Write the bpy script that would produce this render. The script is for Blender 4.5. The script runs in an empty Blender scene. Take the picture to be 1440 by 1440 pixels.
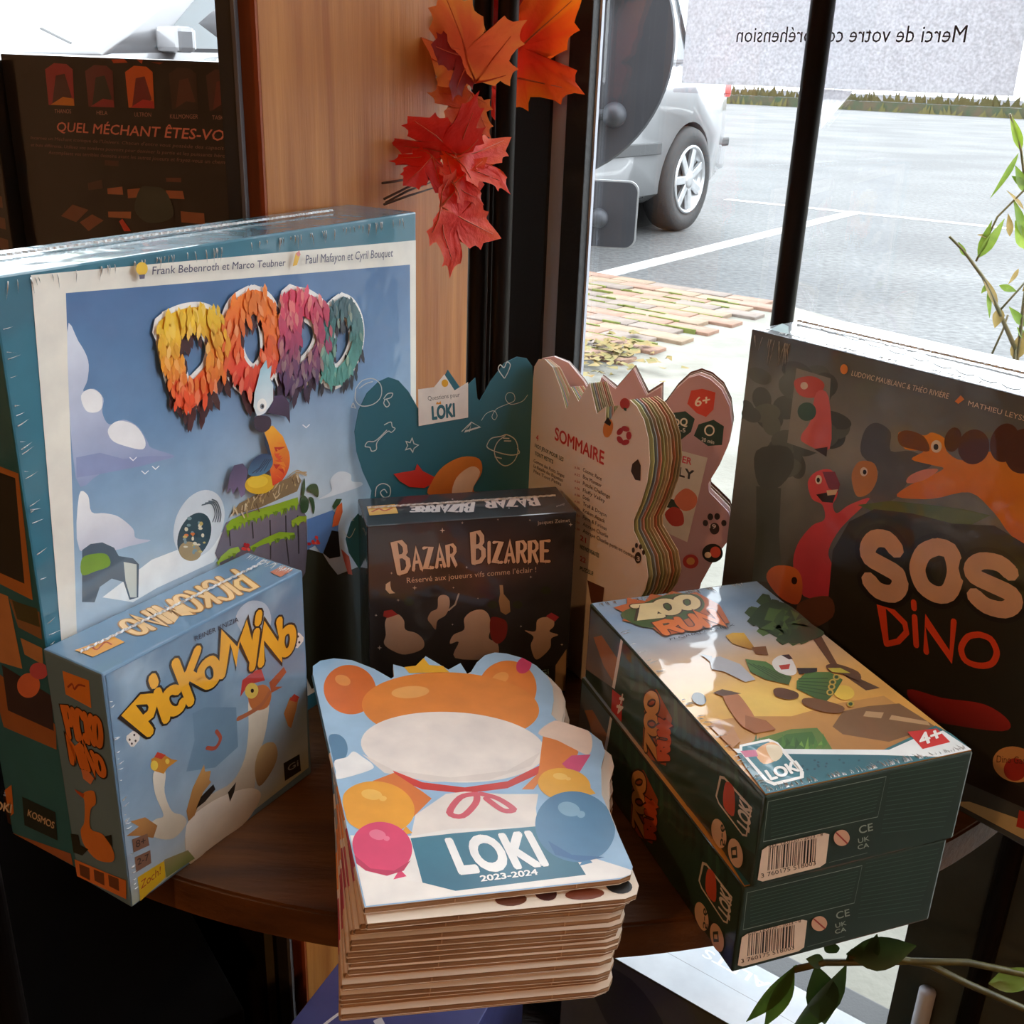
import bpy, bmesh, math, random
from mathutils import Vector, Matrix, noise

rnd = random.Random(7)
scene = bpy.context.scene
col = scene.collection

# ---------------------------------------------------------------- camera
CAM_LENS_PX, CAM_PITCH, CAM_ROLL, CAM_H = 1512.76, math.radians(22.3794), math.radians(-2.0288), 0.38256
cam_data = bpy.data.cameras.new('camera')
cam_data.sensor_fit = 'HORIZONTAL'
cam_data.sensor_width = 36.0
cam_data.lens = 36.0 * CAM_LENS_PX / 1440.0
cam_data.clip_start = 0.02
cam_data.clip_end = 300
cam = bpy.data.objects.new('camera', cam_data)
col.objects.link(cam)
fw = Vector((0, math.cos(CAM_PITCH), -math.sin(CAM_PITCH)))
rt = Vector((1, 0, 0))
dn = fw.cross(rt)
c_, s_ = math.cos(CAM_ROLL), math.sin(CAM_ROLL)
rt2, dn2 = c_ * rt + s_ * dn, -s_ * rt + c_ * dn
cam.matrix_world = Matrix(((rt2.x, -dn2.x, -fw.x, 0), (rt2.y, -dn2.y, -fw.y, 0), (rt2.z, -dn2.z, -fw.z, CAM_H), (0, 0, 0, 1)))
scene.camera = cam

# ---------------------------------------------------------------- sky, exposure
world = bpy.data.worlds.new('overcast_sky')
scene.world = world
world.use_nodes = True
wn = world.node_tree.nodes
bg = wn['Background']
bg.inputs['Color'].default_value = (0.93, 0.97, 1.0, 1)
bg.inputs['Strength'].default_value = 5.0
vs = scene.view_settings
vs.view_transform = 'Standard'
vs.look = 'None'
vs.gamma = 1.0
vs.use_curve_mapping = False
vs.exposure = 0.45

# ---------------------------------------------------------------- helpers
PI = math.pi
GZ = -0.56                                   # ground and floor level; the display shelf is z = 0
CORNER = Vector((-0.008, 0.855, 0))          # apex of the quarter-round shelf
ALONG = Vector((0.8, -0.6, 0))               # along the window wall, to the right
OUTW = Vector((0.6, 0.8, 0))                 # out through the window
LEFTW = Vector((-0.8, 0.6, 0))               # behind the wooden board
WIN_YAW = math.atan2(-0.6, 0.8)


def winp(s, off, z=0.0):
    return CORNER + ALONG * s + OUTW * off + Vector((0, 0, z))


def lin(h):
    h = h.lstrip('#')
    if len(h) == 3:
        h = ''.join(c * 2 for c in h)
    v = [int(h[i:i + 2], 16) / 255 for i in (0, 2, 4)]
    return tuple(x / 12.92 if x <= 0.04045 else ((x + 0.055) / 1.055) ** 2.4 for x in v) + (1.0,)


def mixc(a, b, t):
    t = max(0.0, min(1.0, t))
    return tuple(a[i] * (1 - t) + b[i] * t for i in range(3)) + (1.0,)


MATS = {}


def mat(name, colour='#888', rough=0.5, metal=0.0, colour2=None, scale=20.0, stretch=(1, 1, 1), bump=0.0, bump_scale=None,
        coat=0.0, coat_rough=0.1, coat_bump=0.0, coat_bump_scale=30.0, coat_stretch=(1, 1, 1), trans=0.0, emit=None, emit_s=1.0,
        attr=False, spec=0.5, alpha=1.0, detail=4.0, lo=0.35, hi=0.65, sheen=0.0, subsurf=0.0):
    """a node-based Principled material with noise colour, grain and an optional clear film on top"""
    if name in MATS:
        return MATS[name]
    m = bpy.data.materials.new(name)
    m.use_nodes = True
    nt = m.node_tree
    N, L = nt.nodes, nt.links
    p = N['Principled BSDF']
    p.inputs['Roughness'].default_value = rough
    p.inputs['Metallic'].default_value = metal
    p.inputs['Specular IOR Level'].default_value = spec
    p.inputs['Coat Weight'].default_value = coat
    p.inputs['Coat Roughness'].default_value = coat_rough
    p.inputs['Alpha'].default_value = alpha
    p.inputs['Transmission Weight'].default_value = trans
    if emit:
        p.inputs['Emission Color'].default_value = lin(emit)
        p.inputs['Emission Strength'].default_value = emit_s
    tc = N.new('ShaderNodeTexCoord')

    def noise_tex(sc, st, det=detail):
        mp = N.new('ShaderNodeMapping')
        mp.inputs['Scale'].default_value = st
        L.new(tc.outputs['Object'], mp.inputs['Vector'])
        n = N.new('ShaderNodeTexNoise')
        n.inputs['Scale'].default_value = sc
        n.inputs['Detail'].default_value = det
        L.new(mp.outputs['Vector'], n.inputs['Vector'])
        return n
    if attr:
        at = N.new('ShaderNodeAttribute')
        at.attribute_name = 'Col'
        n = noise_tex(55.0, (1, 1, 1), 6.0)
        r = N.new('ShaderNodeValToRGB')
        r.color_ramp.elements[0].position, r.color_ramp.elements[1].position = 0.3, 0.7
        r.color_ramp.elements[0].color, r.color_ramp.elements[1].color = (0.89, 0.89, 0.90, 1), (1.05, 1.05, 1.04, 1)
        L.new(n.outputs['Fac'], r.inputs['Fac'])
        mx = N.new('ShaderNodeMix')
        mx.data_type, mx.blend_type = 'RGBA', 'MULTIPLY'
        mx.inputs['Factor'].default_value = 1.0
        L.new(at.outputs['Color'], mx.inputs['A'])
        L.new(r.outputs['Color'], mx.inputs['B'])
        L.new(mx.outputs['Result'], p.inputs['Base Color'])
    elif colour2:
        n = noise_tex(scale, stretch)
        r = N.new('ShaderNodeValToRGB')
        r.color_ramp.elements[0].position = lo
        r.color_ramp.elements[1].position = hi
        r.color_ramp.elements[0].color = lin(colour)
        r.color_ramp.elements[1].color = lin(colour2)
        L.new(n.outputs['Fac'], r.inputs['Fac'])
        L.new(r.outputs['Color'], p.inputs['Base Color'])
    else:
        p.inputs['Base Color'].default_value = lin(colour)
    if bump:
        n = noise_tex(bump_scale or scale, stretch)
        b = N.new('ShaderNodeBump')
        b.inputs['Strength'].default_value = bump
        b.inputs['Distance'].default_value = 0.01
        L.new(n.outputs['Fac'], b.inputs['Height'])
        L.new(b.outputs['Normal'], p.inputs['Normal'])
    if coat_bump:
        n = noise_tex(coat_bump_scale, coat_stretch, 2.0)
        b = N.new('ShaderNodeBump')
        b.inputs['Strength'].default_value = coat_bump
        b.inputs['Distance'].default_value = 0.004
        L.new(n.outputs['Fac'], b.inputs['Height'])
        L.new(b.outputs['Normal'], p.inputs['Coat Normal'])
    MATS[name] = m
    return m


def glass_mat(name, refl=0.07, tint=(0.97, 0.99, 1.0, 1)):
    m = bpy.data.materials.new(name)
    m.use_nodes = True
    nt = m.node_tree
    nt.nodes.clear()
    o = nt.nodes.new('ShaderNodeOutputMaterial')
    t = nt.nodes.new('ShaderNodeBsdfTransparent')
    t.inputs['Color'].default_value = tint
    g = nt.nodes.new('ShaderNodeBsdfGlossy')
    g.inputs['Roughness'].default_value = 0.02
    x = nt.nodes.new('ShaderNodeMixShader')
    x.inputs['Fac'].default_value = refl
    nt.links.new(t.outputs[0], x.inputs[1])
    nt.links.new(g.outputs[0], x.inputs[2])
    nt.links.new(x.outputs[0], o.inputs['Surface'])
    return m


def link(o, parent=None):
    col.objects.link(o)
    if parent:
        o.parent = parent
    return o


def obj(name, me, material=None, parent=None, smooth=False):
    """link a mesh (or bmesh) as one object"""
    if isinstance(me, bmesh.types.BMesh):
        b = me
        me = bpy.data.meshes.new(name)
        b.normal_update()
        b.to_mesh(me)
        b.free()
    if material:
        me.materials.append(material)
    if smooth:
        for f in me.polygons:
            f.use_smooth = True
    return link(bpy.data.objects.new(name, me), parent)


def tag(o, label, cat, group=None, kind=None):
    if label:
        o['label'] = label
    if cat:
        o['category'] = cat
    if group:
        o['group'] = group
    if kind:
        o['kind'] = kind
    return o


def thing(name, label, cat, loc=(0, 0, 0), rotz=0.0, group=None, kind=None):
    o = bpy.data.objects.new(name, None)
    o.empty_display_size = 0.02
    o.location = loc
    o.rotation_euler = (0, 0, rotz)
    link(o)
    return tag(o, label, cat, group, kind)


def add_box(bm, x0, x1, y0, y1, z0, z1, bevel=0.0, M=None):
    r = bmesh.ops.create_cube(bm, size=1)
    vs_ = r['verts']
    for v in vs_:
        v.co = Vector((x0 if v.co.x < 0 else x1, y0 if v.co.y < 0 else y1, z0 if v.co.z < 0 else z1))
    if bevel:
        es = list({e for v in vs_ for e in v.link_edges})
        rb = bmesh.ops.bevel(bm, geom=es, offset=bevel, segments=2, profile=0.6, affect='EDGES')
        vs_ = list({v for f in rb['faces'] for v in f.verts} | {v for v in vs_ if v.is_valid})
    if M is not None:
        for v in vs_:
            v.co = M @ v.co
    return vs_


def box(x0, x1, y0, y1, z0, z1, bevel=0.0):
    bm = bmesh.new()
    add_box(bm, x0, x1, y0, y1, z0, z1, bevel)
    return bm


def add_tube(bm, pts, rad, seg=10, cap=True):
    """a tube along points; rad is one radius or one per point"""
    pts = [Vector(p) for p in pts]
    n = len(pts)
    rings = []
    up = None
    for i, p in enumerate(pts):
        d = (pts[min(i + 1, n - 1)] - pts[max(i - 1, 0)]).normalized()
        if up is None:
            up = d.orthogonal().normalized()
        up = (up - d * up.dot(d)).normalized()
        sd = d.cross(up)
        r = rad[i] if isinstance(rad, (list, tuple)) else rad
        rings.append([bm.verts.new(p + (up * math.cos(a) + sd * math.sin(a)) * r) for a in (2 * PI * k / seg for k in range(seg))])
    for a, b in zip(rings, rings[1:]):
        for k in range(seg):
            bm.faces.new((a[k], a[(k + 1) % seg], b[(k + 1) % seg], b[k]))
    if cap:
        bm.faces.new(rings[0][::-1])
        bm.faces.new(rings[-1])
    return rings


def tube(pts, rad, seg=10):
    bm = bmesh.new()
    add_tube(bm, pts, rad, seg)
    return bm


def add_prism(bm, outline, z0, z1):
    lo_ = [bm.verts.new((x, y, z0)) for x, y in outline]
    hi_ = [bm.verts.new((x, y, z1)) for x, y in outline]
    bm.faces.new(lo_[::-1])
    bm.faces.new(hi_)
    n = len(outline)
    for i in range(n):
        bm.faces.new((lo_[i], lo_[(i + 1) % n], hi_[(i + 1) % n], hi_[i]))
    return lo_ + hi_


def prism(outline, z0, z1):
    bm = bmesh.new()
    add_prism(bm, outline, z0, z1)
    bmesh.ops.recalc_face_normals(bm, faces=bm.faces[:])
    return bm


def lathe(profile, seg=32):
    bm = bmesh.new()
    rings = []
    for r, z in profile:
        rings.append([bm.verts.new((r * math.cos(2 * PI * k / seg), r * math.sin(2 * PI * k / seg), z)) for k in range(seg)])
    for a, b in zip(rings, rings[1:]):
        for k in range(seg):
            bm.faces.new((a[k], a[(k + 1) % seg], b[(k + 1) % seg], b[k]))
    bm.faces.new(rings[0][::-1])
    bm.faces.new(rings[-1])
    bmesh.ops.recalc_face_normals(bm, faces=bm.faces[:])
    return bm


def smooth_pts(pts, closed=True, k=4):
    """Catmull-Rom through 2-D points"""
    n = len(pts)
    out = []
    rng = range(n) if closed else range(n - 1)
    for i in rng:
        p = [pts[(i + d) % n] if closed else pts[max(0, min(n - 1, i + d))] for d in (-1, 0, 1, 2)]
        for j in range(k):
            t = j / k
            out.append(tuple(0.5 * (2 * p[1][a] + (p[2][a] - p[0][a]) * t + (2 * p[0][a] - 5 * p[1][a] + 4 * p[2][a] - p[3][a]) * t * t
                                    + (3 * p[1][a] - p[0][a] - 3 * p[2][a] + p[3][a]) * t ** 3) for a in range(2)))
    if not closed:
        out.append(tuple(pts[-1]))
    return out


def fbm(x, y, z=0.0, o=4):
    return noise.fractal(Vector((x, y, z)), 1.0, 2.0, o)


# ---------------------------------------------------------------- flat print on faces
# Print is laid on a face frame (origin, u axis, v axis, normal), all coordinates in millimetres on that face.
GLYPH = {   # stroke letters on a unit box
    'A': [[(0, 0), (.5, 1), (1, 0)], [(.22, .36), (.78, .36)]], 'B': [[(.05, 0), (.05, 1), (.6, 1), (.85, .85), (.85, .65), (.6, .53), (.05, .53)], [(.6, .53), (.95, .38), (.95, .15), (.65, 0), (.05, 0)]],
    'C': [[(.95, .82), (.7, 1), (.3, 1), (.03, .72), (.03, .28), (.3, 0), (.7, 0), (.95, .18)]], 'D': [[(.05, 0), (.05, 1), (.55, 1), (.95, .7), (.95, .3), (.55, 0), (.05, 0)]],
    'E': [[(.95, 1), (.08, 1), (.08, 0), (.95, 0)], [(.08, .52), (.75, .52)]], 'I': [[(.5, 0), (.5, 1)]], 'i': [[(.5, 0), (.5, .66)], [(.5, .86), (.5, 1)]],
    'K': [[(.08, 0), (.08, 1)], [(.92, 1), (.12, .45)], [(.35, .6), (.95, 0)]], 'L': [[(.1, 1), (.1, 0), (.95, 0)]],
    'M': [[(0, 0), (.12, 1), (.5, .3), (.88, 1), (1, 0)]], 'N': [[(.06, 0), (.06, 1), (.94, 0), (.94, 1)]],
    'O': [[(.5, 1), (.18, .9), (.03, .62), (.03, .38), (.18, .1), (.5, 0), (.82, .1), (.97, .38), (.97, .62), (.82, .9), (.5, 1)]],
    'P': [[(.08, 0), (.08, 1), (.65, 1), (.95, .83), (.95, .62), (.65, .45), (.08, .45)]], 'R': [[(.06, 0), (.06, 1), (.65, 1), (.92, .85), (.92, .65), (.65, .5), (.06, .5)], [(.5, .5), (.95, 0)]],
    'S': [[(.93, .84), (.7, 1), (.3, 1), (.06, .82), (.1, .62), (.5, .5), (.9, .38), (.94, .18), (.7, 0), (.3, 0), (.05, .16)]],
    'U': [[(.06, 1), (.06, .25), (.3, 0), (.7, 0), (.94, .25), (.94, 1)]], 'Z': [[(.05, 1), (.92, 1), (.06, 0), (.96, 0)]],
}
TEXT_CACHE = {}
TOPZ = {}                                     # height of the print already on each face


def cache_texts(items):
    """turn every needed string into flat polygons in one go"""
    todo = []
    for s in sorted(items):
        cu = bpy.data.curves.new('lettering_source', 'FONT')
        cu.body = s
        cu.size = 1.0
        cu.resolution_u = 4 if len(s) < 12 else 2
        o = bpy.data.objects.new('lettering_source', cu)
        col.objects.link(o)
        todo.append((s, o))
    dg = bpy.context.evaluated_depsgraph_get()
    for key, o in todo:
        me = bpy.data.meshes.new_from_object(o.evaluated_get(dg))
        vv = [(v.co.x, v.co.y) for v in me.vertices]
        ff = [tuple(p.vertices) for p in me.polygons]
        TEXT_CACHE[key] = (vv, ff)
        bpy.data.meshes.remove(me)
        cu = o.data
        bpy.data.objects.remove(o)
        bpy.data.curves.remove(cu)


class Print:
    """collects coloured flat shapes and lays them on a face as one mesh"""
    STEP = 0.000004

    def __init__(self, base=0.0002):
        self.v, self.f, self.c, self.z = [], [], [], base

    def layer(self):
        self.z += self.STEP
        return self.z

    def poly(self, pts, colours, z=None):
        z = z or self.layer()
        i = len(self.v)
        a = sum(pts[k][0] * pts[(k + 1) % len(pts)][1] - pts[(k + 1) % len(pts)][0] * pts[k][1] for k in range(len(pts)))
        single = not isinstance(colours, list)
        if a < 0:
            pts = pts[::-1]
            if not single:
                colours = colours[::-1]
        self.v += [(x, y, z) for x, y in pts]
        self.f.append(tuple(range(i, i + len(pts))))
        self.c.append([colours] * len(pts) if single else colours)

    def fill(self, colour, pts):
        if isinstance(colour, (tuple, list)):
            a, b = lin(colour[0]), lin(colour[1])
            ys = [p[1] for p in pts]
            y0, y1 = min(ys), max(ys)
            self.poly(pts, [mixc(b, a, (p[1] - y0) / max(1e-6, y1 - y0)) for p in pts])
        else:
            self.poly(pts, lin(colour))

    def stroke(self, colour, w, pts, cap=True, z=None, taper=False):
        c = lin(colour) if isinstance(colour, str) else colour
        z = z or self.layer()
        n = len(pts)
        L_, R_ = [], []
        for i in range(n):
            a, b = pts[max(0, i - 1)], pts[min(n - 1, i + 1)]
            dx, dy = b[0] - a[0], b[1] - a[1]
            d = math.hypot(dx, dy) or 1
            ww = w * (1 - 0.85 * i / (n - 1)) if taper else w
            ox, oy = -dy / d * ww / 2, dx / d * ww / 2
            if 0 < i < n - 1:
                d1 = math.hypot(pts[i][0] - a[0], pts[i][1] - a[1]) or 1
                d2 = math.hypot(b[0] - pts[i][0], b[1] - pts[i][1]) or 1
                cs = ((pts[i][0] - a[0]) * (b[0] - pts[i][0]) + (pts[i][1] - a[1]) * (b[1] - pts[i][1])) / d1 / d2
                k = 1 / max(0.45, math.sqrt(max(0.0, (1 + cs) / 2)))
                ox, oy = ox * k, oy * k
            L_.append((pts[i][0] + ox, pts[i][1] + oy))
            R_.append((pts[i][0] - ox, pts[i][1] - oy))
        for i in range(n - 1):
            z += 0.0000015
            self.poly([L_[i], R_[i], R_[i + 1], L_[i + 1]], c, z)
        if cap:
            for p in (pts[0], pts[-1]):
                z += 0.0000015
                self.poly([(p[0] + w / 2 * math.cos(k * PI / 4), p[1] + w / 2 * math.sin(k * PI / 4)) for k in range(8)], c, z)
        self.z = max(self.z, z)
        return z

    def text(self, colour, s, bold, q, flip=False):
        """q = baseline start, baseline end, cap-height point above the start"""
        vv, ff = TEXT_CACHE[s]
        if not vv:
            return
        x0, x1 = min(a[0] for a in vv), max(a[0] for a in vv)
        ax, ay = (q[2] - q[0]) / (x1 - x0), (q[3] - q[1]) / (x1 - x0)
        bx, by = (q[4] - q[0]) / 0.72, (q[5] - q[1]) / 0.72
        z = self.layer()
        c = lin(colour)
        rev = ax * by - ay * bx < 0
        n = 0 if bold < .003 else 4 if bold < .025 else 10
        z -= 0.000002
        for sx, sy in [(0, 0)] + [(bold * math.cos(2 * PI * k / n), bold * math.sin(2 * PI * k / n)) for k in range(n)]:
            z += 0.000002
            self.z = max(self.z, z)
            i = len(self.v)
            self.v += [(q[0] + (a[0] + sx - x0) * ax + (a[1] + sy) * bx, q[1] + (a[0] + sx - x0) * ay + (a[1] + sy) * by, z) for a in vv]
            for f in ff:
                g = [k + i for k in f]
                self.f.append(tuple(g[::-1] if rev else g))
                self.c.append([c] * len(g))

    def glyphs(self, colour, outline, ow, w, s, quads, jag=0.0, cap=True):
        """chunky stroke letters, each in its own quad (bottom-left, bottom-right, top-right, top-left)"""
        for lay in ((0, 1) if outline else (1,)):
            z0 = self.layer()
            for ch, q in zip(s, quads):
                z = z0
                for st in GLYPH[ch]:
                    ch_round = ch in 'OCSDBPRU'
                    pp = smooth_pts(st, False, 3) if ch in 'OCSU' else st
                    pts = []
                    for x, y in pp:
                        pts.append(tuple((1 - x) * (1 - y) * q[0 + a] + x * (1 - y) * q[2 + a] + x * y * q[4 + a] + (1 - x) * y * q[6 + a] for a in (0, 1)))
                    if isinstance(colour, (tuple, list)):
                        cc = mixc(lin(colour[0]), lin(colour[1]), 0.5)
                    else:
                        cc = lin(colour)
                    z = self.stroke(lin(outline) if lay == 0 and outline else cc, w + (2 * ow if lay == 0 and outline else 0), pts, cap=cap or lay == 0, z=z)

    def grid(self, x0, y0, x1, y1, nx, ny, func):
        z = self.layer()
        i = len(self.v)
        cs = []
        for b in range(ny + 1):
            for a in range(nx + 1):
                x, y = x0 + (x1 - x0) * a / nx, y0 + (y1 - y0) * b / ny
                self.v.append((x, y, z))
                cs.append(func(x, y))
        for b in range(ny):
            for a in range(nx):
                k = b * (nx + 1) + a
                ix = (k, k + 1, k + nx + 2, k + nx + 1)
                self.f.append(tuple(i + j for j in ix))
                self.c.append([cs[j] for j in ix])

    def build(self, name, frame, material, parent):
        o, u, v, n = frame
        o, u, v, n = Vector(o), Vector(u), Vector(v), Vector(n)
        me = bpy.data.meshes.new(name)
        me.from_pydata([tuple(o + u * (x / 1000) + v * (y / 1000) + n * z) for x, y, z in self.v], [], self.f)
        at = me.color_attributes.new('Col', 'FLOAT_COLOR', 'CORNER')
        flat = [k for f in self.c for cc in f for k in cc]
        at.data.foreach_set('color', flat)
        TOPZ[(parent.name, tuple(n))] = max(self.z, TOPZ.get((parent.name, tuple(n)), 0))
        return obj(name, me, material, parent)


def pairs(l):
    return [(l[i], l[i + 1]) for i in range(0, len(l), 2)]


def lay_art(pr, rows):
    for r in rows:
        k = r[0]
        if k == 'p':
            pts = pairs(r[3])
            pr.fill(r[1], smooth_pts(pts, True, 4) if r[2] else pts)
        elif k == 'l':
            pts = pairs(r[4])
            pr.stroke(r[1], r[2], smooth_pts(pts, False, 4) if r[3] else pts)
        elif k == 't':
            pr.text(r[1], r[2], r[3], r[4])
        elif k == 'g':
            pr.glyphs(r[1], r[2], r[3], r[4], r[5], r[6])
    return pr


def frame_front(w, d, h):
    return ((0, 0, 0), (1, 0, 0), (0, 0, 1), (0, -1, 0))


def frame_top(w, d, h):
    return ((0, 0, h), (1, 0, 0), (0, 1, 0), (0, 0, 1))


def frame_left(w, d, h):
    return ((0, d, 0), (0, -1, 0), (0, 0, 1), (-1, 0, 0))

# ---------------------------------------------------------------- materials of the place
M_frame = mat('black_powder_coat', '#15161a', 0.42, bump=0.05, bump_scale=400)
M_alu = mat('grey_aluminium', '#b4bac6', 0.5, 0.0, '#a4aab6', 60, (1, 1, 0.05))
M_gasket = mat('rubber_gasket', '#1b1b1b', 0.6, bump=0.1, bump_scale=200)
M_glass = glass_mat('window_glass', 0.05)
M_wall = mat('plaster', '#8a6240', 0.9, colour2='#7a5433', scale=3, bump=0.15, bump_scale=120)
M_ceil = mat('ceiling_paint', '#a08060', 0.9, colour2='#947452', scale=2, bump=0.1, bump_scale=150)
M_floor = mat('floor_boards', '#241811', 0.55, colour2='#17100b', scale=6, stretch=(1, 8, 1), bump=0.2, bump_scale=30)
M_pine = mat('pine_board', '#b97a3a', 0.42, colour2='#9c5c26', scale=14, stretch=(7, 7, 0.35), bump=0.06, bump_scale=60, detail=6)
M_redwood = mat('orange_stained_edge', '#9c4a1c', 0.5, colour2='#7f3a14', scale=20, stretch=(4, 4, 0.4), bump=0.05)
M_shelf = mat('dark_stained_shelf', '#64401f', 0.55, colour2='#3c2411', spec=0.3, scale=9, stretch=(1, 7, 6), bump=0.12, bump_scale=40, detail=7, lo=0.3, hi=0.7)
M_iron = mat('raw_iron', '#2c2420', 0.42, 0.7, '#1b1614', 25, (1, 1, 0.15), bump=0.08, bump_scale=90)
M_concrete = mat('pale_concrete', '#7d7b72', 0.9, colour2='#6c6a61', scale=5, bump=0.25, bump_scale=40, detail=8)
M_paint = mat('road_paint', '#b4b4b2', 0.6, colour2='#9c9c9a', scale=12, bump=0.1)
M_black = mat('shade_black', '#030202', 0.95, colour2='#050404', scale=40, bump=0.1, spec=0.05)  # near-black that paints the corner shade onto the added block


def asphalt():
    m = bpy.data.materials.new('asphalt')
    m.use_nodes = True
    N, L = m.node_tree.nodes, m.node_tree.links
    p = N['Principled BSDF']
    tc = N.new('ShaderNodeTexCoord')
    big = N.new('ShaderNodeTexNoise')
    big.inputs['Scale'].default_value = 0.7
    big.inputs['Detail'].default_value = 6
    fine = N.new('ShaderNodeTexNoise')
    fine.inputs['Scale'].default_value = 28
    fine.inputs['Detail'].default_value = 8
    L.new(tc.outputs['Object'], big.inputs['Vector'])
    L.new(tc.outputs['Object'], fine.inputs['Vector'])
    r = N.new('ShaderNodeValToRGB')
    r.color_ramp.elements[0].position, r.color_ramp.elements[1].position = 0.35, 0.7
    r.color_ramp.elements[0].color, r.color_ramp.elements[1].color = lin('#474748'), lin('#5e5e5e')
    L.new(big.outputs['Fac'], r.inputs['Fac'])
    r2 = N.new('ShaderNodeValToRGB')
    r2.color_ramp.elements[0].position, r2.color_ramp.elements[1].position = 0.3, 0.7
    r2.color_ramp.elements[0].color, r2.color_ramp.elements[1].color = (0.55, 0.55, 0.55, 1), (1.25, 1.25, 1.25, 1)
    L.new(fine.outputs['Fac'], r2.inputs['Fac'])
    mx = N.new('ShaderNodeMix')
    mx.data_type = 'RGBA'
    mx.blend_type = 'MULTIPLY'
    mx.inputs['Factor'].default_value = 1
    L.new(r.outputs['Color'], mx.inputs['A'])
    L.new(r2.outputs['Color'], mx.inputs['B'])
    L.new(mx.outputs['Result'], p.inputs['Base Color'])
    p.inputs['Roughness'].default_value = 0.7
    p.inputs['Specular IOR Level'].default_value = 0.3
    b = N.new('ShaderNodeBump')
    b.inputs['Strength'].default_value = 0.35
    b.inputs['Distance'].default_value = 0.02
    L.new(fine.outputs['Fac'], b.inputs['Height'])
    L.new(b.outputs['Normal'], p.inputs['Normal'])
    return m


M_asphalt = asphalt()

# ---------------------------------------------------------------- room shell (axes: s along the window wall, off out through it)
WROT = Matrix.Rotation(WIN_YAW, 4, 'Z')
WM = Matrix.Translation(CORNER) @ WROT      # local x = s, local y = off


def wbox(s0, s1, o0, o1, z0, z1, bevel=0.0):
    bm = bmesh.new()
    add_box(bm, s0, s1, o0, o1, z0, z1, bevel, WM)
    return bm


S0, S1, BACK, TOP = -1.7, 2.5, -3.0, 1.95
SILL, HEAD = -0.42, 1.62


def struct(name, bm, m):
    return tag(obj(name, bm, m), None, None, None, 'structure')


struct('floor', wbox(S0, S1, BACK, 0.12, GZ - 0.1, GZ), M_floor)
struct('ceiling', wbox(S0, S1, BACK, 0.12, TOP, TOP + 0.1), M_ceil)
struct('wall_left', wbox(S0 - 0.1, S0, BACK, 0.12, GZ, TOP), M_wall)
struct('wall_right', wbox(S1, S1 + 0.1, BACK, 0.12, GZ, TOP), M_wall)
struct('wall_back', wbox(S0, S1, BACK - 0.1, BACK, GZ, TOP), M_wall)
wf = struct('wall_front', wbox(S0, S1, 0.06, 0.14, HEAD, TOP), M_wall)
sp = obj('sill_wall', wbox(S0, S1, 0.05, 0.14, GZ, SILL), M_frame, wf)
p_ = obj('pier', wbox(S0, -1.5, 0.05, 0.14, SILL, HEAD), M_wall, wf)
p_ = obj('pier', wbox(0.379, 0.53, 0.05, 0.14, SILL, HEAD), mat('dark_grey_stile', '#3d4038', 0.6, colour2='#33362f', scale=30, bump=0.05), wf)
p_ = obj('pier', wbox(1.75, S1, 0.05, 0.14, SILL, HEAD), M_wall, wf)
# the black corner mullion with its grey strip, rubber gasket and bright glazing bead
tr = thing('trim_1', None, None, kind='structure')
obj('mullion', wbox(-0.125, -0.020, 0.072, 0.110, SILL, HEAD), M_frame, tr)
obj('grey_strip', wbox(-0.0200, -0.0056, 0.076, 0.108, SILL, HEAD), M_alu, tr)
obj('gasket', wbox(-0.0056, 0.0150, 0.074, 0.087, SILL, HEAD, 0.001), M_gasket, tr)
obj('glazing_bead', wbox(0.0150, 0.0170, 0.0835, 0.087, SILL, HEAD), M_alu, tr)
obj('grey_strip', wbox(-0.092, -0.080, 0.068, 0.0725, SILL, HEAD), M_alu, tr)


def window(name, s0, s1, mid=()):
    w = thing(name, None, None, kind='structure')
    obj('glass_pane', wbox(s0 + 0.001, s1 - 0.001, 0.088, 0.092, SILL + 0.03, HEAD - 0.03), M_glass, w)
    obj('bottom_rail', wbox(s0, s1, 0.065, 0.12, SILL, SILL + 0.030, 0.002), M_frame, w)
    obj('top_rail', wbox(s0, s1, 0.065, 0.12, HEAD - 0.03, HEAD, 0.002), M_frame, w)
    for m_ in mid:
        obj('mullion', wbox(m_ - 0.03, m_ + 0.03, 0.06, 0.125, SILL + 0.03, HEAD - 0.03, 0.002), M_frame, w)
    return w


window('window_1', 0.0172, 0.379)
window('window_2', -1.5, -0.125)
window('window_3', 0.53, 1.75, (1.15,))

# ---------------------------------------------------------------- ground outside
gp = [(-60, -20), (90, -20), (90, 90), (-60, 90)]


def ground_poly(name, pts, z, m, thick=0.1):
    return struct(name, prism(pts, z - thick, z), m)


# asphalt fills everything beyond the paved strip along the shop front
def P2(s, o):
    v = winp(s, o)
    return (v.x, v.y)


edge = [P2(-9, 3.95), (1.17, 4.905), (1.34, 4.62), (1.75, 3.62), (2.15, 3.0), P2(12, 1.0)]
ground_poly('ground', [P2(-60, 0.14), P2(60, 0.14), P2(80, 90), P2(-80, 90)], GZ - 0.012, M_asphalt)
ground_poly('pavement', [P2(-9, 0.14), P2(12, 0.14)] + edge[::-1], GZ, M_concrete, 0.05)


def stripe(a, b, w, up=0.0):
    a, b = Vector((a[0], a[1])), Vector((b[0], b[1]))
    d = (b - a).normalized()
    nrm = Vector((-d.y, d.x)) * w / 2
    return prism([tuple(a - nrm), tuple(b - nrm), tuple(b + nrm), tuple(a + nrm)], GZ - 0.02, GZ - 0.008 + up)


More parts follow.
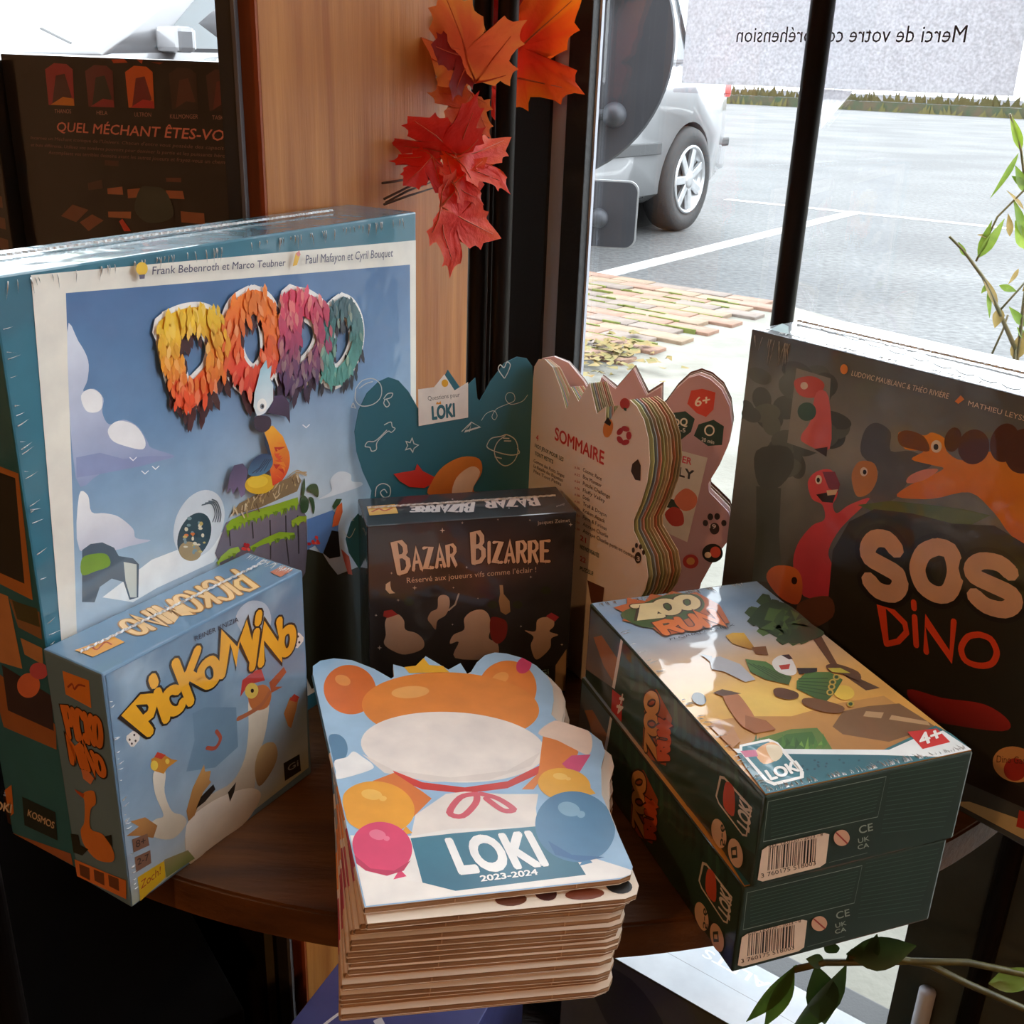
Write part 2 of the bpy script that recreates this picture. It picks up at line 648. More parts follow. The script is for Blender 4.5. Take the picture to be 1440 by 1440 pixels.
ml = thing('parking_marking', 'white painted parking bay lines meeting on the grey asphalt', 'road marking', (1.2, 6.9, GZ))
for a, b, w in (((-0.9, 3.58 + 0.0), (2.62, 8.76), 0.11), ((1.7, 9.35), (5.4, 6.7), 0.10)):
    if a[0] < 0:
        a = (0.42, 5.515)
    o = obj('painted_line', stripe(a, b, w, 0.0015 if w > .105 else 0.0), M_paint)
    o.parent = ml
    o.matrix_parent_inverse = Matrix.Translation((-1.2, -6.9, -GZ))

# brick paving laid in the strip: every brick is its own piece
pav = thing('brick_paving', 'weathered pinkish brick paving outside beside the pale concrete strip', 'paving', (0.6, 4.6, GZ))
brick_mats = [mat('paver_%s' % k, c1, 0.85, colour2=c2, scale=14, bump=0.35, bump_scale=50) for k, c1, c2 in
              (('rose', '#8a6d5e','#755848'), ('buff', '#8a7662','#746250'), ('grey', '#7a6d64','#675b53'))]
bmesh_b = []
for mb in brick_mats:
    b = box(-0.1, 0.1, -0.0492, 0.0492, 0, 0.022, 0.004)
    me = bpy.data.meshes.new('brick')
    b.to_mesh(me)
    b.free()
    me.materials.append(mb)
    bmesh_b.append(me)
r0, r1 = Vector((0.30, 3.62)), Vector((1.19, 4.84))
for row in range(14):
    off = 3.87 - row * 0.104
    for k in range(-12, 14):
        s = k * 0.206 + (0.103 if row % 2 else 0) - 2.0
        p = winp(s, off)
        sd = (r1.x - r0.x) * (p.y - r0.y) - (r1.y - r0.y) * (p.x - r0.x)
        if sd < 0.05 or p.x < 0.05 or p.y > 5.6 or p.y < 3.5:
            continue
        o = link(bpy.data.objects.new('brick', bmesh_b[rnd.choice((0, 0, 1, 1, 2))]), pav)
        o.location = (p.x - 0.6, p.y - 4.6, rnd.uniform(-0.012, -0.006))
        o.rotation_euler = (rnd.uniform(-.012, .012), rnd.uniform(-.012, .012), WIN_YAW + rnd.uniform(-.01, .01))
mo = bmesh.new()
for k in range(260):
    row = rnd.randrange(2, 14)
    p = winp(rnd.uniform(-3.4, -1.0), 3.87 - row * 0.104 + 0.052)
    if not (0.1 < p.x < 1.0):
        continue
    sd = (r1.x - r0.x) * (p.y - r0.y) - (r1.y - r0.y) * (p.x - r0.x)
    if sd < 0.05 or p.y > 5.2:
        continue
    l = rnd.uniform(0.02, 0.07)
    add_box(mo, -l, l, -0.006, 0.006, 0, 0.012 + rnd.uniform(0, .008), 0, Matrix.Translation((p.x - 0.6, p.y - 4.6, 0)) @ WROT)
tag(obj('moss', mo, mat('joint_moss', '#545c24', 0.95, colour2='#6a6e34', scale=30, bump=0.4), pav), None, None, None, 'stuff')

# far bank of grass and low wall closing the car park
bk = thing('grass_bank', 'low brown wall topped with grass along the far side of the car park', 'grass bank', (20, 38, GZ))
bank_a, bank_b = Vector((-14, 62)), Vector((34, 22))
dd = (bank_b - bank_a)
L_ = dd.length
ang = math.atan2(dd.y, dd.x)
mid_ = (bank_a + bank_b) / 2
Mb = Matrix.Translation((mid_.x - 20, mid_.y - 38, 0)) @ Matrix.Rotation(ang, 4, 'Z')
bw = bmesh.new()
add_box(bw, -L_ / 2, L_ / 2, 0, 1.0, -0.1, 0.32, 0, Mb)
obj('low_wall', bw, mat('bank_wall', '#4a4030', 0.9, colour2='#33402c', scale=3, bump=0.3), bk)
gg = bmesh.new()
for k in range(1500):
    x = rnd.uniform(-L_ / 2, L_ / 2)
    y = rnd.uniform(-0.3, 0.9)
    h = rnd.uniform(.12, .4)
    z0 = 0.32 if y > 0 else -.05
    q = [Mb @ Vector((x + dx, y, z0 + dz)) for dx, dz in ((-.09, 0), (.09, 0), (rnd.uniform(-.15, .15), h))]
    gg.faces.new([gg.verts.new(v) for v in q])
tag(obj('grass', gg, mat('bank_grass', '#5c5430', 0.9, colour2='#4a4a26', scale=0.6), bk), None, None, None, 'stuff')

# ---------------------------------------------------------------- shelf unit, board, rods
def sector(R, n=40, cut=0.035, edge=0.0):
    pts = []
    a0, a1 = math.atan2(-0.8, -0.6), math.atan2(-0.6, 0.8)
    for i in range(n + 1):
        a = a0 + (a1 - a0) * i / n
        pts.append((R * math.cos(a), R * math.sin(a)))
    pts += [(0.8 * cut, -0.6 * cut), (-0.6 * cut, -0.8 * cut)]
    return pts


def quarter_shelf(z, R, label):
    t = thing('corner_shelf', label, 'shelf', (CORNER.x, CORNER.y, z))
    bm = prism(sector(R), -0.022, 0)
    es = [e for e in bm.edges if len(e.link_faces) == 2 and e.calc_face_angle(0) > 1.0]
    bmesh.ops.bevel(bm, geom=es, offset=0.0015, segments=2, affect='EDGES')
    obj('shelf_board', bm, M_shelf, t)
    return t


up_shelf = quarter_shelf(0.0, 0.453, 'dark brown quarter-round wooden shelf holding the game boxes and catalogues')
for s in (0.10, 0.21, 0.33):
    b = bmesh.new()
    add_box(b, 0, 0.075, -0.008, 0.008, -0.03, -0.022, 0.001, Matrix.Translation((ALONG * s)) @ Matrix.Rotation(math.atan2(0.8, 0.6), 4, 'Z'))
    obj('bracket', b, M_iron, up_shelf)

# the pine board stands along the left edge of the shelf
bd = thing('wooden_board', 'tall golden pine board standing upright behind the bird box', 'wooden board', tuple(CORNER + LEFTW * 0.004 + Vector((-.6, -.8, 0)) * 0.14 + Vector((0, 0, GZ))), math.atan2(0.8, 0.6))
obj('board_face', box(-0.0975, 0.0925, 0.0, 0.017, 0, TOP - GZ, 0.0006), M_pine, bd)
obj('stained_edge', box(-0.0992, -0.0976, 0.0002, 0.0175, 0, TOP - GZ), M_redwood, bd)
b = lathe([(0.0, 0), (0.0062, 0), (0.0062, 0.001), (0.005, 0.0028), (0.0, 0.003)], 20)
sc_ = obj('screw', b, M_iron, bd)
sc_.location = (0.058, -0.0002, 0.41 - GZ)
sc_.rotation_euler = (PI / 2, 0, 0)

pt = thing('steel_upright', 'dark steel upright with a worn grey edge left of the pine board', 'upright', (-0.1700, 0.660, GZ))
obj('upright_web', box(-0.0047, 0.0038, -0.004, 0.006, 0, TOP - GZ, 0.0005), mat('upright_steel', '#2a2725', 0.45, 0.3, '#1f1c1b', 20, (1, 1, .1)), pt)
obj('worn_edge', box(0.0038, 0.0062, -0.0045, 0.004, 0, TOP - GZ, 0.0004), mat('worn_steel', '#6e6b6c', 0.4, 0.5, '#4d4a4b', 30, (1, 1, .15)), pt)


def rod(x, y, label, r=0.0080):
    t = thing('iron_rod', label, 'rod', (x, y, GZ))
    obj('rod_shaft', tube([(0, 0, 0), (0, 0, TOP - GZ)], r, 20), M_iron, t, True)
    return t


rod(-0.0335, 0.845, 'black iron rod against the pine board, left of the close pair', 0.0078)
rod(-0.0150, 0.840, 'black iron rod of the close pair, nearer the window frame', 0.0076)
rod(0.1890, 0.7697, 'single black iron rod standing before the window glass', 0.0080)
rod(0.3712, 0.6330, 'dark iron rod at lower right behind the dinosaur box', 0.0080)
rod(-0.287, 0.474, 'dark iron rod at the lower left edge of the picture', 0.0085)

# ---------------------------------------------------------------- shrink-wrapped game boxes
def film(name, **k):
    a = dict(rough=0.5, coat=1.0, coat_rough=0.06, coat_bump=0.35, coat_bump_scale=26.0, attr=True)
    a.update(k)
    return mat(name, **a)


M_print = film('printed_card_in_film')
M_print_soft = film('printed_card_smooth', coat=0.45, coat_rough=0.22, coat_bump=0.03)
M_paper = mat('printed_paper', rough=0.45, coat=0.25, coat_rough=0.3, attr=True)
M_seam = mat('film_seam', '#eef2f4', 0.25, colour2='#b9c3c8', scale=300, coat=1.0, coat_rough=0.1, bump=0.5, bump_scale=500)


def card(name, c, c2=None):
    return mat(name, c, 0.5, colour2=c2, scale=30, coat=1.0, coat_rough=0.07, coat_bump=0.3, coat_bump_scale=25)


def game_box(label, loc, yaw, w, d, h, body, group=None):
    t = thing('game_box', label, 'game box', loc, yaw, group)
    obj('box_body', box(0, w, 0, d, 0, h, 0.0011), body, t)
    return t


def seam(t, frame, a, b, amp=0.9, w=1.1, n=70):
    """the serrated weld of the shrink film, a thin raised zig-zag"""
    o, u, v, nn = [Vector(k) for k in frame]
    bm = bmesh.new()
    a, b = Vector(a), Vector(b)
    d = (b - a)
    pn = Vector((-d.y, d.x)).normalized()
    pts = []
    for i in range(n + 1):
        p = a + d * (i / n) + pn * (amp * (0.5 if i % 2 else -0.5) + rnd.uniform(-.2, .2))
        pts.append(p)
    for i in range(n):
        p, q = pts[i], pts[i + 1]
        vs_ = [bm.verts.new(o + u * (k.x / 1000) + v * (k.y / 1000) + nn * zz) for k, zz in
               ((p - pn * w / 2, .0008), (q - pn * w / 2, .0008), (q + pn * w / 2, .0008), (p + pn * w / 2, .0008), (p, .0019), (q, .0019))]
        bm.faces.new((vs_[0], vs_[1], vs_[5], vs_[4]))
        bm.faces.new((vs_[4], vs_[5], vs_[2], vs_[3]))
    return obj('wrap_seam', bm, M_seam, t)


def crimps(t, frame, a, b, n, length, seedv=1, w=0.5):
    """short bright creases where the film is gathered along an edge"""
    r = random.Random(seedv)
    o, u, v, nn = [Vector(k) for k in frame]
    bm = bmesh.new()
    a, b = Vector(a), Vector(b)
    d = b - a
    pn = Vector((-d.y, d.x)).normalized()
    for i in range(n):
        p = a + d * r.random()
        l = length * r.uniform(0.3, 1.0)
        dirv = (pn + d.normalized() * r.uniform(-.35, .35)).normalized()
        sd = Vector((-dirv.y, dirv.x)) * w * r.uniform(.3, 1) / 2
        q = p + dirv * l
        vs_ = [bm.verts.new(o + u * (k.x / 1000) + v * (k.y / 1000) + nn * zz) for k, zz in ((p - sd, .0007), (p + sd, .0007), (q, .0007), (p + dirv * l * .3, .0013))]
        bm.faces.new((vs_[0], vs_[1], vs_[3]))
        bm.faces.new((vs_[1], vs_[2], vs_[3]))
        bm.faces.new((vs_[2], vs_[0], vs_[3]))
    return tag(obj('film_crease', bm, M_seam, t), None, None, None, 'stuff')


DODO = (0.2944, 0.0528, 0.2986)
PICK = (0.1304, 0.0400, 0.1307)
ZOO = (0.111, 0.1865, 0.0493)
BAZ = (0.1301, 0.045, 0.1301)
SOS = (0.25, 0.0711, 0.2412)
VIL = (0.30, 0.075, 0.30)

dodo = game_box('large teal game box with a colourful bird cover lettered DODO', (-0.2126, 0.4320, 0), math.radians(60.155), *DODO, card('teal_card', '#2b6f83', '#256478'))
pick = game_box('small blue game box with yellow PICKOMINO lettering and white hens', (-0.1778, 0.4074, 0), math.radians(59.23), *PICK, card('steel_blue_card', '#668aa9', '#6085a3'))
zoo_b = game_box('lower green game box of the stack lettered ZOO RUN', (0.1090, 0.3800, 0), math.radians(20.2), *ZOO, card('forest_card', '#24382a', '#1e3024'))
zoo_t = game_box('upper game box of the ZOO RUN stack with its bright cover on top', (0.1122, 0.3799, 0.0497), math.radians(20.55), *ZOO, card('forest_card_b', '#24382a', '#1e3024'))
baz = game_box('small black game box lettered BAZAR BIZARRE with pale ghost shapes', (-0.0853, 0.5828, 0), math.radians(15.31), *BAZ, card('night_card', '#14161c', '#191c24'))
sos = game_box('large dark game box lettered SOS DINO leaning by the window', (0.1417, 0.6492, 0), math.radians(-50.378), *SOS, card('slate_card', '#4a545a', '#424b51'))
vil_loc = Vector((-0.4542, 1.0, 0.3804 - VIL[2]))
vil = game_box('tall black game box with red portrait panels behind the shelf', tuple(vil_loc), WIN_YAW, *VIL, card('black_card', '#0d0b0b', '#100d0d'))
vil2 = game_box('black game box with brown stripes at the far left edge', tuple(vil_loc - ALONG * 0.122 - OUTW * 0.012), WIN_YAW, 0.12, 0.075, 0.295, card('black_card', '#0d0b0b', '#100d0d'))
pr = Print(0.0002)
for k in range(9):
    pr.fill('#6a4228', [(70, 20 + k * 19), (113, 19 + k * 19), (114, 29 + k * 19), (70, 31 + k * 19)])
pr.build('stripe_print', frame_front(.12, .075, .295), M_print, vil2)
pl_ = thing('display_plinth', 'plain dark plinth under the tall black game box', 'plinth', tuple(vil_loc + ALONG * 0.15 + OUTW * 0.04 - Vector((0, 0, vil_loc.z - GZ))), WIN_YAW)
obj('plinth_body', box(-0.275, 0.145, -0.065, 0.06, 0, vil_loc.z - GZ - 0.02, 0.002), M_frame, pl_)
obj('plinth_top', box(-0.28, 0.147, -0.07, 0.065, vil_loc.z - GZ - 0.02, vil_loc.z - GZ, 0.002), M_shelf, pl_)

# ---------------------------------------------------------------- flat print, in millimetres on each face
ART = {}
ART['dodo_front_art'] = [
    ('p','#e9e4d8',0,[18.5,296.8,293.8,281.4,293.8,0.6,117.2,16.6,1.3,14.3]),
    ('q','sky_tropic',30,30,[6.0,28.7,288.5,27.8,287.4,267.1,34.3,287.0]),
    ('p',('#dfe4f0','#8d9cc4'),1,[32.5,270.4,37.7,265.2,41.5,255.9,40.0,247.5,37.0,242.7,42.8,242.5,47.3,237.0,45.8,230.6,48.9,224.0,57.2,224.2,65.0,218.7,69.7,210.2,72.2,205.9,85.7,197.8,71.3,198.8,56.9,200.6,40.5,202.0,27.3,204.2]),
    ('p','#f6f5f5',1,[35.5,240.9,40.9,242.9,46.2,238.9,45.8,232.8,41.9,231.5,37.0,233.8]),
    ('p','#f3f3f5',1,[47.9,222.0,54.4,224.4,63.7,219.6,68.4,211.2,66.4,206.9,55.6,211.8,49.2,216.4]),
    ('p','#8a98c2',0,[28.9,213.5,41.9,212.1,54.7,205.4,71.7,202.1,85.7,197.8,65.4,198.7,40.5,202.0,27.8,204.1]),
    ('p',('#fbfbfa','#c6cbdf'),1,[27.8,195.4,32.6,193.8,33.4,185.3,40.5,182.3,48.2,177.8,55.7,168.9,56.8,163.5,65.7,159.0,51.8,160.9,43.3,162.1,24.4,169.2]),
    ('p','#f4fafc',0,[33.4,140.8,65.2,148.7,107.3,146.5,126.9,146.6,105.8,131.7,66.3,132.3,50.8,130.8]),
    ('p','#4f6273',0,[25.7,168.7,30.6,170.0,37.2,168.4,43.5,163.3,45.6,158.1,53.8,153.7,56.9,149.3,54.3,132.0,48.9,132.9,46.6,143.7,40.0,148.2,32.8,146.7,28.8,140.1,22.0,143.1]),
    ('p','#7aa234',1,[25.1,164.7,32.5,164.3,39.0,161.3,39.9,155.3,31.3,155.5,23.9,156.6]),
    ('p','#cfd6cf',0,[48.0,154.0,55.5,149.8,53.3,132.4,49.5,134.0,47.8,143.8]),
    ('l','#f4f6f8',0.54,0,[71.2,196.7,73.0,194.7,75.3,195.7]),
    ('l','#f4f6f8',0.52,0,[58.4,205.0,60.1,203.0,62.2,204.0]),
    ('l','#f4f6f8',0.53,0,[64.5,196.3,66.3,194.3,68.5,195.2]),
    ('l','#f4f6f8',0.7,0,[181.6,189.4,184.4,187.0,187.3,188.1]),
    ('p','#d8e2ea',1,[112.6,146.4,103.1,139.5,91.8,139.4,83.1,145.8,80.1,156.2,83.7,166.6,92.7,173.4,103.7,174.0,112.9,168.0,116.4,157.4]),
    ('p','#2f4a55',1,[103.5,144.5,97.2,139.8,89.7,139.6,84.0,143.9,82.1,150.9,84.6,158.0,90.7,162.7,98.0,163.1,104.0,159.0,106.1,151.9]),
    ('p','#a8946c',1,[97.1,139.0,94.2,137.6,89.7,138.5,85.4,141.6,83.0,145.4,83.3,148.7,86.1,150.2,90.5,149.3,94.8,146.4,97.4,142.4]),
    ('p','#7d9aa0',1,[95.0,142.5,94.2,142.1,92.7,142.7,92.0,143.7,92.8,144.1,94.3,143.6]),
    ('p','#e0d9c0',1,[89.6,157.2,89.1,156.8,88.2,157.1,87.9,157.8,88.4,158.2,89.2,157.9]),
    ('p','#e0d9c0',1,[100.7,149.2,100.1,148.4,99.1,148.8,98.6,149.9,99.2,150.7,100.3,150.3]),
    ('p','#e0d9c0',1,[95.2,146.5,94.4,145.9,93.0,146.4,92.5,147.5,93.2,148.1,94.6,147.6]),
    ('p','#c8b469',1,[101.2,144.8,100.7,144.5,99.7,144.9,99.3,145.5,99.8,145.8,100.8,145.5]),
    ('p','#e0d9c0',1,[99.6,155.2,98.9,154.5,97.5,154.9,97.0,156.1,97.7,156.9,99.1,156.4]),
    ('p','#e0d9c0',1,[89.0,146.9,88.1,146.7,86.6,147.3,85.9,148.1,86.7,148.3,88.2,147.7]),
    ('p','#e0d9c0',1,[93.5,149.9,93.0,149.1,92.1,149.4,91.8,150.5,92.4,151.4,93.2,151.1]),
    ('p','#7d9aa0',1,[88.5,149.8,87.9,149.1,86.9,149.5,86.5,150.6,87.1,151.3,88.1,150.9]),
    ('p','#e0d9c0',1,[90.1,156.4,89.4,155.7,88.2,156.1,87.7,157.3,88.4,158.0,89.6,157.6]),
    ('p','#7d9aa0',1,[93.2,161.5,92.3,161.0,90.7,161.5,90.0,162.6,90.9,163.2,92.5,162.6]),
    ('p','#c8b469',1,[98.4,140.6,97.6,140.3,96.3,140.8,95.7,141.6,96.4,142.0,97.7,141.5]),
    ('p','#7d9aa0',1,[98.5,157.3,98.1,156.7,97.3,156.9,97.0,157.8,97.4,158.4,98.2,158.1]),
    ('p','#7d9aa0',1,[92.2,158.0,91.4,157.6,90.0,158.1,89.4,159.0,90.2,159.4,91.6,158.9]),
    ('p','#e0d9c0',1,[97.5,145.0,96.7,144.8,95.2,145.4,94.5,146.1,95.3,146.3,96.8,145.8]),
    ('p','#7d9aa0',1,[93.9,153.0,93.2,152.2,92.0,152.6,91.6,153.8,92.2,154.6,93.4,154.1]),
    ('p','#c8b469',1,[93.5,146.1,93.0,145.7,92.1,146.1,91.7,146.8,92.2,147.1,93.1,146.7]),
    ('p','#d97a3a',1,[94.4,152.4,93.5,152.0,92.0,152.6,91.3,153.5,92.1,153.8,93.7,153.3]),
    ('p','#7d9aa0',1,[93.3,142.1,92.7,141.3,91.8,141.7,91.4,142.8,92.0,143.7,92.9,143.3]),
    ('p','#e0d9c0',1,[99.9,153.5,99.1,153.1,97.6,153.6,96.9,154.5,97.7,155.0,99.2,154.4]),
    ('p','#c8b469',1,[100.5,156.0,99.7,155.3,98.5,155.7,98.0,156.9,98.7,157.7,99.9,157.2]),
    ('p','#d97a3a',1,[90.0,153.1,89.2,152.7,87.7,153.2,87.0,154.2,87.8,154.6,89.3,154.1]),
    ('p','#7d9aa0',1,[93.7,145.2,93.3,144.6,92.6,144.9,92.4,145.7,92.8,146.2,93.4,146.0]),
    ('p','#d97a3a',1,[93.6,152.2,93.2,151.6,92.5,151.8,92.2,152.7,92.7,153.4,93.4,153.2]),
    ('p','#7d9aa0',1,[88.3,151.4,87.6,151.1,86.4,151.5,85.9,152.3,86.5,152.7,87.7,152.3]),
    ('p','#c8b469',1,[89.1,152.5,88.2,152.2,86.7,152.8,86.0,153.6,86.8,154.0,88.4,153.4]),
    ('l','#5d6b75',0.75,1,[100.8,166.5,107.4,165.0,109.4,158.9,107.3,154.8]),
    ('l','#5d6b75',0.76,1,[103.2,166.8,108.8,164.8,110.7,158.4,108.9,154.2]),
    ('l','#5d6b75',0.76,1,[105.6,167.1,110.1,164.6,112.1,158.0,110.6,153.7]),
    ('l','#5d6b75',0.76,1,[108.0,167.3,111.5,164.4,113.4,157.5,112.3,153.1]),
    ('p',('#7d7583','#3f3a42'),0,[107.1,136.5,111.8,143.8,116.6,151.0,132.4,152.0,173.2,146.5,181.0,132.8,180.5,108.8,178.7,95.8,175.2,71.3,135.8,88.5,112.9,121.2]),
    ('p','#2a2c1e',0,[177.8,96.9,180.7,111.7,194.3,103.6,200.1,94.0,208.0,83.4,236.8,79.8,253.9,0.6,179.0,14.6,153.2,76.6]),
    ('p','#5d83bb',0,[181.6,130.5,204.9,128.6,210.9,122.6,207.7,98.6,192.8,104.2,187.6,111.2,180.6,110.9]),
    ('p','#dfe7ef',1,[192.2,139.9,204.5,141.3,203.8,148.6,210.1,151.6,217.4,150.1,223.6,146.1,224.5,141.5,234.2,137.7,231.9,135.5,206.4,137.8]),
    ('l','#332e33',1.11,0,[150.2,140.6,149.8,129.0,148.9,117.3]),
    ('l','#332e33',1.14,0,[163.3,138.9,162.7,123.9,164.0,108.0]),
    ('l','#332e33',1.03,0,[118.5,145.2,118.5,141.0,118.5,136.8]),
    ('l','#332e33',1.07,0,[136.0,144.2,136.1,139.6,136.1,135.0]),
    ('l','#332e33',1.17,0,[173.4,135.4,173.2,123.6,172.9,111.7]),
    ('p','#93b522',0,[116.4,149.2,120.7,151.5,132.3,151.1,149.6,149.5,174.2,147.2,174.8,142.5,158.1,143.3,144.8,144.9,127.7,146.5,116.9,145.5]),
    ('p','#6d8f18',0,[145.8,146.0,148.5,145.0,146.5,142.9]),
    ('p','#6d8f18',0,[126.1,147.8,128.7,146.9,126.9,144.4]),
    ('p','#93b522',0,[125.5,147.7,128.1,146.8,127.1,143.4]),
    ('p','#93b522',0,[164.6,144.4,167.5,143.4,166.0,140.8]),
    ('p','#6d8f18',0,[152.6,145.2,155.4,144.3,154.0,142.1]),
    ('p','#6d8f18',0,[136.5,146.9,139.2,146.0,137.9,143.6]),
    ('p','#93b522',0,[123.9,147.6,126.5,146.7,124.3,143.5]),
    ('p','#6d8f18',0,[158.8,144.6,161.7,143.7,159.7,140.2]),
    ('p','#93b522',0,[171.1,144.1,174.1,143.1,172.0,139.4]),
    ('p','#6d8f18',0,[138.3,146.7,141.0,145.8,139.1,142.3]),
    ('p','#6d8f18',0,[167.6,144.2,170.6,143.2,169.0,140.3]),
    ('p','#6d8f18',0,[142.2,146.3,144.9,145.4,143.2,142.2]),
    ('p','#6d8f18',0,[154.6,145.0,157.4,144.0,155.1,141.5]),
    ('p','#6d8f18',0,[160.1,144.6,162.9,143.6,161.8,139.6]),
    ('p','#6d8f18',0,[116.2,146.8,118.8,145.9,117.2,142.1]),
    ('p','#93b522',0,[128.7,147.6,131.3,146.7,130.0,143.0]),
    ('p','#6d8f18',0,[132.3,147.3,135.0,146.4,133.3,142.6]),
    ('p','#6d8f18',0,[121.6,147.4,124.2,146.5,122.2,144.3]),
    ('p','#93b522',0,[171.0,144.1,174.0,143.1,172.8,139.0]),
    ('p','#93b522',0,[138.2,146.7,140.9,145.8,139.3,143.7]),
    ('p','#93b522',0,[143.3,146.2,146.0,145.3,144.6,142.3]),
    ('p','#93b522',0,[148.0,145.7,150.8,144.8,149.0,142.4]),
    ('p','#6d8f18',0,[121.6,147.4,124.2,146.5,123.1,144.4]),
    ('p','#93b522',0,[158.7,144.6,161.5,143.7,159.8,140.0]),
    ('p','#6d8f18',0,[161.9,144.5,164.8,143.5,163.7,139.6]),
    ('p','#93b522',0,[123.3,147.5,125.9,146.6,124.2,143.6]),
    ('p','#8db022',0,[133.2,130.7,143.7,131.5,157.2,131.1,170.0,126.0,169.3,124.0,156.9,126.4,143.5,128.2,133.8,128.5]),
    ('p','#64851a',0,[152.8,128.2,155.6,127.2,153.6,124.8]),
    ('p','#8db022',0,[148.0,128.9,150.8,127.9,149.1,125.2]),
    ('p','#8db022',0,[167.9,125.5,170.8,124.4,169.6,122.7]),
    ('p','#64851a',0,[166.0,125.8,169.0,124.7,168.0,121.6]),
    ('p','#64851a',0,[164.7,126.1,167.6,125.0,165.7,123.1]),
    ('p','#64851a',0,[154.8,128.0,157.6,126.9,156.1,124.8]),
    ('p','#64851a',0,[160.8,126.8,163.7,125.8,161.9,124.1]),
    ('p','#64851a',0,[167.8,125.5,170.8,124.4,169.5,121.8]),
    ('p','#64851a',0,[166.3,125.8,169.3,124.7,167.7,121.8]),
    ('p','#8db022',0,[153.6,128.1,156.5,127.1,155.0,124.8]),
    ('p','#64851a',0,[153.9,128.1,156.8,127.0,155.5,124.9]),
    ('p','#64851a',0,[134.0,129.8,136.7,128.8,135.1,127.0]),
    ('p','#8db022',0,[147.3,129.0,150.1,127.9,149.0,126.0]),
    ('p','#8db022',0,[163.0,126.4,166.0,125.3,164.9,123.0]),
    ('p','#64851a',0,[135.5,129.8,138.2,128.8,136.1,126.5]),
    ('p','#64851a',0,[134.3,129.8,137.0,128.8,135.6,126.1]),
    ('p','#9ab52a',0,[167.7,134.6,174.4,135.1,181.0,132.8,180.3,130.2,174.1,131.0,168.0,131.7]),
    ('p','#9ab52a',0,[171.9,132.6,174.9,131.5,173.7,129.2]),
    ('p','#9ab52a',0,[173.0,132.4,176.0,131.4,174.8,129.9]),
    ('p','#9ab52a',0,[177.7,131.9,180.8,130.8,179.4,129.0]),
    ('p','#708f1e',0,[168.8,132.9,171.7,131.9,170.6,130.3]),
    ('p','#708f1e',0,[168.5,133.0,171.4,131.9,170.2,129.4]),
    ('p','#9ab52a',0,[171.7,132.6,174.7,131.5,172.3,129.6]),
    ('p','#9ab52a',0,[172.5,132.5,175.5,131.4,173.3,129.5]),
    ('p','#9ab52a',0,[167.4,133.1,170.3,132.1,168.7,129.8]),
    ('p','#a3c040',0,[110.8,133.2,117.5,135.2,124.1,134.1,125.5,130.9,115.4,130.1,107.3,130.0]),
    ('p','#a3c040',0,[120.6,132.0,123.2,131.0,121.4,129.8]),
    ('p','#7d9a24',0,[119.2,131.9,121.8,130.9,120.0,129.2]),
    ('p','#7d9a24',0,[107.1,131.4,109.6,130.4,108.7,128.6]),
    ('p','#7d9a24',0,[119.5,131.9,122.1,130.9,121.0,128.5]),
    ('p','#7d9a24',0,[115.9,131.6,118.5,130.7,116.5,129.2]),
    ('p','#a3c040',0,[107.9,131.4,110.4,130.4,108.4,128.6]),
    ('p','#b8202a',1,[131.4,130.6,130.1,131.2,129.6,132.5,130.3,133.1,131.5,132.5,132.0,131.2]),
    ('p','#d8342c',1,[129.3,130.7,128.3,130.4,126.8,131.2,126.4,132.3,127.4,132.6,128.9,131.8]),
    ('p','#b8202a',1,[130.0,132.1,128.8,132.7,128.2,133.9,128.8,134.6,130.0,134.0,130.6,132.7]),
    ('p','#e75a4a',1,[132.6,128.3,131.3,128.8,130.5,130.0,131.0,130.8,132.2,130.3,133.1,129.1]),
    ('p','#b8202a',1,[132.8,131.5,131.7,131.4,130.3,132.3,130.0,133.4,131.1,133.5,132.5,132.6]),
    ('p','#d8342c',1,[130.2,130.0,129.1,129.8,127.7,130.7,127.4,131.8,128.5,132.0,129.9,131.1]),
    ('p','#b8202a',1,[130.1,131.5,128.9,132.3,128.5,133.5,129.3,134.1,130.4,133.4,130.9,132.1]),
    ('p','#d8342c',1,[186.3,113.2,184.9,113.9,184.2,115.3,184.9,116.0,186.3,115.3,187.0,113.9]),
    ('p','#d8342c',1,[186.4,112.4,185.0,113.2,184.6,114.6,185.6,115.2,186.9,114.3,187.4,112.9]),
    ('p','#b8202a',1,[183.8,113.6,182.8,113.2,181.0,114.0,180.4,115.2,181.4,115.6,183.1,114.8]),
    ('p','#e75a4a',1,[190.5,111.8,189.5,111.3,187.8,112.0,187.0,113.2,188.0,113.7,189.8,113.0]),
    ('p','#d8342c',1,[190.3,111.9,188.9,112.7,188.4,114.1,189.2,114.7,190.7,113.9,191.2,112.5]),
    ('p','#d8342c',1,[192.0,111.0,190.7,110.9,189.0,112.0,188.7,113.1,190.0,113.2,191.6,112.2]),
    ('p','#d8342c',1,[189.8,114.8,188.4,115.4,187.4,116.8,188.0,117.6,189.5,117.0,190.4,115.6]),
    ('p','#33502b',1,[176.4,137.2,176.0,145.6,179.9,146.4,183.4,141.1,181.2,135.6]),
    ('p','#33502b',1,[177.1,148.0,178.5,154.3,180.5,157.1,180.6,150.9,178.9,146.0]),
    ('p','#33502b',1,[182.0,149.1,185.0,151.6,190.8,150.1,192.5,145.1,191.3,141.6,187.1,145.4]),
    ('p','#33502b',1,[183.6,143.8,187.4,142.2,188.5,135.9,186.8,132.2,185.7,137.5]),
    ('p','#d9622c',0,[209.1,129.7,213.9,131.1,214.1,124.4,209.6,117.2,203.8,117.7,205.7,124.4]),
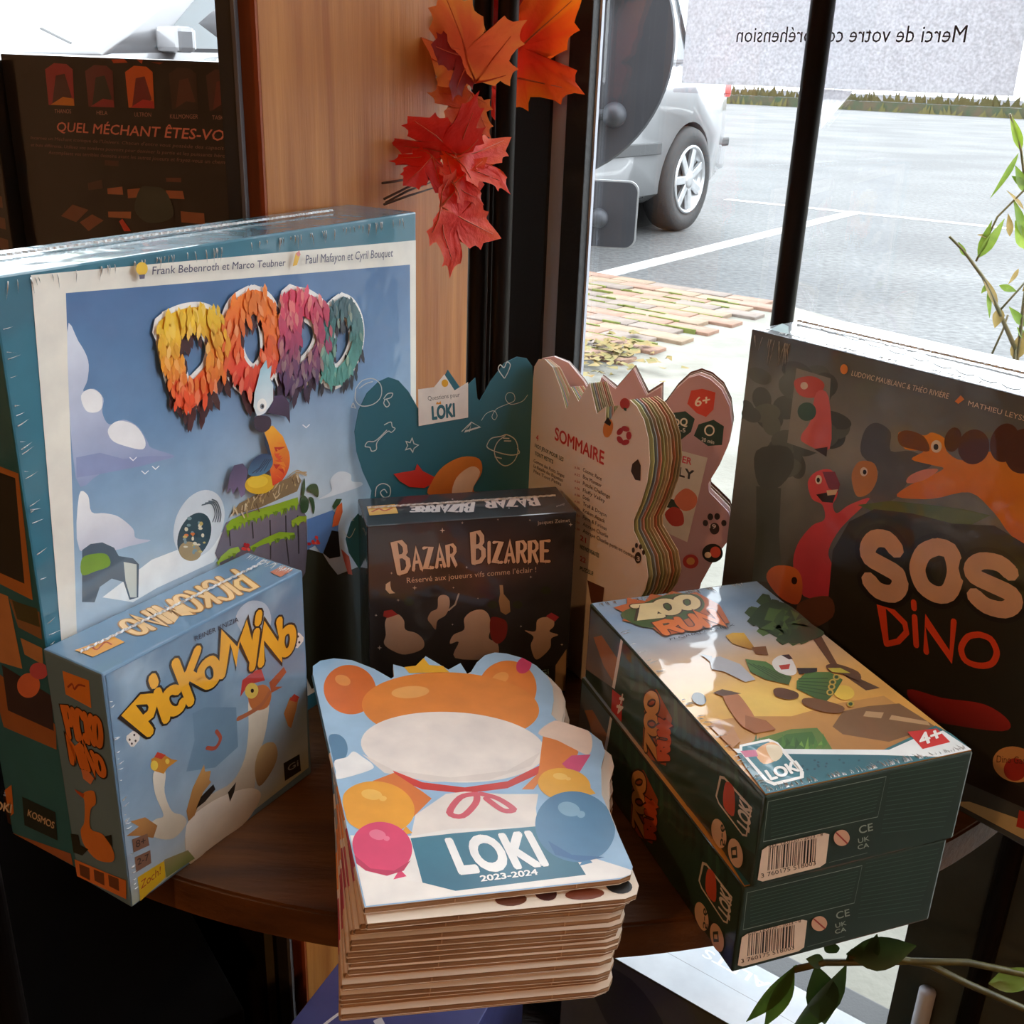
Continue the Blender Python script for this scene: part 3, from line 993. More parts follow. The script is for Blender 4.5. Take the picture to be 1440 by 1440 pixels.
    ('p','#30502c',0,[204.5,131.3,208.3,135.0,214.0,133.2,211.2,130.5,205.9,128.6]),
    ('p','#181413',0,[203.2,115.8,209.4,112.8,210.7,95.2,200.2,97.7,194.3,103.6,198.8,109.3]),
    ('p','#c9604a',0,[211.5,100.2,219.3,91.9,222.0,77.8,217.7,80.3,213.8,91.7]),
    ('p','#8a7350',0,[120.2,154.9,127.2,158.9,143.4,160.1,159.4,161.6,174.2,161.7,177.7,156.6,173.5,151.1,158.7,151.2,142.7,151.2,128.3,152.8]),
    ('l','#d9c39a',0.7,0,[158.7,161.4,156.1,159.4,154.5,158.8]),
    ('l','#a88c5c',0.55,0,[144.0,155.4,142.8,154.6,142.1,154.6]),
    ('l','#a88c5c',0.74,0,[145.6,155.5,143.8,154.4,142.7,154.6]),
    ('l','#6e5536',0.6,0,[147.8,159.4,149.1,156.9,149.9,155.5]),
    ('l','#6e5536',0.93,0,[138.1,153.9,137.6,153.0,137.3,152.3]),
    ('l','#a88c5c',0.93,0,[172.5,161.8,170.9,159.4,169.9,157.8]),
    ('l','#a88c5c',0.58,0,[136.9,155.4,137.6,152.9,138.0,151.1]),
    ('l','#6e5536',0.82,0,[174.5,160.1,174.0,158.2,173.7,156.6]),
    ('l','#c3a878',0.59,0,[124.4,157.3,124.8,154.8,125.0,153.0]),
    ('l','#c3a878',1.01,0,[171.1,157.5,171.8,156.0,172.3,155.2]),
    ('l','#c3a878',0.77,0,[156.6,156.7,155.4,155.3,154.6,154.5]),
    ('l','#e6d6b4',0.77,0,[138.1,159.0,138.3,157.9,138.4,157.0]),
    ('l','#c3a878',0.58,0,[162.3,159.2,161.5,158.0,161.0,157.1]),
    ('l','#a88c5c',0.98,0,[148.8,159.2,147.4,157.2,146.5,155.8]),
    ('l','#d9c39a',0.61,0,[145.3,154.9,145.0,153.9,144.8,153.1]),
    ('l','#d9c39a',0.63,0,[153.5,156.3,154.6,153.8,155.3,152.3]),
    ('l','#c3a878',0.79,0,[131.2,156.9,132.0,154.2,132.5,152.4]),
    ('l','#e6d6b4',0.6,0,[129.0,156.9,128.6,155.7,128.4,154.7]),
    ('l','#6e5536',1.0,0,[169.9,159.6,170.6,157.8,171.0,156.6]),
    ('l','#6e5536',1.05,0,[174.8,159.8,174.5,157.8,174.4,156.1]),
    ('l','#e6d6b4',0.64,0,[159.2,159.5,158.3,157.1,157.8,155.2]),
    ('l','#c3a878',0.79,0,[156.3,160.7,154.3,158.9,153.1,158.0]),
    ('l','#e6d6b4',0.96,0,[146.4,159.4,144.1,158.2,142.9,158.4]),
    ('l','#c3a878',0.63,0,[174.8,161.9,174.8,160.3,174.9,159.0]),
    ('l','#c3a878',0.8,0,[165.3,157.4,164.6,156.5,164.2,155.9]),
    ('l','#a88c5c',0.86,0,[148.6,160.9,147.6,159.6,146.9,158.7]),
    ('l','#d9c39a',0.85,0,[128.0,153.5,129.1,151.0,129.8,149.6]),
    ('l','#6e5536',0.85,0,[139.5,154.6,140.7,151.4,141.4,149.3]),
    ('l','#c3a878',0.84,0,[133.0,157.7,131.8,155.6,131.1,154.1]),
    ('l','#c3a878',0.83,0,[142.3,157.2,142.8,155.9,143.1,155.1]),
    ('l','#c3a878',0.73,0,[137.5,156.9,136.3,154.9,135.6,153.4]),
    ('l','#a88c5c',0.77,0,[123.2,157.5,122.2,155.3,121.5,153.6]),
    ('l','#c3a878',0.9,0,[133.4,160.0,133.8,158.5,134.0,157.4]),
    ('l','#e6d6b4',0.62,0,[150.5,160.0,150.4,159.0,150.3,158.2]),
    ('l','#d9c39a',0.88,0,[122.8,158.5,122.4,157.4,122.1,156.5]),
    ('l','#c3a878',0.72,0,[143.1,158.3,143.2,157.2,143.3,156.4]),
    ('l','#d9c39a',0.71,0,[142.9,160.4,140.5,158.3,139.1,157.5]),
    ('l','#e6d6b4',0.54,0,[131.4,157.5,132.0,156.1,132.4,155.3]),
    ('l','#a88c5c',0.79,0,[161.6,159.8,160.7,157.5,160.1,155.8]),
    ('l','#a88c5c',0.59,0,[152.2,161.0,153.3,159.0,154.0,158.0]),
    ('l','#d9c39a',0.88,0,[158.6,154.5,156.1,153.1,154.7,153.5]),
    ('l','#e6d6b4',0.91,0,[122.1,155.7,120.5,154.4,119.5,153.9]),
    ('l','#a88c5c',0.95,0,[131.5,152.9,132.1,150.8,132.4,149.3]),
    ('l','#d9c39a',0.93,0,[123.0,157.2,124.2,154.7,124.9,153.3]),
    ('l','#e6d6b4',0.82,0,[131.0,156.9,130.6,155.1,130.3,153.6]),
    ('l','#e6d6b4',0.74,0,[173.6,161.3,174.2,158.7,174.5,156.7]),
    ('l','#b79c70',0.48,1,[166.6,162.0,173.3,162.5,181.7,160.4]),
    ('l','#b79c70',0.48,1,[169.0,161.3,173.3,162.8,181.7,160.8]),
    ('l','#b79c70',0.49,1,[172.4,160.3,173.4,163.3,181.6,159.1]),
    ('l','#b79c70',0.49,1,[173.3,160.0,173.3,162.8,181.6,158.4]),
    ('l','#b79c70',0.48,1,[165.4,162.4,173.4,164.2,181.6,159.1]),
    ('l','#b79c70',0.49,1,[172.4,160.3,173.4,164.4,181.6,159.4]),
]
ART['dodo_front_bird'] = [
    ('p',('#4a4666','#7d6a8c'),0,[132.9,176.8,129.2,181.9,122.8,182.6,119.1,177.8,116.3,168.8,119.3,170.9,120.5,166.8,124.1,170.0,126.3,163.0,129.3,164.0,130.7,170.5]),
    ('p','#e0b325',1,[153.2,163.8,151.3,160.7,145.5,159.7,138.3,161.2,132.3,164.6,129.8,168.6,131.6,171.6,137.2,172.7,144.4,171.3,150.5,167.9]),
    ('p','#efc93a',1,[147.7,166.4,146.4,164.6,142.5,164.1,137.6,165.1,133.6,167.2,131.9,169.6,133.2,171.4,137.0,171.9,141.8,170.9,146.0,168.8]),
    ('p',('#f19a2a','#d8331f'),1,[151.9,179.4,157.4,181.8,164.4,179.8,166.3,174.7,164.9,168.5,160.5,163.9,154.1,162.6,152.3,167.1,150.5,172.2]),
    ('p',('#f5b02c','#dd3a20'),0,[146.2,197.1,154.0,196.7,161.4,188.5,165.9,177.8,164.9,168.6,159.5,163.0,151.3,162.0,149.7,171.9,151.9,179.4,149.4,188.2]),
    ('p','#f08a28',0,[156.0,186.4,160.7,184.9,162.1,181.7]),
    ('p','#f08a28',0,[162.1,183.5,163.6,182.8,158.1,181.6]),
    ('p','#c72c1e',0,[163.3,181.8,153.9,184.2,155.2,181.1]),
    ('p','#f08a28',0,[155.9,182.6,157.2,182.0,157.9,179.0]),
    ('p','#e8552a',0,[154.8,181.7,154.2,181.6,154.5,178.7]),
    ('p','#e8552a',0,[158.5,179.3,153.7,180.5,155.3,177.2]),
    ('p','#e8552a',0,[154.3,179.2,159.7,177.5,157.3,175.3]),
    ('p','#c72c1e',0,[160.5,176.2,159.3,176.3,154.6,174.8]),
    ('p','#e8552a',0,[158.6,175.4,153.7,176.6,161.4,171.5]),
    ('p','#f08a28',0,[161.1,173.4,154.3,175.1,162.8,169.8]),
    ('p','#c72c1e',0,[152.5,174.6,158.2,172.7,154.7,170.9]),
    ('p','#f08a28',0,[158.5,171.5,161.4,170.4,161.8,167.5]),
    ('p','#c72c1e',0,[155.8,171.0,160.2,169.5,160.7,166.5]),
    ('p','#c72c1e',0,[160.5,168.3,159.4,168.4,161.0,165.1]),
    ('p','#e8552a',0,[152.4,169.4,152.8,169.1,155.2,165.5]),
    ('p','#f08a28',0,[154.8,167.4,154.7,167.2,160.1,162.7]),
    ('p','#1e3550',0,[146.1,194.8,149.4,188.2,151.4,179.6,152.4,175.8,149.3,180.2,147.0,187.7]),
    ('p',('#2a3f63','#48799a'),1,[132.9,174.6,135.7,180.7,143.5,183.0,151.2,180.2,152.0,174.7,147.3,171.5,139.5,171.5]),
    ('l','#1d2d4a',0.54,0,[135.9,174.3,141.4,175.6,146.4,179.3]),
    ('l','#1d2d4a',0.54,0,[138.9,173.9,143.9,176.0,147.9,178.9]),
    ('l','#1d2d4a',0.54,0,[142.0,173.4,146.4,176.4,149.4,178.4]),
    ('l','#1d2d4a',0.55,0,[145.1,172.9,149.0,176.8,151.0,178.0]),
    ('p',('#8fc0d2','#e9eef0'),0,[141.2,218.3,144.2,224.2,146.7,230.2,151.6,234.3,152.2,229.0,155.4,230.5,153.7,223.2,155.8,219.4,155.1,210.6,148.5,205.5,142.3,204.8,139.8,211.0]),
    ('p',('#47355a','#2c2338'),0,[150.3,205.0,156.9,213.0,163.1,212.1,167.9,206.4,167.7,194.4,164.6,199.2,156.1,202.7]),
    ('p','#342a3e',1,[140.5,205.3,151.3,202.5,152.1,196.7,146.1,194.8,140.5,198.5]),
    ('p','#f5f5f0',1,[149.7,209.1,148.4,207.3,146.2,206.6,144.0,207.4,142.7,209.3,142.6,211.5,143.8,213.3,146.0,214.0,148.2,213.3,149.6,211.4]),
    ('p','#8b98a0',1,[148.0,209.2,147.6,208.4,146.7,208.0,145.7,208.3,144.9,209.0,144.7,210.0,145.1,210.8,146.0,211.2,147.0,210.9,147.8,210.2]),
    ('p','#111',1,[147.5,209.3,147.3,208.8,146.9,208.6,146.3,208.8,145.9,209.2,145.7,209.7,146.0,210.2,146.4,210.4,147.0,210.3,147.4,209.9]),
]
ART['dodo_front_text'] = [
    ('t','#4a4760','Frank Bebenroth et Marco Teubner',0.006,[79.6,289.2,169.8,281.7,80.4,292.9]),
    ('t','#4a4760','Paul Mafayon et Cyril Bouquet',0.006,[186.0,280.7,265.2,275.1,186.8,285.5]),
    ('p','#e2b12e',0,[175.6,280.8,178.3,287.3,181.5,288.3,182.0,286.1,179.1,280.9]),
    ('p','#d97f7a',0,[178.7,286.9,181.2,288.5,182.3,286.1,180.3,285.2]),
    ('p','#e8bd33',1,[77.3,292.2,76.5,290.5,74.6,289.7,72.5,290.0,71.0,291.3,70.6,293.1,71.4,294.7,73.2,295.6,75.3,295.3,76.9,294.0]),
    ('p','#5b5670',0,[71.9,290.1,75.4,289.9,74.9,288.0,72.1,288.2]),
]
ART['dodo_front_skel'] = [
    ('k',('#f6c526','#f0521f','#4a1f1f'),10.3,[86.5,262.2,98.0,264.0,109.5,262.6,116.9,256.8,118.9,246.3,114.2,236.0,106.1,230.5,95.7,225.7]),
    ('k',('#f6c526','#f0521f','#4a1f1f'),8.7,[86.5,262.2,87.3,252.4,89.6,240.2,92.8,228.5]),
    ('k',('#f5801f','#e63d2c','#4d1f2a'),10.5,[145.3,266.3,134.2,263.0,129.1,253.6,128.7,242.3,132.8,232.0,141.0,224.9,150.2,227.2,157.0,235.6,158.0,248.4,155.1,259.6,147.4,266.0]),
    ('k',('#e23a5c','#5a4068','#33233f'),11.3,[174.6,261.8,172.3,251.3,170.6,238.5,168.0,223.4]),
    ('k',('#e23a5c','#5a4068','#33233f'),10.7,[175.3,260.6,187.3,257.6,198.6,249.1,200.6,237.4,193.9,227.1,181.7,220.5,170.1,219.6]),
    ('k',('#1f4f58','#5aa79c','#22303c'),9.1,[218.1,252.7,208.1,248.6,204.1,239.0,203.5,227.6,202.1,217.3,210.8,211.9,222.0,216.7,229.9,227.2,230.4,239.0,225.1,248.1,218.9,252.0]),
]
ART['dodo_left_art'] = [
    ('p','#b5763a',0,[31.4,215.5,52.2,214.4,48.7,152.2,16.8,154.9]),
    ('p','#2c2b22',0,[30.6,212.5,49.5,211.7,44.5,159.4,18.1,160.6]),
    ('p','#c08a58',0,[15.4,149.1,30.5,149.1,32.6,111.0,5.5,107.9]),
    ('p','#8d6a44',0,[31.0,148.1,52.2,147.2,51.2,132.6,34.6,134.0]),
    ('p','#4b4a2c',0,[33.1,147.7,50.9,148.6,51.1,139.0,34.8,138.4]),
    ('p','#b98a5c',0,[34.9,128.6,50.3,127.9,49.1,118.7,36.1,120.0]),
    ('p','#a0652f',0,[4.9,105.4,51.6,86.6,49.5,71.7,9.4,69.9]),
    ('p','#3a2a2c',0,[16.6,108.0,51.8,102.8,49.6,82.4,15.3,81.7]),
    ('p','#d9784f',1,[43.9,104.7,40.4,99.7,35.0,95.9,29.6,94.7,26.4,96.6,26.7,101.0,30.4,106.0,35.8,109.7,41.1,110.8,44.2,108.9]),
    ('p','#c75a6a',1,[52.0,115.5,49.5,112.2,45.4,109.6,41.1,108.8,38.4,109.9,38.3,112.7,40.9,116.0,45.1,118.5,49.3,119.3,51.9,118.2]),
    ('p','#a06238',0,[0.6,0.6,48.1,8.6,48.5,1.3,0.6,0.6]),
    ('p','#17241d',0,[14.9,29.8,40.7,31.1,38.9,12.7,12.7,10.9]),
    ('t','#cbb79a','KOSMOS',0.02,[16.8,18.7,37.2,19.3,18.6,23.6]),
    ('p','#c9772f',0,[0.6,27.9,7.4,34.1,5.1,15.2,0.6,11.0]),
    ('p','#26352a',0,[0.6,16.1,3.8,22.2,2.9,14.3,0.6,10.1]),
    ('t','#d8c8b0','LOKI',0.03,[-15.5,10.3,2.6,14.5,-13.2,16.6]),
]
ART['pick_front_art'] = [
    ('q','sky_dusk',24,24,[0.6,1.0,127.8,5.6,129.8,129.7,2.1,129.3]),
    ('p','#b4c6d6',1,[80.7,124.6,89.8,129.0,101.2,123.0,105.0,111.7,98.3,104.8,85.4,111.9]),
    ('p','#7191ab',0,[47.8,85.1,55.9,84.4,76.2,73.6,75.5,49.8,59.1,46.6,40.6,55.2,47.5,69.5]),
    ('p',('#e6dcc9','#b9a98f'),1,[86.0,74.7,98.8,71.9,99.7,62.4,95.3,46.5,87.8,32.1,85.2,18.9,79.9,11.4,64.2,7.9,49.4,5.9,38.2,0.6,35.4,7.6,36.1,20.1,43.4,30.7,54.9,32.5,69.4,31.3,79.2,39.9,83.6,55.6]),
    ('p',('#f0e8da','#c8b89e'),1,[37.3,24.5,51.6,28.1,68.8,25.0,83.6,18.5,89.2,9.6,77.3,0.6,61.5,0.6,48.3,0.6,36.9,0.6]),
    ('p','#c23a33',0,[79.5,78.1,81.8,86.9,89.3,88.1,95.4,87.6,97.8,78.8,85.9,82.3]),
    ('p','#c8743c',1,[85.4,77.5,96.1,77.2,101.8,69.1,98.1,62.0,87.5,66.3]),
    ('p','#e6c65a',1,[92.3,74.6,90.6,72.8,87.8,72.8,85.1,74.7,83.3,77.7,83.2,80.6,84.9,82.4,87.6,82.4,90.4,80.5,92.2,77.6]),
    ('p','#2b1d14',1,[89.3,76.8,89.0,76.2,88.4,76.1,87.7,76.4,87.2,77.2,87.0,78.0,87.3,78.6,87.9,78.7,88.6,78.4,89.2,77.6]),
    ('p','#b85a30',0,[100.7,76.1,112.2,80.1,114.0,75.9,105.1,71.3,110.6,68.5,101.8,69.1]),
    ('l','#b86a44',2.66,1,[100.3,69.9,93.7,65.6,84.4,65.4,77.0,66.2]),
    ('l','#b5553f',2.18,1,[61.8,67.0,64.1,61.4,60.2,57.9,54.9,61.0]),
    ('p',('#e8dfce','#cdbfa6'),1,[21.0,65.8,26.1,66.3,28.1,61.5,26.3,51.6,29.4,38.5,35.4,32.1,37.4,25.7,28.9,22.4,19.1,29.0,12.6,38.4,19.2,40.2,24.2,39.4,20.8,53.9]),
    ('p','#c9872f',0,[20.7,74.2,27.0,74.1,32.6,67.2,36.0,64.6,29.7,64.1,26.9,62.2,21.2,67.4]),
    ('p','#c23a2a',0,[22.6,74.3,24.7,76.0,29.3,71.6,26.6,70.7]),
    ('p','#e9c84e',1,[24.2,68.6,23.6,67.3,22.4,66.9,21.1,67.7,20.2,69.3,20.0,71.1,20.6,72.4,21.7,72.8,23.0,72.0,24.0,70.4]),
    ('p','#e9c84e',1,[31.1,66.9,30.7,66.2,30.1,66.0,29.3,66.5,28.8,67.4,28.6,68.4,29.0,69.1,29.6,69.3,30.4,68.8,30.9,67.9]),
    ('p',('#c99a5c','#a5713c'),0,[38.2,32.9,43.4,43.5,52.0,52.7,52.2,48.2,56.0,46.5,54.4,41.8,55.6,39.8,49.7,37.0,43.0,27.1,38.8,26.1]),
    ('p',('#c08a50','#9c6a3a'),0,[20.0,36.0,13.5,45.2,5.2,48.2,9.4,42.4,2.0,41.9,9.9,36.6,16.8,30.7]),
    ('p','#1d1a16',0,[44.1,30.3,48.1,35.4,56.8,37.7,57.9,33.8,50.4,30.8]),
    ('p','#1d1a16',0,[66.0,26.8,72.2,29.6,70.2,24.2,66.9,20.3]),
    ('p',('#c9a874','#8f7350'),1,[91.7,40.6,101.1,37.9,103.6,28.3,98.1,20.6,88.2,17.0,86.1,30.5]),
    ('p','#b9783c',0,[110.2,51.6,115.7,59.3,122.1,54.7,120.0,49.0,115.2,39.4,112.9,42.1]),
    ('p','#c23a2a',0,[114.8,57.8,119.0,59.6,123.0,55.5,120.3,53.6]),
    ('p','#efe9df',0,[8.3,92.2,8.8,94.0,12.2,94.7,13.9,93.7,15.9,90.0,15.5,88.1,12.0,86.3,10.3,87.3]),
    ('p','#3a3030',1,[10.7,90.9,10.4,90.5,9.8,90.8,9.6,91.5,10.0,91.9,10.5,91.6]),
    ('p','#3a3030',1,[13.5,91.9,13.1,91.5,12.6,91.8,12.4,92.5,12.7,92.9,13.3,92.6]),
    ('p','#3a3030',1,[13.8,88.5,13.4,88.1,12.9,88.4,12.7,89.2,13.0,89.5,13.6,89.2]),
    ('p','#3a3030',1,[11.6,88.2,11.2,87.8,10.7,88.1,10.5,88.8,10.8,89.2,11.4,88.9]),
    ('p','#efe9df',0,[117.8,93.3,118.3,95.4,122.9,96.2,125.4,95.1,128.6,90.7,128.1,88.5,123.6,86.4,121.0,87.6]),
    ('p','#3a3030',1,[121.3,91.8,120.9,91.3,120.1,91.7,119.7,92.5,120.1,93.0,120.9,92.6]),
    ('p','#3a3030',1,[125.0,92.9,124.6,92.5,123.8,92.8,123.4,93.7,123.8,94.1,124.6,93.8]),
    ('p','#3a3030',1,[125.8,89.0,125.3,88.5,124.5,88.9,124.1,89.7,124.6,90.2,125.4,89.8]),
    ('p','#3a3030',1,[122.7,88.6,122.3,88.1,121.5,88.5,121.1,89.3,121.6,89.8,122.4,89.4]),
    ('p','#17181a',0,[107.7,20.4,120.7,19.0,121.2,7.4,108.0,8.3]),
    ('t','#9aa0a6','Gi',0.01,[110.9,12.9,119.4,12.0,110.8,17.1]),
    ('p','#84604c',0,[4.8,38.0,13.7,35.5,14.0,28.2,4.8,30.3]),
    ('t','#3b241c','8+',0.01,[6.4,32.0,12.0,30.6,6.7,36.1]),
    ('p','#84604c',0,[5.0,27.3,14.2,25.2,13.9,17.5,4.7,18.5]),
    ('t','#3b241c','2-7',0.01,[6.0,21.7,12.8,20.4,6.2,25.5]),
    ('p','#e3b81f',0,[5.2,15.1,21.5,13.6,21.2,3.4,5.1,0.6]),
    ('t','#a6321f','Zoch!',0.0,[6.2,7.0,18.5,7.6,6.8,11.7]),
    ('p',('#9a8d62','#6f7f3a'),0,[21.5,14.2,36.5,9.7,40.4,1.7,21.8,3.0]),
]
ART['pick_front_title'] = [
    ('g','#f2b01f','#17130f',1.2,5.05,'PiCKOMiNO',[[20.7,89.0,29.9,90.3,23.2,109.6,10.2,106.3],[28.4,90.6,34.8,91.1,29.7,116.1,23.1,115.7],[34.4,92.0,43.3,92.4,39.7,104.7,30.7,103.2],[46.1,91.7,57.5,97.8,55.5,117.7,39.0,117.4],[56.9,94.6,66.8,96.5,63.9,110.0,53.0,106.9],[68.3,97.0,89.7,95.6,86.5,114.8,70.9,117.1],[85.4,91.2,92.6,91.4,100.0,118.5,92.3,119.6],[94.4,90.6,111.5,89.0,111.3,108.9,98.3,108.3],[110.8,87.8,119.6,87.7,121.1,101.2,110.8,101.4]]),
    ('t','#26324a','REINER KNIZIA',0.0,[53.2,123.1,81.9,121.2,53.1,126.0]),
]
ART['pick_top_art'] = [
    ('g','#f0c98c','#a8783c',0.74,2.58,'PICKOMINO',[[109.8,29.4,101.3,29.6,93.7,6.0,101.5,4.9],[100.0,29.6,96.2,29.7,89.0,6.6,92.4,6.1],[94.9,29.7,86.7,29.9,80.2,7.8,87.8,6.8],[84.9,30.0,76.9,30.2,71.3,9.0,78.6,8.0],[75.2,30.2,67.4,30.4,62.5,10.2,69.7,9.2],[65.6,30.4,56.6,30.6,52.4,11.5,60.8,10.4],[55.2,30.7,51.9,30.7,48.1,12.1,51.2,11.7],[50.7,30.8,43.5,30.9,40.3,13.2,47.0,12.3],[41.9,31.0,34.9,31.1,32.2,14.3,38.8,13.4]]),
    ('p','#e8a63c',0,[7.1,26.6,25.4,23.1,24.8,14.3,7.7,15.0]),
    ('l','#b5482a',0.87,1,[8.9,23.1,13.2,23.6,12.9,18.9,19.5,21.3,19.8,17.4]),
    ('p','#c57a5c',0,[118.4,12.0,128.3,11.6,126.9,3.7,116.9,3.3]),
]
ART['pick_left_art'] = [
    ('p','#8a6a2e',0,[0.6,9.5,39.0,16.6,37.8,7.2,0.6,0.6]),
    ('p','#e08a35',0,[12.8,123.5,31.0,124.7,30.1,109.9,12.6,111.0]),
    ('l','#9a3f22',0.99,1,[15.2,115.8,18.6,118.6,19.6,116.2,23.1,119.6,27.5,120.6]),
    ('g','#e0812a','#241a12',0.74,3.26,'PiCKO',[[10.4,87.5,15.0,88.2,14.3,103.9,9.1,103.4],[15.7,88.3,17.8,88.7,17.4,104.2,15.1,104.0],[18.5,88.8,23.0,89.5,23.3,104.7,18.2,104.2],[24.0,89.6,28.5,90.3,29.5,105.2,24.4,104.8],[29.4,90.5,33.9,91.1,35.5,105.7,30.6,105.3]]),
    ('g','#e0812a','#241a12',0.76,3.33,'MiNO',[[10.1,72.8,17.0,73.3,17.0,85.4,10.4,86.1],[18.0,73.4,20.6,73.6,20.4,85.1,18.0,85.3],[21.5,73.7,27.1,74.1,26.7,84.4,21.3,85.0],[28.3,74.2,33.8,74.7,33.2,83.7,27.9,84.3]]),
    ('p','#d98a5a',0,[16.5,71.5,21.8,72.5,25.4,69.9,22.0,65.2,17.1,66.4]),
    ('p','#d8873a',1,[15.5,57.4,23.7,62.1,23.9,55.1,19.3,49.4,17.2,37.5,26.2,37.9,32.4,30.9,30.5,23.8,18.6,19.5,10.3,24.4,9.1,32.6,13.0,39.4,15.4,51.4]),
    ('p','#b5542a',0,[9.0,57.1,16.2,57.1,14.9,54.2,10.6,55.4]),
    ('p','#1f2415',0,[0.6,26.9,6.6,29.0,7.0,22.9,13.2,23.2,7.4,16.7,0.6,15.4]),
    ('p','#1f2415',0,[27.2,37.2,32.5,40.8,32.0,33.2]),
    ('p','#d8813a',0,[0.6,11.2,38.9,16.3,37.4,4.4,0.6,0.6]),
    ('p','#6b3f20',0,[3.9,9.9,11.8,11.1,10.9,2.9,3.3,2.5]),
    ('p','#6b3f20',0,[15.0,11.9,22.8,13.1,21.9,5.0,14.5,4.6]),
    ('p','#6b3f20',0,[25.9,13.8,33.6,15.0,32.8,7.0,25.5,6.6]),
]
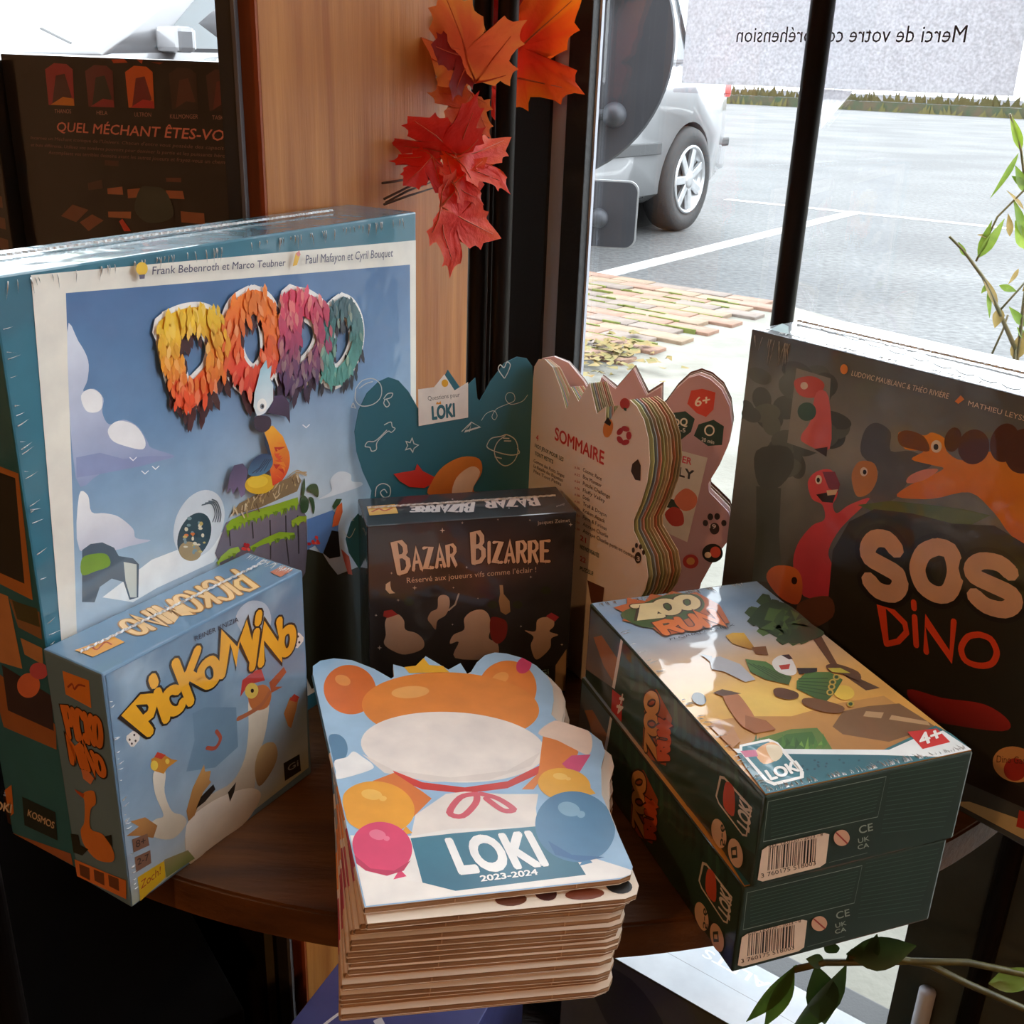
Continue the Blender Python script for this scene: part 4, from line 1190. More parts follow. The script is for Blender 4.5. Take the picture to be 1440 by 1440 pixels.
ART['zoo_top_art'] = [
    ('q','sky_savanna',30,36,[0.6,0.6,110.4,0.6,109.9,184.6,1.0,185.9]),
    ('p',('#c58f4a','#a9743a'),0,[5.5,57.7,24.4,56.5,46.0,49.9,74.6,53.1,101.5,52.3,105.4,22.7,108.0,15.2,74.9,10.3,2.0,33.8]),
    ('p','#7a5634',0,[60.0,36.5,72.9,46.4,88.0,46.6,104.4,44.1,106.6,31.5,107.8,22.0,77.9,17.9,66.5,25.7,60.8,29.6]),
    ('p','#b99368',0,[83.9,43.1,91.7,39.5,87.1,35.6,79.8,39.7]),
    ('p','#b99368',0,[93.9,36.5,107.2,26.7,106.0,23.4,90.2,33.7]),
    ('p','#5f7a34',0,[7.6,33.1,18.8,38.1,39.8,40.5,52.2,37.8,51.3,30.3,48.6,20.5]),
    ('p','#3f6a2a',0,[20.0,31.3,35.0,37.5,48.0,35.8,45.4,27.8,34.3,23.8]),
    ('p','#345a22',0,[14.7,33.7,15.2,30.0,21.8,42.3]),
    ('p','#345a22',0,[16.8,33.2,16.3,27.9,21.8,39.9]),
    ('p','#6f9a3a',0,[19.3,33.3,21.3,32.0,22.4,36.2]),
    ('p','#4a7a2c',0,[18.6,28.2,20.4,26.8,25.6,36.4]),
    ('p','#345a22',0,[22.7,30.8,22.6,26.4,26.0,33.7]),
    ('p','#6f9a3a',0,[23.2,27.7,27.1,29.5,27.6,32.5]),
    ('p','#4a7a2c',0,[24.5,25.9,30.2,30.5,33.5,38.4]),
    ('p','#345a22',0,[28.5,28.3,32.8,30.7,33.6,35.1]),
    ('p','#4a7a2c',0,[31.6,29.3,33.2,27.5,37.4,35.1]),
    ('p','#345a22',0,[31.3,25.1,36.6,28.9,38.0,34.0]),
    ('p','#6f9a3a',0,[36.1,28.5,37.0,25.8,38.8,30.6]),
    ('p','#6f9a3a',0,[34.5,22.5,37.3,22.5,43.9,32.8]),
    ('p','#4a7a2c',0,[36.7,22.1,41.2,24.6,42.0,28.0]),
    ('p','#4a7a2c',0,[39.2,22.1,44.2,25.3,46.5,31.2]),
    ('p','#6f9a3a',0,[43.9,25.3,46.5,25.0,47.8,27.9]),
    ('p','#4a7a2c',0,[44.4,22.4,49.0,25.0,52.3,33.4]),
    ('p','#5c3d22',0,[102.3,118.0,107.4,118.0,94.4,83.0,104.3,59.0,95.8,59.0,93.1,83.4]),
    ('p','#6b4426',0,[102.5,113.4,107.7,114.9,97.3,84.8,93.1,83.4]),
    ('p','#27401c',0,[94.1,137.4,100.5,142.7,103.2,139.9,100.4,133.1,94.3,131.0]),
    ('p','#4f7030',0,[75.5,129.1,81.6,134.2,84.2,131.5,81.7,124.9,75.9,123.0]),
    ('p','#3f5f28',0,[96.0,135.8,102.5,141.0,105.1,138.3,102.3,131.4,96.3,129.4]),
    ('p','#4f7030',0,[86.8,126.2,93.0,131.1,95.6,128.5,92.9,121.9,87.1,120.0]),
    ('p','#2f4a1f',0,[107.8,147.0,110.4,152.4,110.4,149.6,110.4,142.5,108.0,140.4]),
    ('p','#27401c',0,[85.0,140.7,91.4,146.0,94.1,143.2,91.4,136.3,85.4,134.3]),
    ('p','#2f4a1f',0,[84.3,138.2,90.6,143.4,93.3,140.7,90.6,133.8,84.7,131.8]),
    ('p','#3f5f28',0,[95.3,134.4,101.7,139.6,104.3,136.9,101.5,130.1,95.5,128.1]),
    ('p','#3f5f28',0,[109.7,137.7,110.4,143.0,110.4,140.2,110.4,133.3,109.8,131.2]),
    ('p','#27401c',0,[107.2,132.2,110.4,137.3,110.4,134.6,110.4,127.8,107.4,125.8]),
    ('p','#3f5f28',0,[82.4,151.0,88.8,156.4,91.5,153.6,88.8,146.5,82.8,144.4]),
    ('p','#2f4a1f',0,[87.0,130.1,93.2,135.2,95.9,132.5,93.2,125.8,87.3,123.9]),
    ('p','#27401c',0,[90.0,140.5,96.3,145.7,99.0,143.0,96.3,136.1,90.3,134.0]),
    ('p','#27401c',0,[80.9,144.7,87.2,150.0,90.0,147.3,87.3,140.3,81.3,138.2]),
    ('p','#4f7030',0,[78.8,132.6,84.9,137.7,87.6,135.1,85.0,128.3,79.1,126.4]),
    ('p','#2f4a1f',0,[87.5,117.7,93.6,122.5,96.2,119.9,93.6,113.5,87.8,111.6]),
    ('p','#27401c',0,[82.7,137.3,89.0,142.5,91.6,139.8,89.0,133.0,83.1,131.0]),
    ('p','#4f7030',0,[85.5,128.4,91.7,133.4,94.4,130.7,91.7,124.1,85.9,122.2]),
    ('p','#4f7030',0,[99.6,134.8,106.0,140.0,108.7,137.3,105.8,130.5,99.8,128.5]),
    ('p','#27401c',0,[92.9,132.9,99.2,138.0,101.9,135.3,99.1,128.5,93.1,126.6]),
    ('p','#4f7030',0,[110.4,146.5,110.4,152.0,110.4,149.2,110.4,142.0,110.4,139.9]),
    ('p','#2f4a1f',0,[100.7,124.9,107.1,129.9,109.7,127.3,106.8,120.6,100.9,118.7]),
    ('p','#4f7030',0,[86.1,143.8,92.5,149.1,95.2,146.4,92.4,139.4,86.4,137.3]),
    ('p','#4f7030',0,[94.8,119.0,101.1,123.9,103.7,121.3,101.0,114.8,95.1,112.9]),
    ('p','#27401c',0,[99.9,125.7,106.3,130.7,108.9,128.0,106.1,121.4,100.1,119.5]),
    ('p','#3f5f28',0,[85.4,114.9,91.5,119.6,94.1,117.1,91.5,110.7,85.7,108.9]),
    ('p','#27401c',0,[97.5,163.1,104.2,168.8,107.0,165.9,104.0,158.5,97.7,156.2]),
    ('p','#2f4a1f',0,[84.3,130.4,90.5,135.4,93.2,132.8,90.5,126.1,84.6,124.1]),
    ('p','#27401c',0,[102.7,134.9,109.3,140.1,110.4,137.4,109.0,130.5,102.9,128.5]),
    ('p','#27401c',0,[92.0,141.4,98.4,146.7,101.1,144.0,98.3,137.0,92.3,135.0]),
    ('p','#2f4a1f',0,[80.2,117.2,86.3,122.0,88.9,119.4,86.3,113.0,80.6,111.2]),
    ('p','#2f4a1f',0,[80.5,150.1,86.8,155.5,89.5,152.7,86.8,145.7,80.8,143.5]),
    ('p','#2f4a1f',0,[96.4,146.2,103.0,151.5,105.7,148.8,102.8,141.7,96.7,139.6]),
    ('p','#2f4a1f',0,[94.7,160.8,101.4,166.5,104.1,163.6,101.2,156.3,95.0,154.0]),
    ('p','#2f4a1f',0,[109.9,133.1,110.4,138.3,110.4,135.5,110.4,128.7,110.0,126.7]),
    ('p','#27401c',0,[76.4,140.7,82.5,145.9,85.3,143.2,82.7,136.3,76.8,134.3]),
    ('p','#2f4a1f',0,[82.5,123.4,88.7,128.3,91.3,125.7,88.7,119.2,82.9,117.3]),
    ('p','#3f5f28',0,[89.0,120.6,95.2,125.5,97.8,122.9,95.1,116.4,89.3,114.5]),
    ('p','#3f5f28',0,[90.6,114.6,96.7,119.4,99.3,116.9,96.7,110.5,90.9,108.7]),
    ('p','#27401c',0,[99.0,155.2,105.7,160.7,108.4,157.9,105.5,150.6,99.3,148.4]),
    ('p','#2f4a1f',0,[94.6,147.3,101.1,152.7,103.9,149.9,101.0,142.8,94.9,140.7]),
    ('p','#4f7030',0,[87.9,118.4,94.1,123.3,96.7,120.7,94.0,114.3,88.2,112.4]),
    ('p','#3f5f28',0,[86.3,115.9,92.4,120.7,95.0,118.2,92.4,111.8,86.6,109.9]),
    ('p','#3f5f28',0,[100.9,119.4,107.3,124.3,109.9,121.7,107.1,115.1,101.1,113.3]),
    ('p','#27401c',0,[87.3,136.2,93.6,141.3,96.3,138.6,93.6,131.8,87.6,129.8]),
    ('p','#2f4a1f',0,[92.2,133.7,98.6,138.8,101.2,136.1,98.5,129.3,92.5,127.3]),
    ('p','#24401f',1,[88.1,150.6,99.2,157.4,110.4,153.1,110.4,127.0,110.4,115.5,95.9,110.9,85.5,112.5,80.4,127.5,79.2,140.3]),
    ('p','#35552a',0,[95.4,127.6,105.3,125.8,110.4,129.4,99.1,127.6]),
    ('p','#35552a',0,[87.8,132.9,90.3,137.2,94.4,134.2,89.1,130.5]),
    ('p','#2c4a22',0,[102.5,142.2,102.3,138.8,105.6,138.8,101.8,134.9]),
    ('p','#2c4a22',0,[106.2,150.5,101.4,139.5,102.0,136.2,107.3,147.8]),
    ('p','#35552a',0,[93.4,133.7,82.4,132.8,81.6,130.5,84.1,125.8]),
    ('p','#2c4a22',0,[101.4,127.9,106.6,132.0,102.7,125.5,101.4,122.5]),
    ('p','#2c4a22',0,[99.7,149.3,98.4,142.6,97.7,138.6,100.8,139.1]),
    ('p','#4a6b30',0,[96.5,138.1,101.7,141.4,103.3,138.5,96.5,134.1]),
    ('p','#2c4a22',0,[94.4,142.4,102.0,141.9,95.2,145.1,101.9,141.0]),
    ('p','#35552a',0,[88.9,132.3,86.1,128.4,87.9,124.4,84.5,129.1]),
    ('p','#2c4a22',0,[88.6,126.8,87.6,126.8,93.9,124.8,94.3,131.1]),
    ('p','#35552a',0,[97.0,132.2,103.3,133.1,97.8,128.9,108.0,122.9]),
    ('p','#2c4a22',0,[104.4,149.9,106.8,148.8,109.8,148.3,100.9,139.0]),
    ('p','#4a6b30',0,[103.2,132.6,108.4,145.9,110.4,139.9,104.6,134.5]),
    ('p','#4a6b30',0,[100.2,132.6,108.7,134.7,110.4,130.6,103.5,128.6]),
    ('p','#2c4a22',0,[110.0,129.2,110.4,133.9,106.5,133.0,102.9,131.1]),
    ('p','#35552a',0,[88.3,140.4,99.5,145.5,91.1,138.2,92.2,133.0]),
    ('p','#35552a',0,[89.8,143.1,104.4,148.7,105.1,144.4,95.1,145.7]),
    ('p','#4a6b30',0,[77.7,130.3,91.0,136.5,89.7,124.5,90.7,125.6]),
    ('p','#4a6b30',0,[97.8,144.8,97.8,147.4,96.6,139.9,93.6,143.4]),
    ('p','#4a6b30',0,[86.7,139.1,97.6,151.5,106.0,144.8,93.1,134.6]),
    ('p','#35552a',0,[94.8,128.9,98.3,124.1,102.1,127.5,96.1,126.4]),
    ('p','#4a6b30',0,[86.8,122.2,97.1,135.0,94.1,125.6,91.3,127.1]),
    ('p','#35552a',0,[94.7,140.7,105.8,148.5,103.4,143.5,95.6,134.2]),
    ('p','#4a6b30',0,[86.7,120.9,89.7,129.9,93.8,129.2,84.2,121.1]),
    ('p','#2c4a22',0,[94.3,126.7,97.2,127.5,92.4,120.6,89.2,118.3]),
    ('p','#35552a',0,[90.8,136.1,98.7,143.4,102.7,141.4,90.8,132.6]),
    ('p','#2c4a22',0,[92.3,132.6,87.1,130.9,88.8,121.2,82.7,125.6]),
    ('p','#2c4a22',0,[107.0,131.4,107.3,135.2,110.4,129.4,102.4,129.0]),
    ('p','#35552a',0,[88.4,127.8,93.1,127.6,90.5,121.4,91.0,124.4]),
    ('p','#e8c34a',1,[87.5,57.3,84.0,54.7,80.3,54.2,77.9,55.9,77.6,59.4,79.6,63.1,83.1,65.8,86.8,66.4,89.3,64.6,89.5,61.1]),
    ('p',('#4f7a34','#2f5222'),0,[66.7,76.7,76.9,82.8,88.6,79.3,90.4,70.9,79.1,61.5,68.5,54.9,62.4,70.3]),
    ('l','#274a1e',0.98,0,[69.1,78.1,83.5,74.3]),
    ('l','#274a1e',0.98,0,[67.7,75.9,81.1,70.8]),
    ('l','#274a1e',0.97,0,[66.2,73.8,78.7,67.5]),
    ('l','#274a1e',0.96,0,[64.8,71.6,76.4,64.1]),
    ('l','#274a1e',0.96,0,[63.4,69.5,74.1,60.8]),
    ('p','#c2a545',1,[90.6,73.5,89.1,72.0,87.6,71.4,86.5,71.7,86.2,72.9,87.0,74.5,88.4,76.0,90.0,76.6,91.1,76.3,91.3,75.1]),
    ('p','#274a1e',1,[89.8,73.7,89.0,72.9,88.1,72.5,87.4,72.7,87.3,73.4,87.7,74.3,88.6,75.1,89.5,75.5,90.1,75.3,90.2,74.6]),
    ('p','#c2a545',1,[85.6,69.7,84.2,68.4,82.6,67.7,81.5,68.0,81.3,69.2,82.0,70.8,83.4,72.2,85.0,72.9,86.1,72.6,86.3,71.4]),
    ('p','#274a1e',1,[84.8,70.0,84.0,69.2,83.1,68.8,82.5,69.0,82.4,69.7,82.8,70.6,83.6,71.4,84.5,71.8,85.1,71.6,85.2,70.9]),
    ('p','#c2a545',1,[82.4,66.1,81.0,64.7,79.5,64.1,78.4,64.4,78.1,65.6,78.8,67.2,80.2,68.5,81.8,69.2,82.9,68.9,83.1,67.7]),
    ('p','#274a1e',1,[81.6,66.3,80.8,65.5,79.9,65.1,79.3,65.3,79.2,66.0,79.6,66.9,80.4,67.7,81.3,68.1,81.9,67.9,82.0,67.2]),
    ('p','#c2a545',1,[78.4,61.8,77.0,60.4,75.5,59.8,74.5,60.1,74.2,61.3,74.9,62.8,76.2,64.2,77.7,64.8,78.8,64.5,79.1,63.3]),
    ('p','#274a1e',1,[77.6,62.0,76.9,61.2,76.0,60.8,75.4,61.0,75.2,61.7,75.6,62.6,76.4,63.4,77.3,63.8,77.9,63.6,78.0,62.9]),
    ('p','#c2a545',1,[81.8,49.7,80.5,48.4,79.0,47.8,77.9,48.1,77.7,49.2,78.4,50.7,79.7,52.0,81.2,52.6,82.3,52.3,82.5,51.2]),
    ('p','#274a1e',1,[81.1,49.9,80.3,49.2,79.4,48.8,78.8,49.0,78.7,49.6,79.1,50.5,79.9,51.3,80.8,51.6,81.4,51.4,81.5,50.8]),
    ('p',('#557f3a','#35582a'),0,[52.9,103.6,62.0,98.1,66.3,80.7,60.7,74.6,52.1,82.4,48.5,91.3]),
    ('l','#2a4a20',0.81,0,[52.1,99.7,57.2,80.9]),
    ('l','#2a4a20',0.81,0,[54.0,97.8,59.1,81.1]),
    ('l','#2a4a20',0.81,0,[55.9,95.8,61.1,81.2]),
    ('l','#2a4a20',0.81,0,[57.8,93.9,63.0,81.4]),
    ('p','#5c3a1e',1,[50.5,72.7,55.3,73.2,60.4,67.2,58.2,62.9,52.8,62.6,48.4,67.1]),
    ('p','#6e4520',1,[60.0,61.1,66.9,59.1,75.0,49.4,70.3,44.9,62.5,48.4,57.3,55.9]),
    ('p','#5c3a1e',1,[90.6,85.5,97.3,84.8,102.9,75.0,98.0,67.3,93.6,75.2,88.6,79.3]),
    ('p','#c8b83a',0,[89.6,83.0,96.2,81.1,98.2,75.1,89.6,78.5]),
    ('p','#e8e6e0',1,[65.2,97.1,73.6,101.6,76.6,96.5,71.8,84.4,65.7,82.2,62.1,88.6]),
    ('p','#1b1a18',0,[73.6,101.6,78.1,101.1,77.3,96.3,75.0,96.4]),
    ('p','#c0392b',0,[66.3,92.7,72.9,92.1,69.3,87.8,65.1,88.5]),
    ('p','#20211d',0,[74.0,87.7,84.4,84.6,82.1,81.3,71.6,81.8]),
    ('p',('#e9b93a','#a8741c'),0,[55.6,128.7,61.1,130.7,67.3,128.9,64.1,113.0,61.0,111.9,54.9,120.0]),
    ('p','#7a4a1c',0,[62.7,113.4,70.9,112.4,67.0,103.6,61.1,106.7]),
    ('p','#b9bcc2',0,[34.5,109.0,41.1,109.9,47.4,99.7,47.0,83.9,40.6,83.3,35.6,95.2,30.5,99.4]),
    ('p','#a5a8b0',0,[32.5,115.2,37.1,111.0,33.8,103.8]),
    ('p','#b9774a',1,[24.3,78.1,30.5,76.2,30.4,66.4,26.8,51.2,18.6,46.9,19.6,62.6]),
    ('p','#5f3f28',0,[19.7,79.0,25.7,80.6,32.9,74.2,22.4,74.9]),
    ('p','#9c5f34',0,[24.4,56.5,31.6,49.7,32.1,41.7,21.0,41.8,18.6,46.9]),
    ('p','#3d4046',1,[11.7,72.1,9.3,70.8,7.3,71.6,6.4,74.1,7.0,77.4,8.8,80.3,11.1,81.6,13.2,80.9,14.1,78.3,13.5,75.0]),
    ('p','#b98458',0,[3.3,53.8,10.2,56.2,8.3,45.7,13.9,50.6,10.8,38.4,4.2,34.1]),
    ('p','#2f6b72',0,[4.7,32.7,64.2,11.1,107.8,22.0,110.4,14.1,110.4,0.6,0.6,0.6]),
    ('p','#e8ecea',0,[4.2,34.1,73.2,11.9,91.0,16.0,108.3,17.3,110.4,0.6,91.4,0.6,67.2,9.5,4.6,30.3]),
    ('p','#2c6570',0,[4.2,29.6,64.8,10.1,80.0,2.5,0.6,0.6,2.6,20.4]),
    ('p','#1f4a55',1,[35.1,11.4,34.4,10.9,33.8,11.1,34.0,11.8,34.6,12.3,35.2,12.1]),
    ('p','#1f4a55',1,[55.1,8.9,54.4,8.4,53.8,8.6,54.0,9.2,54.7,9.7,55.3,9.5]),
    ('p','#1f4a55',1,[28.0,12.7,27.3,12.3,26.7,12.4,26.9,13.1,27.5,13.6,28.1,13.4]),
    ('p','#1f4a55',1,[34.7,10.4,34.0,9.9,33.4,10.1,33.6,10.7,34.2,11.2,34.8,11.0]),
    ('p','#1f4a55',1,[35.8,14.9,35.1,14.4,34.6,14.6,34.7,15.3,35.4,15.7,35.9,15.6]),
    ('p','#1f4a55',1,[46.9,11.9,46.2,11.4,45.7,11.6,45.8,12.3,46.5,12.7,47.1,12.6]),
    ('p','#1f4a55',1,[39.5,11.2,38.8,10.7,38.2,10.9,38.4,11.5,39.0,12.0,39.6,11.9]),
    ('p','#1f4a55',1,[47.3,9.4,46.6,8.9,46.0,9.1,46.1,9.8,46.8,10.2,47.4,10.1]),
    ('p','#1f4a55',1,[36.5,13.2,35.8,12.7,35.3,12.9,35.4,13.6,36.1,14.1,36.6,13.9]),
    ('p','#1f4a55',1,[28.5,9.9,27.9,9.4,27.3,9.6,27.4,10.3,28.1,10.8,28.6,10.6]),
    ('p','#1f4a55',1,[62.5,5.2,61.8,4.7,61.2,4.9,61.4,5.5,62.1,6.0,62.6,5.8]),
    ('p','#1f4a55',1,[31.9,9.3,31.2,8.8,30.7,9.0,30.8,9.7,31.4,10.1,32.0,10.0]),
    ('p','#1f4a55',1,[37.8,9.4,37.1,8.9,36.6,9.1,36.7,9.7,37.4,10.2,37.9,10.0]),
    ('p','#cf2f2a',0,[91.0,21.5,106.6,19.6,105.0,8.5,88.6,7.7]),
    ('p','#f2f0ea',0,[6.2,31.6,8.8,35.6,24.6,36.0,26.9,32.2,25.5,9.0,22.9,5.3,7.3,4.4,5.1,7.8]),
    ('p','#3a7884',0,[7.5,31.2,9.3,34.1,23.1,34.1,24.7,31.3,23.8,9.6,22.0,6.9,8.6,6.5,7.0,9.1]),
    ('p','#e8b07a',1,[13.3,29.2,24.0,33.3,25.8,27.5,20.2,21.0,11.4,19.6]),
    ('p','#c96a86',0,[6.5,31.3,13.9,30.1,12.3,25.4,6.2,26.3]),
    ('p','#ead9b8',1,[20.0,31.3,25.8,29.6,23.5,23.0,16.9,20.0]),
]
ART['zoo_top_title'] = [
    ('p','#c7682f',0,[10.2,176.5,19.9,178.6,23.2,185.5,31.5,178.7,38.8,185.9,44.7,181.7,53.0,185.9,59.0,179.9,66.2,180.7,71.2,162.1,65.6,141.1,55.7,140.9,22.2,137.9,21.0,147.9,8.4,160.9,15.2,165.3]),
    ('p','#3f5f2c',1,[12.3,169.4,28.6,176.1,48.4,182.3,64.6,177.6,60.9,161.8,41.9,151.2,19.6,148.3,11.1,160.1]),
    ('g','#f0dca4','#3a2a14',0.9,5.43,'ZOO',[[21.6,157.6,32.4,159.6,33.5,175.1,22.1,174.1],[34.5,160.0,45.5,162.0,47.3,176.3,35.7,175.3],[47.6,162.4,58.9,164.5,61.3,177.5,49.5,176.4]]),
    ('g','#ec7c2a','#5a2410',0.76,4.35,'RUN',[[24.4,139.8,34.8,140.4,35.8,153.4,25.1,151.9],[37.4,140.5,48.0,141.1,49.6,155.2,38.6,153.7],[50.7,141.2,61.4,141.8,63.6,157.1,52.4,155.6]]),
    ('t','#2e3b4a','FLORIAN SIRIEIX',0.0,[23.6,132.2,66.5,137.1,24.1,134.4]),
    ('t','#f6f4ee','4+',0.03,[89.7,10.0,103.4,11.8,94.1,18.1]),
    ('t','#f2f0ea','LOKI',0.045,[8.0,8.0,25.5,10.3,9.0,14.8]),
]
ART['zoo_left_art'] = [
    ('p',('#4a6a78','#7d6a5c'),0,[2.4,47.3,45.0,48.7,38.1,15.1,0.6,6.1]),
    ('p','#a8714a',0,[8.4,31.5,18.9,38.4,41.6,35.0,40.3,18.4,24.5,21.4]),
    ('p','#e6e2da',0,[42.4,48.7,45.6,48.7,40.0,15.5,36.7,15.0]),
    ('p','#26483a',0,[45.1,48.7,184.4,47.5,185.9,17.8,127.6,0.6,39.4,7.1]),
    ('p','#2f5644',0,[54.8,48.7,58.3,48.7,63.0,31.8,58.2,23.8]),
    ('p','#2f5644',0,[65.3,48.7,68.7,48.7,73.2,32.8,68.7,24.9]),
    ('p','#2f5644',0,[75.5,48.7,78.8,48.7,83.2,33.7,78.8,26.1]),
    ('p','#35604a',0,[85.3,48.7,88.5,48.7,92.8,34.7,88.6,27.1]),
    ('p','#2f5644',0,[94.9,48.7,98.0,48.7,102.1,35.6,98.1,28.2]),
    ('p','#35604a',0,[104.2,48.7,107.2,48.7,111.2,36.5,107.3,29.2]),
    ('p','#2f5644',0,[113.2,48.7,116.1,48.7,119.9,37.3,116.3,30.1]),
    ('p','#1c382c',0,[121.9,48.7,124.8,48.7,128.4,38.2,124.9,31.1]),
    ('p','#1c382c',0,[130.4,48.7,133.2,48.7,136.7,39.0,133.3,32.0]),
    ('p','#1c382c',0,[138.7,48.7,141.4,48.7,144.7,39.8,141.5,32.9]),
    ('p','#1c382c',0,[146.7,48.7,149.3,48.7,152.5,40.5,149.4,33.8]),
    ('p','#2f5644',0,[154.5,48.7,157.1,48.7,160.1,41.3,157.1,34.6]),
    ('p','#35604a',0,[162.1,48.7,164.6,48.7,167.5,42.0,164.6,35.4]),
    ('p','#1c382c',0,[169.5,48.7,171.9,48.7,174.7,42.7,171.9,36.2]),
    ('p','#c6302a',0,[37.4,14.0,50.6,16.6,51.3,1.2,37.9,0.6]),
    ('t','#f0e6da','4+',0.03,[43.7,2.7,46.3,16.6,51.3,6.1]),
    ('p','#b5572a',0,[75.0,33.8,86.4,43.1,104.5,37.1,103.3,7.9,88.1,1.3,77.7,2.2]),
    ('g','#e3a45c','#3a1f10',1.1,4.03,'ZOO',[[94.7,7.2,92.7,17.0,79.5,11.6,81.0,3.0],[92.2,19.5,90.3,29.3,77.5,22.4,79.1,13.8],[89.8,31.7,87.9,41.4,75.6,33.0,77.2,24.5]]),
    ('g','#e0602a','#4a1c10',0.71,3.18,'RUN',[[105.6,14.0,104.8,19.8,93.7,13.6,94.2,7.5],[104.6,21.2,103.8,26.9,93.1,21.2,93.6,15.2],[103.6,28.4,102.8,34.0,92.4,28.7,92.9,22.7]]),
    ('p','#e8dcc8',0,[151.9,36.0,155.5,38.0,176.2,38.3,179.3,36.2,178.7,22.1,175.4,20.1,153.9,21.5,150.6,23.7]),
    ('p','#24443a',0,[153.5,35.4,156.2,36.8,175.9,37.0,178.2,35.4,177.6,22.4,175.1,21.0,154.4,22.6,151.9,24.3]),
    ('p','#d8583a',1,[157.2,35.8,164.2,37.4,166.9,24.6,157.9,23.7]),
    ('t','#eee4d6','LOKI',0.04,[179.6,25.1,179.1,38.2,169.8,23.9]),
    ('p','#e6c2a0',1,[162.5,12.2,163.8,8.2,162.6,3.8,159.4,0.7,155.3,0.6,151.9,2.3,150.5,6.4,151.8,10.9,155.1,13.9,159.2,14.4]),
    ('t','#2a3a34','5-6',0.02,[159.6,2.6,157.9,13.2,163.5,4.5]),
    ('p','#e6c2a0',1,[177.0,12.5,178.2,8.6,177.2,4.3,174.1,1.3,170.2,0.8,167.0,2.9,165.7,6.9,166.8,11.2,169.9,14.1,173.8,14.6]),
    ('l','#2a3a34',1.21,0,[168.8,7.5,172.1,10.7,173.4,7.1,169.9,4.0,168.8,7.3]),
]
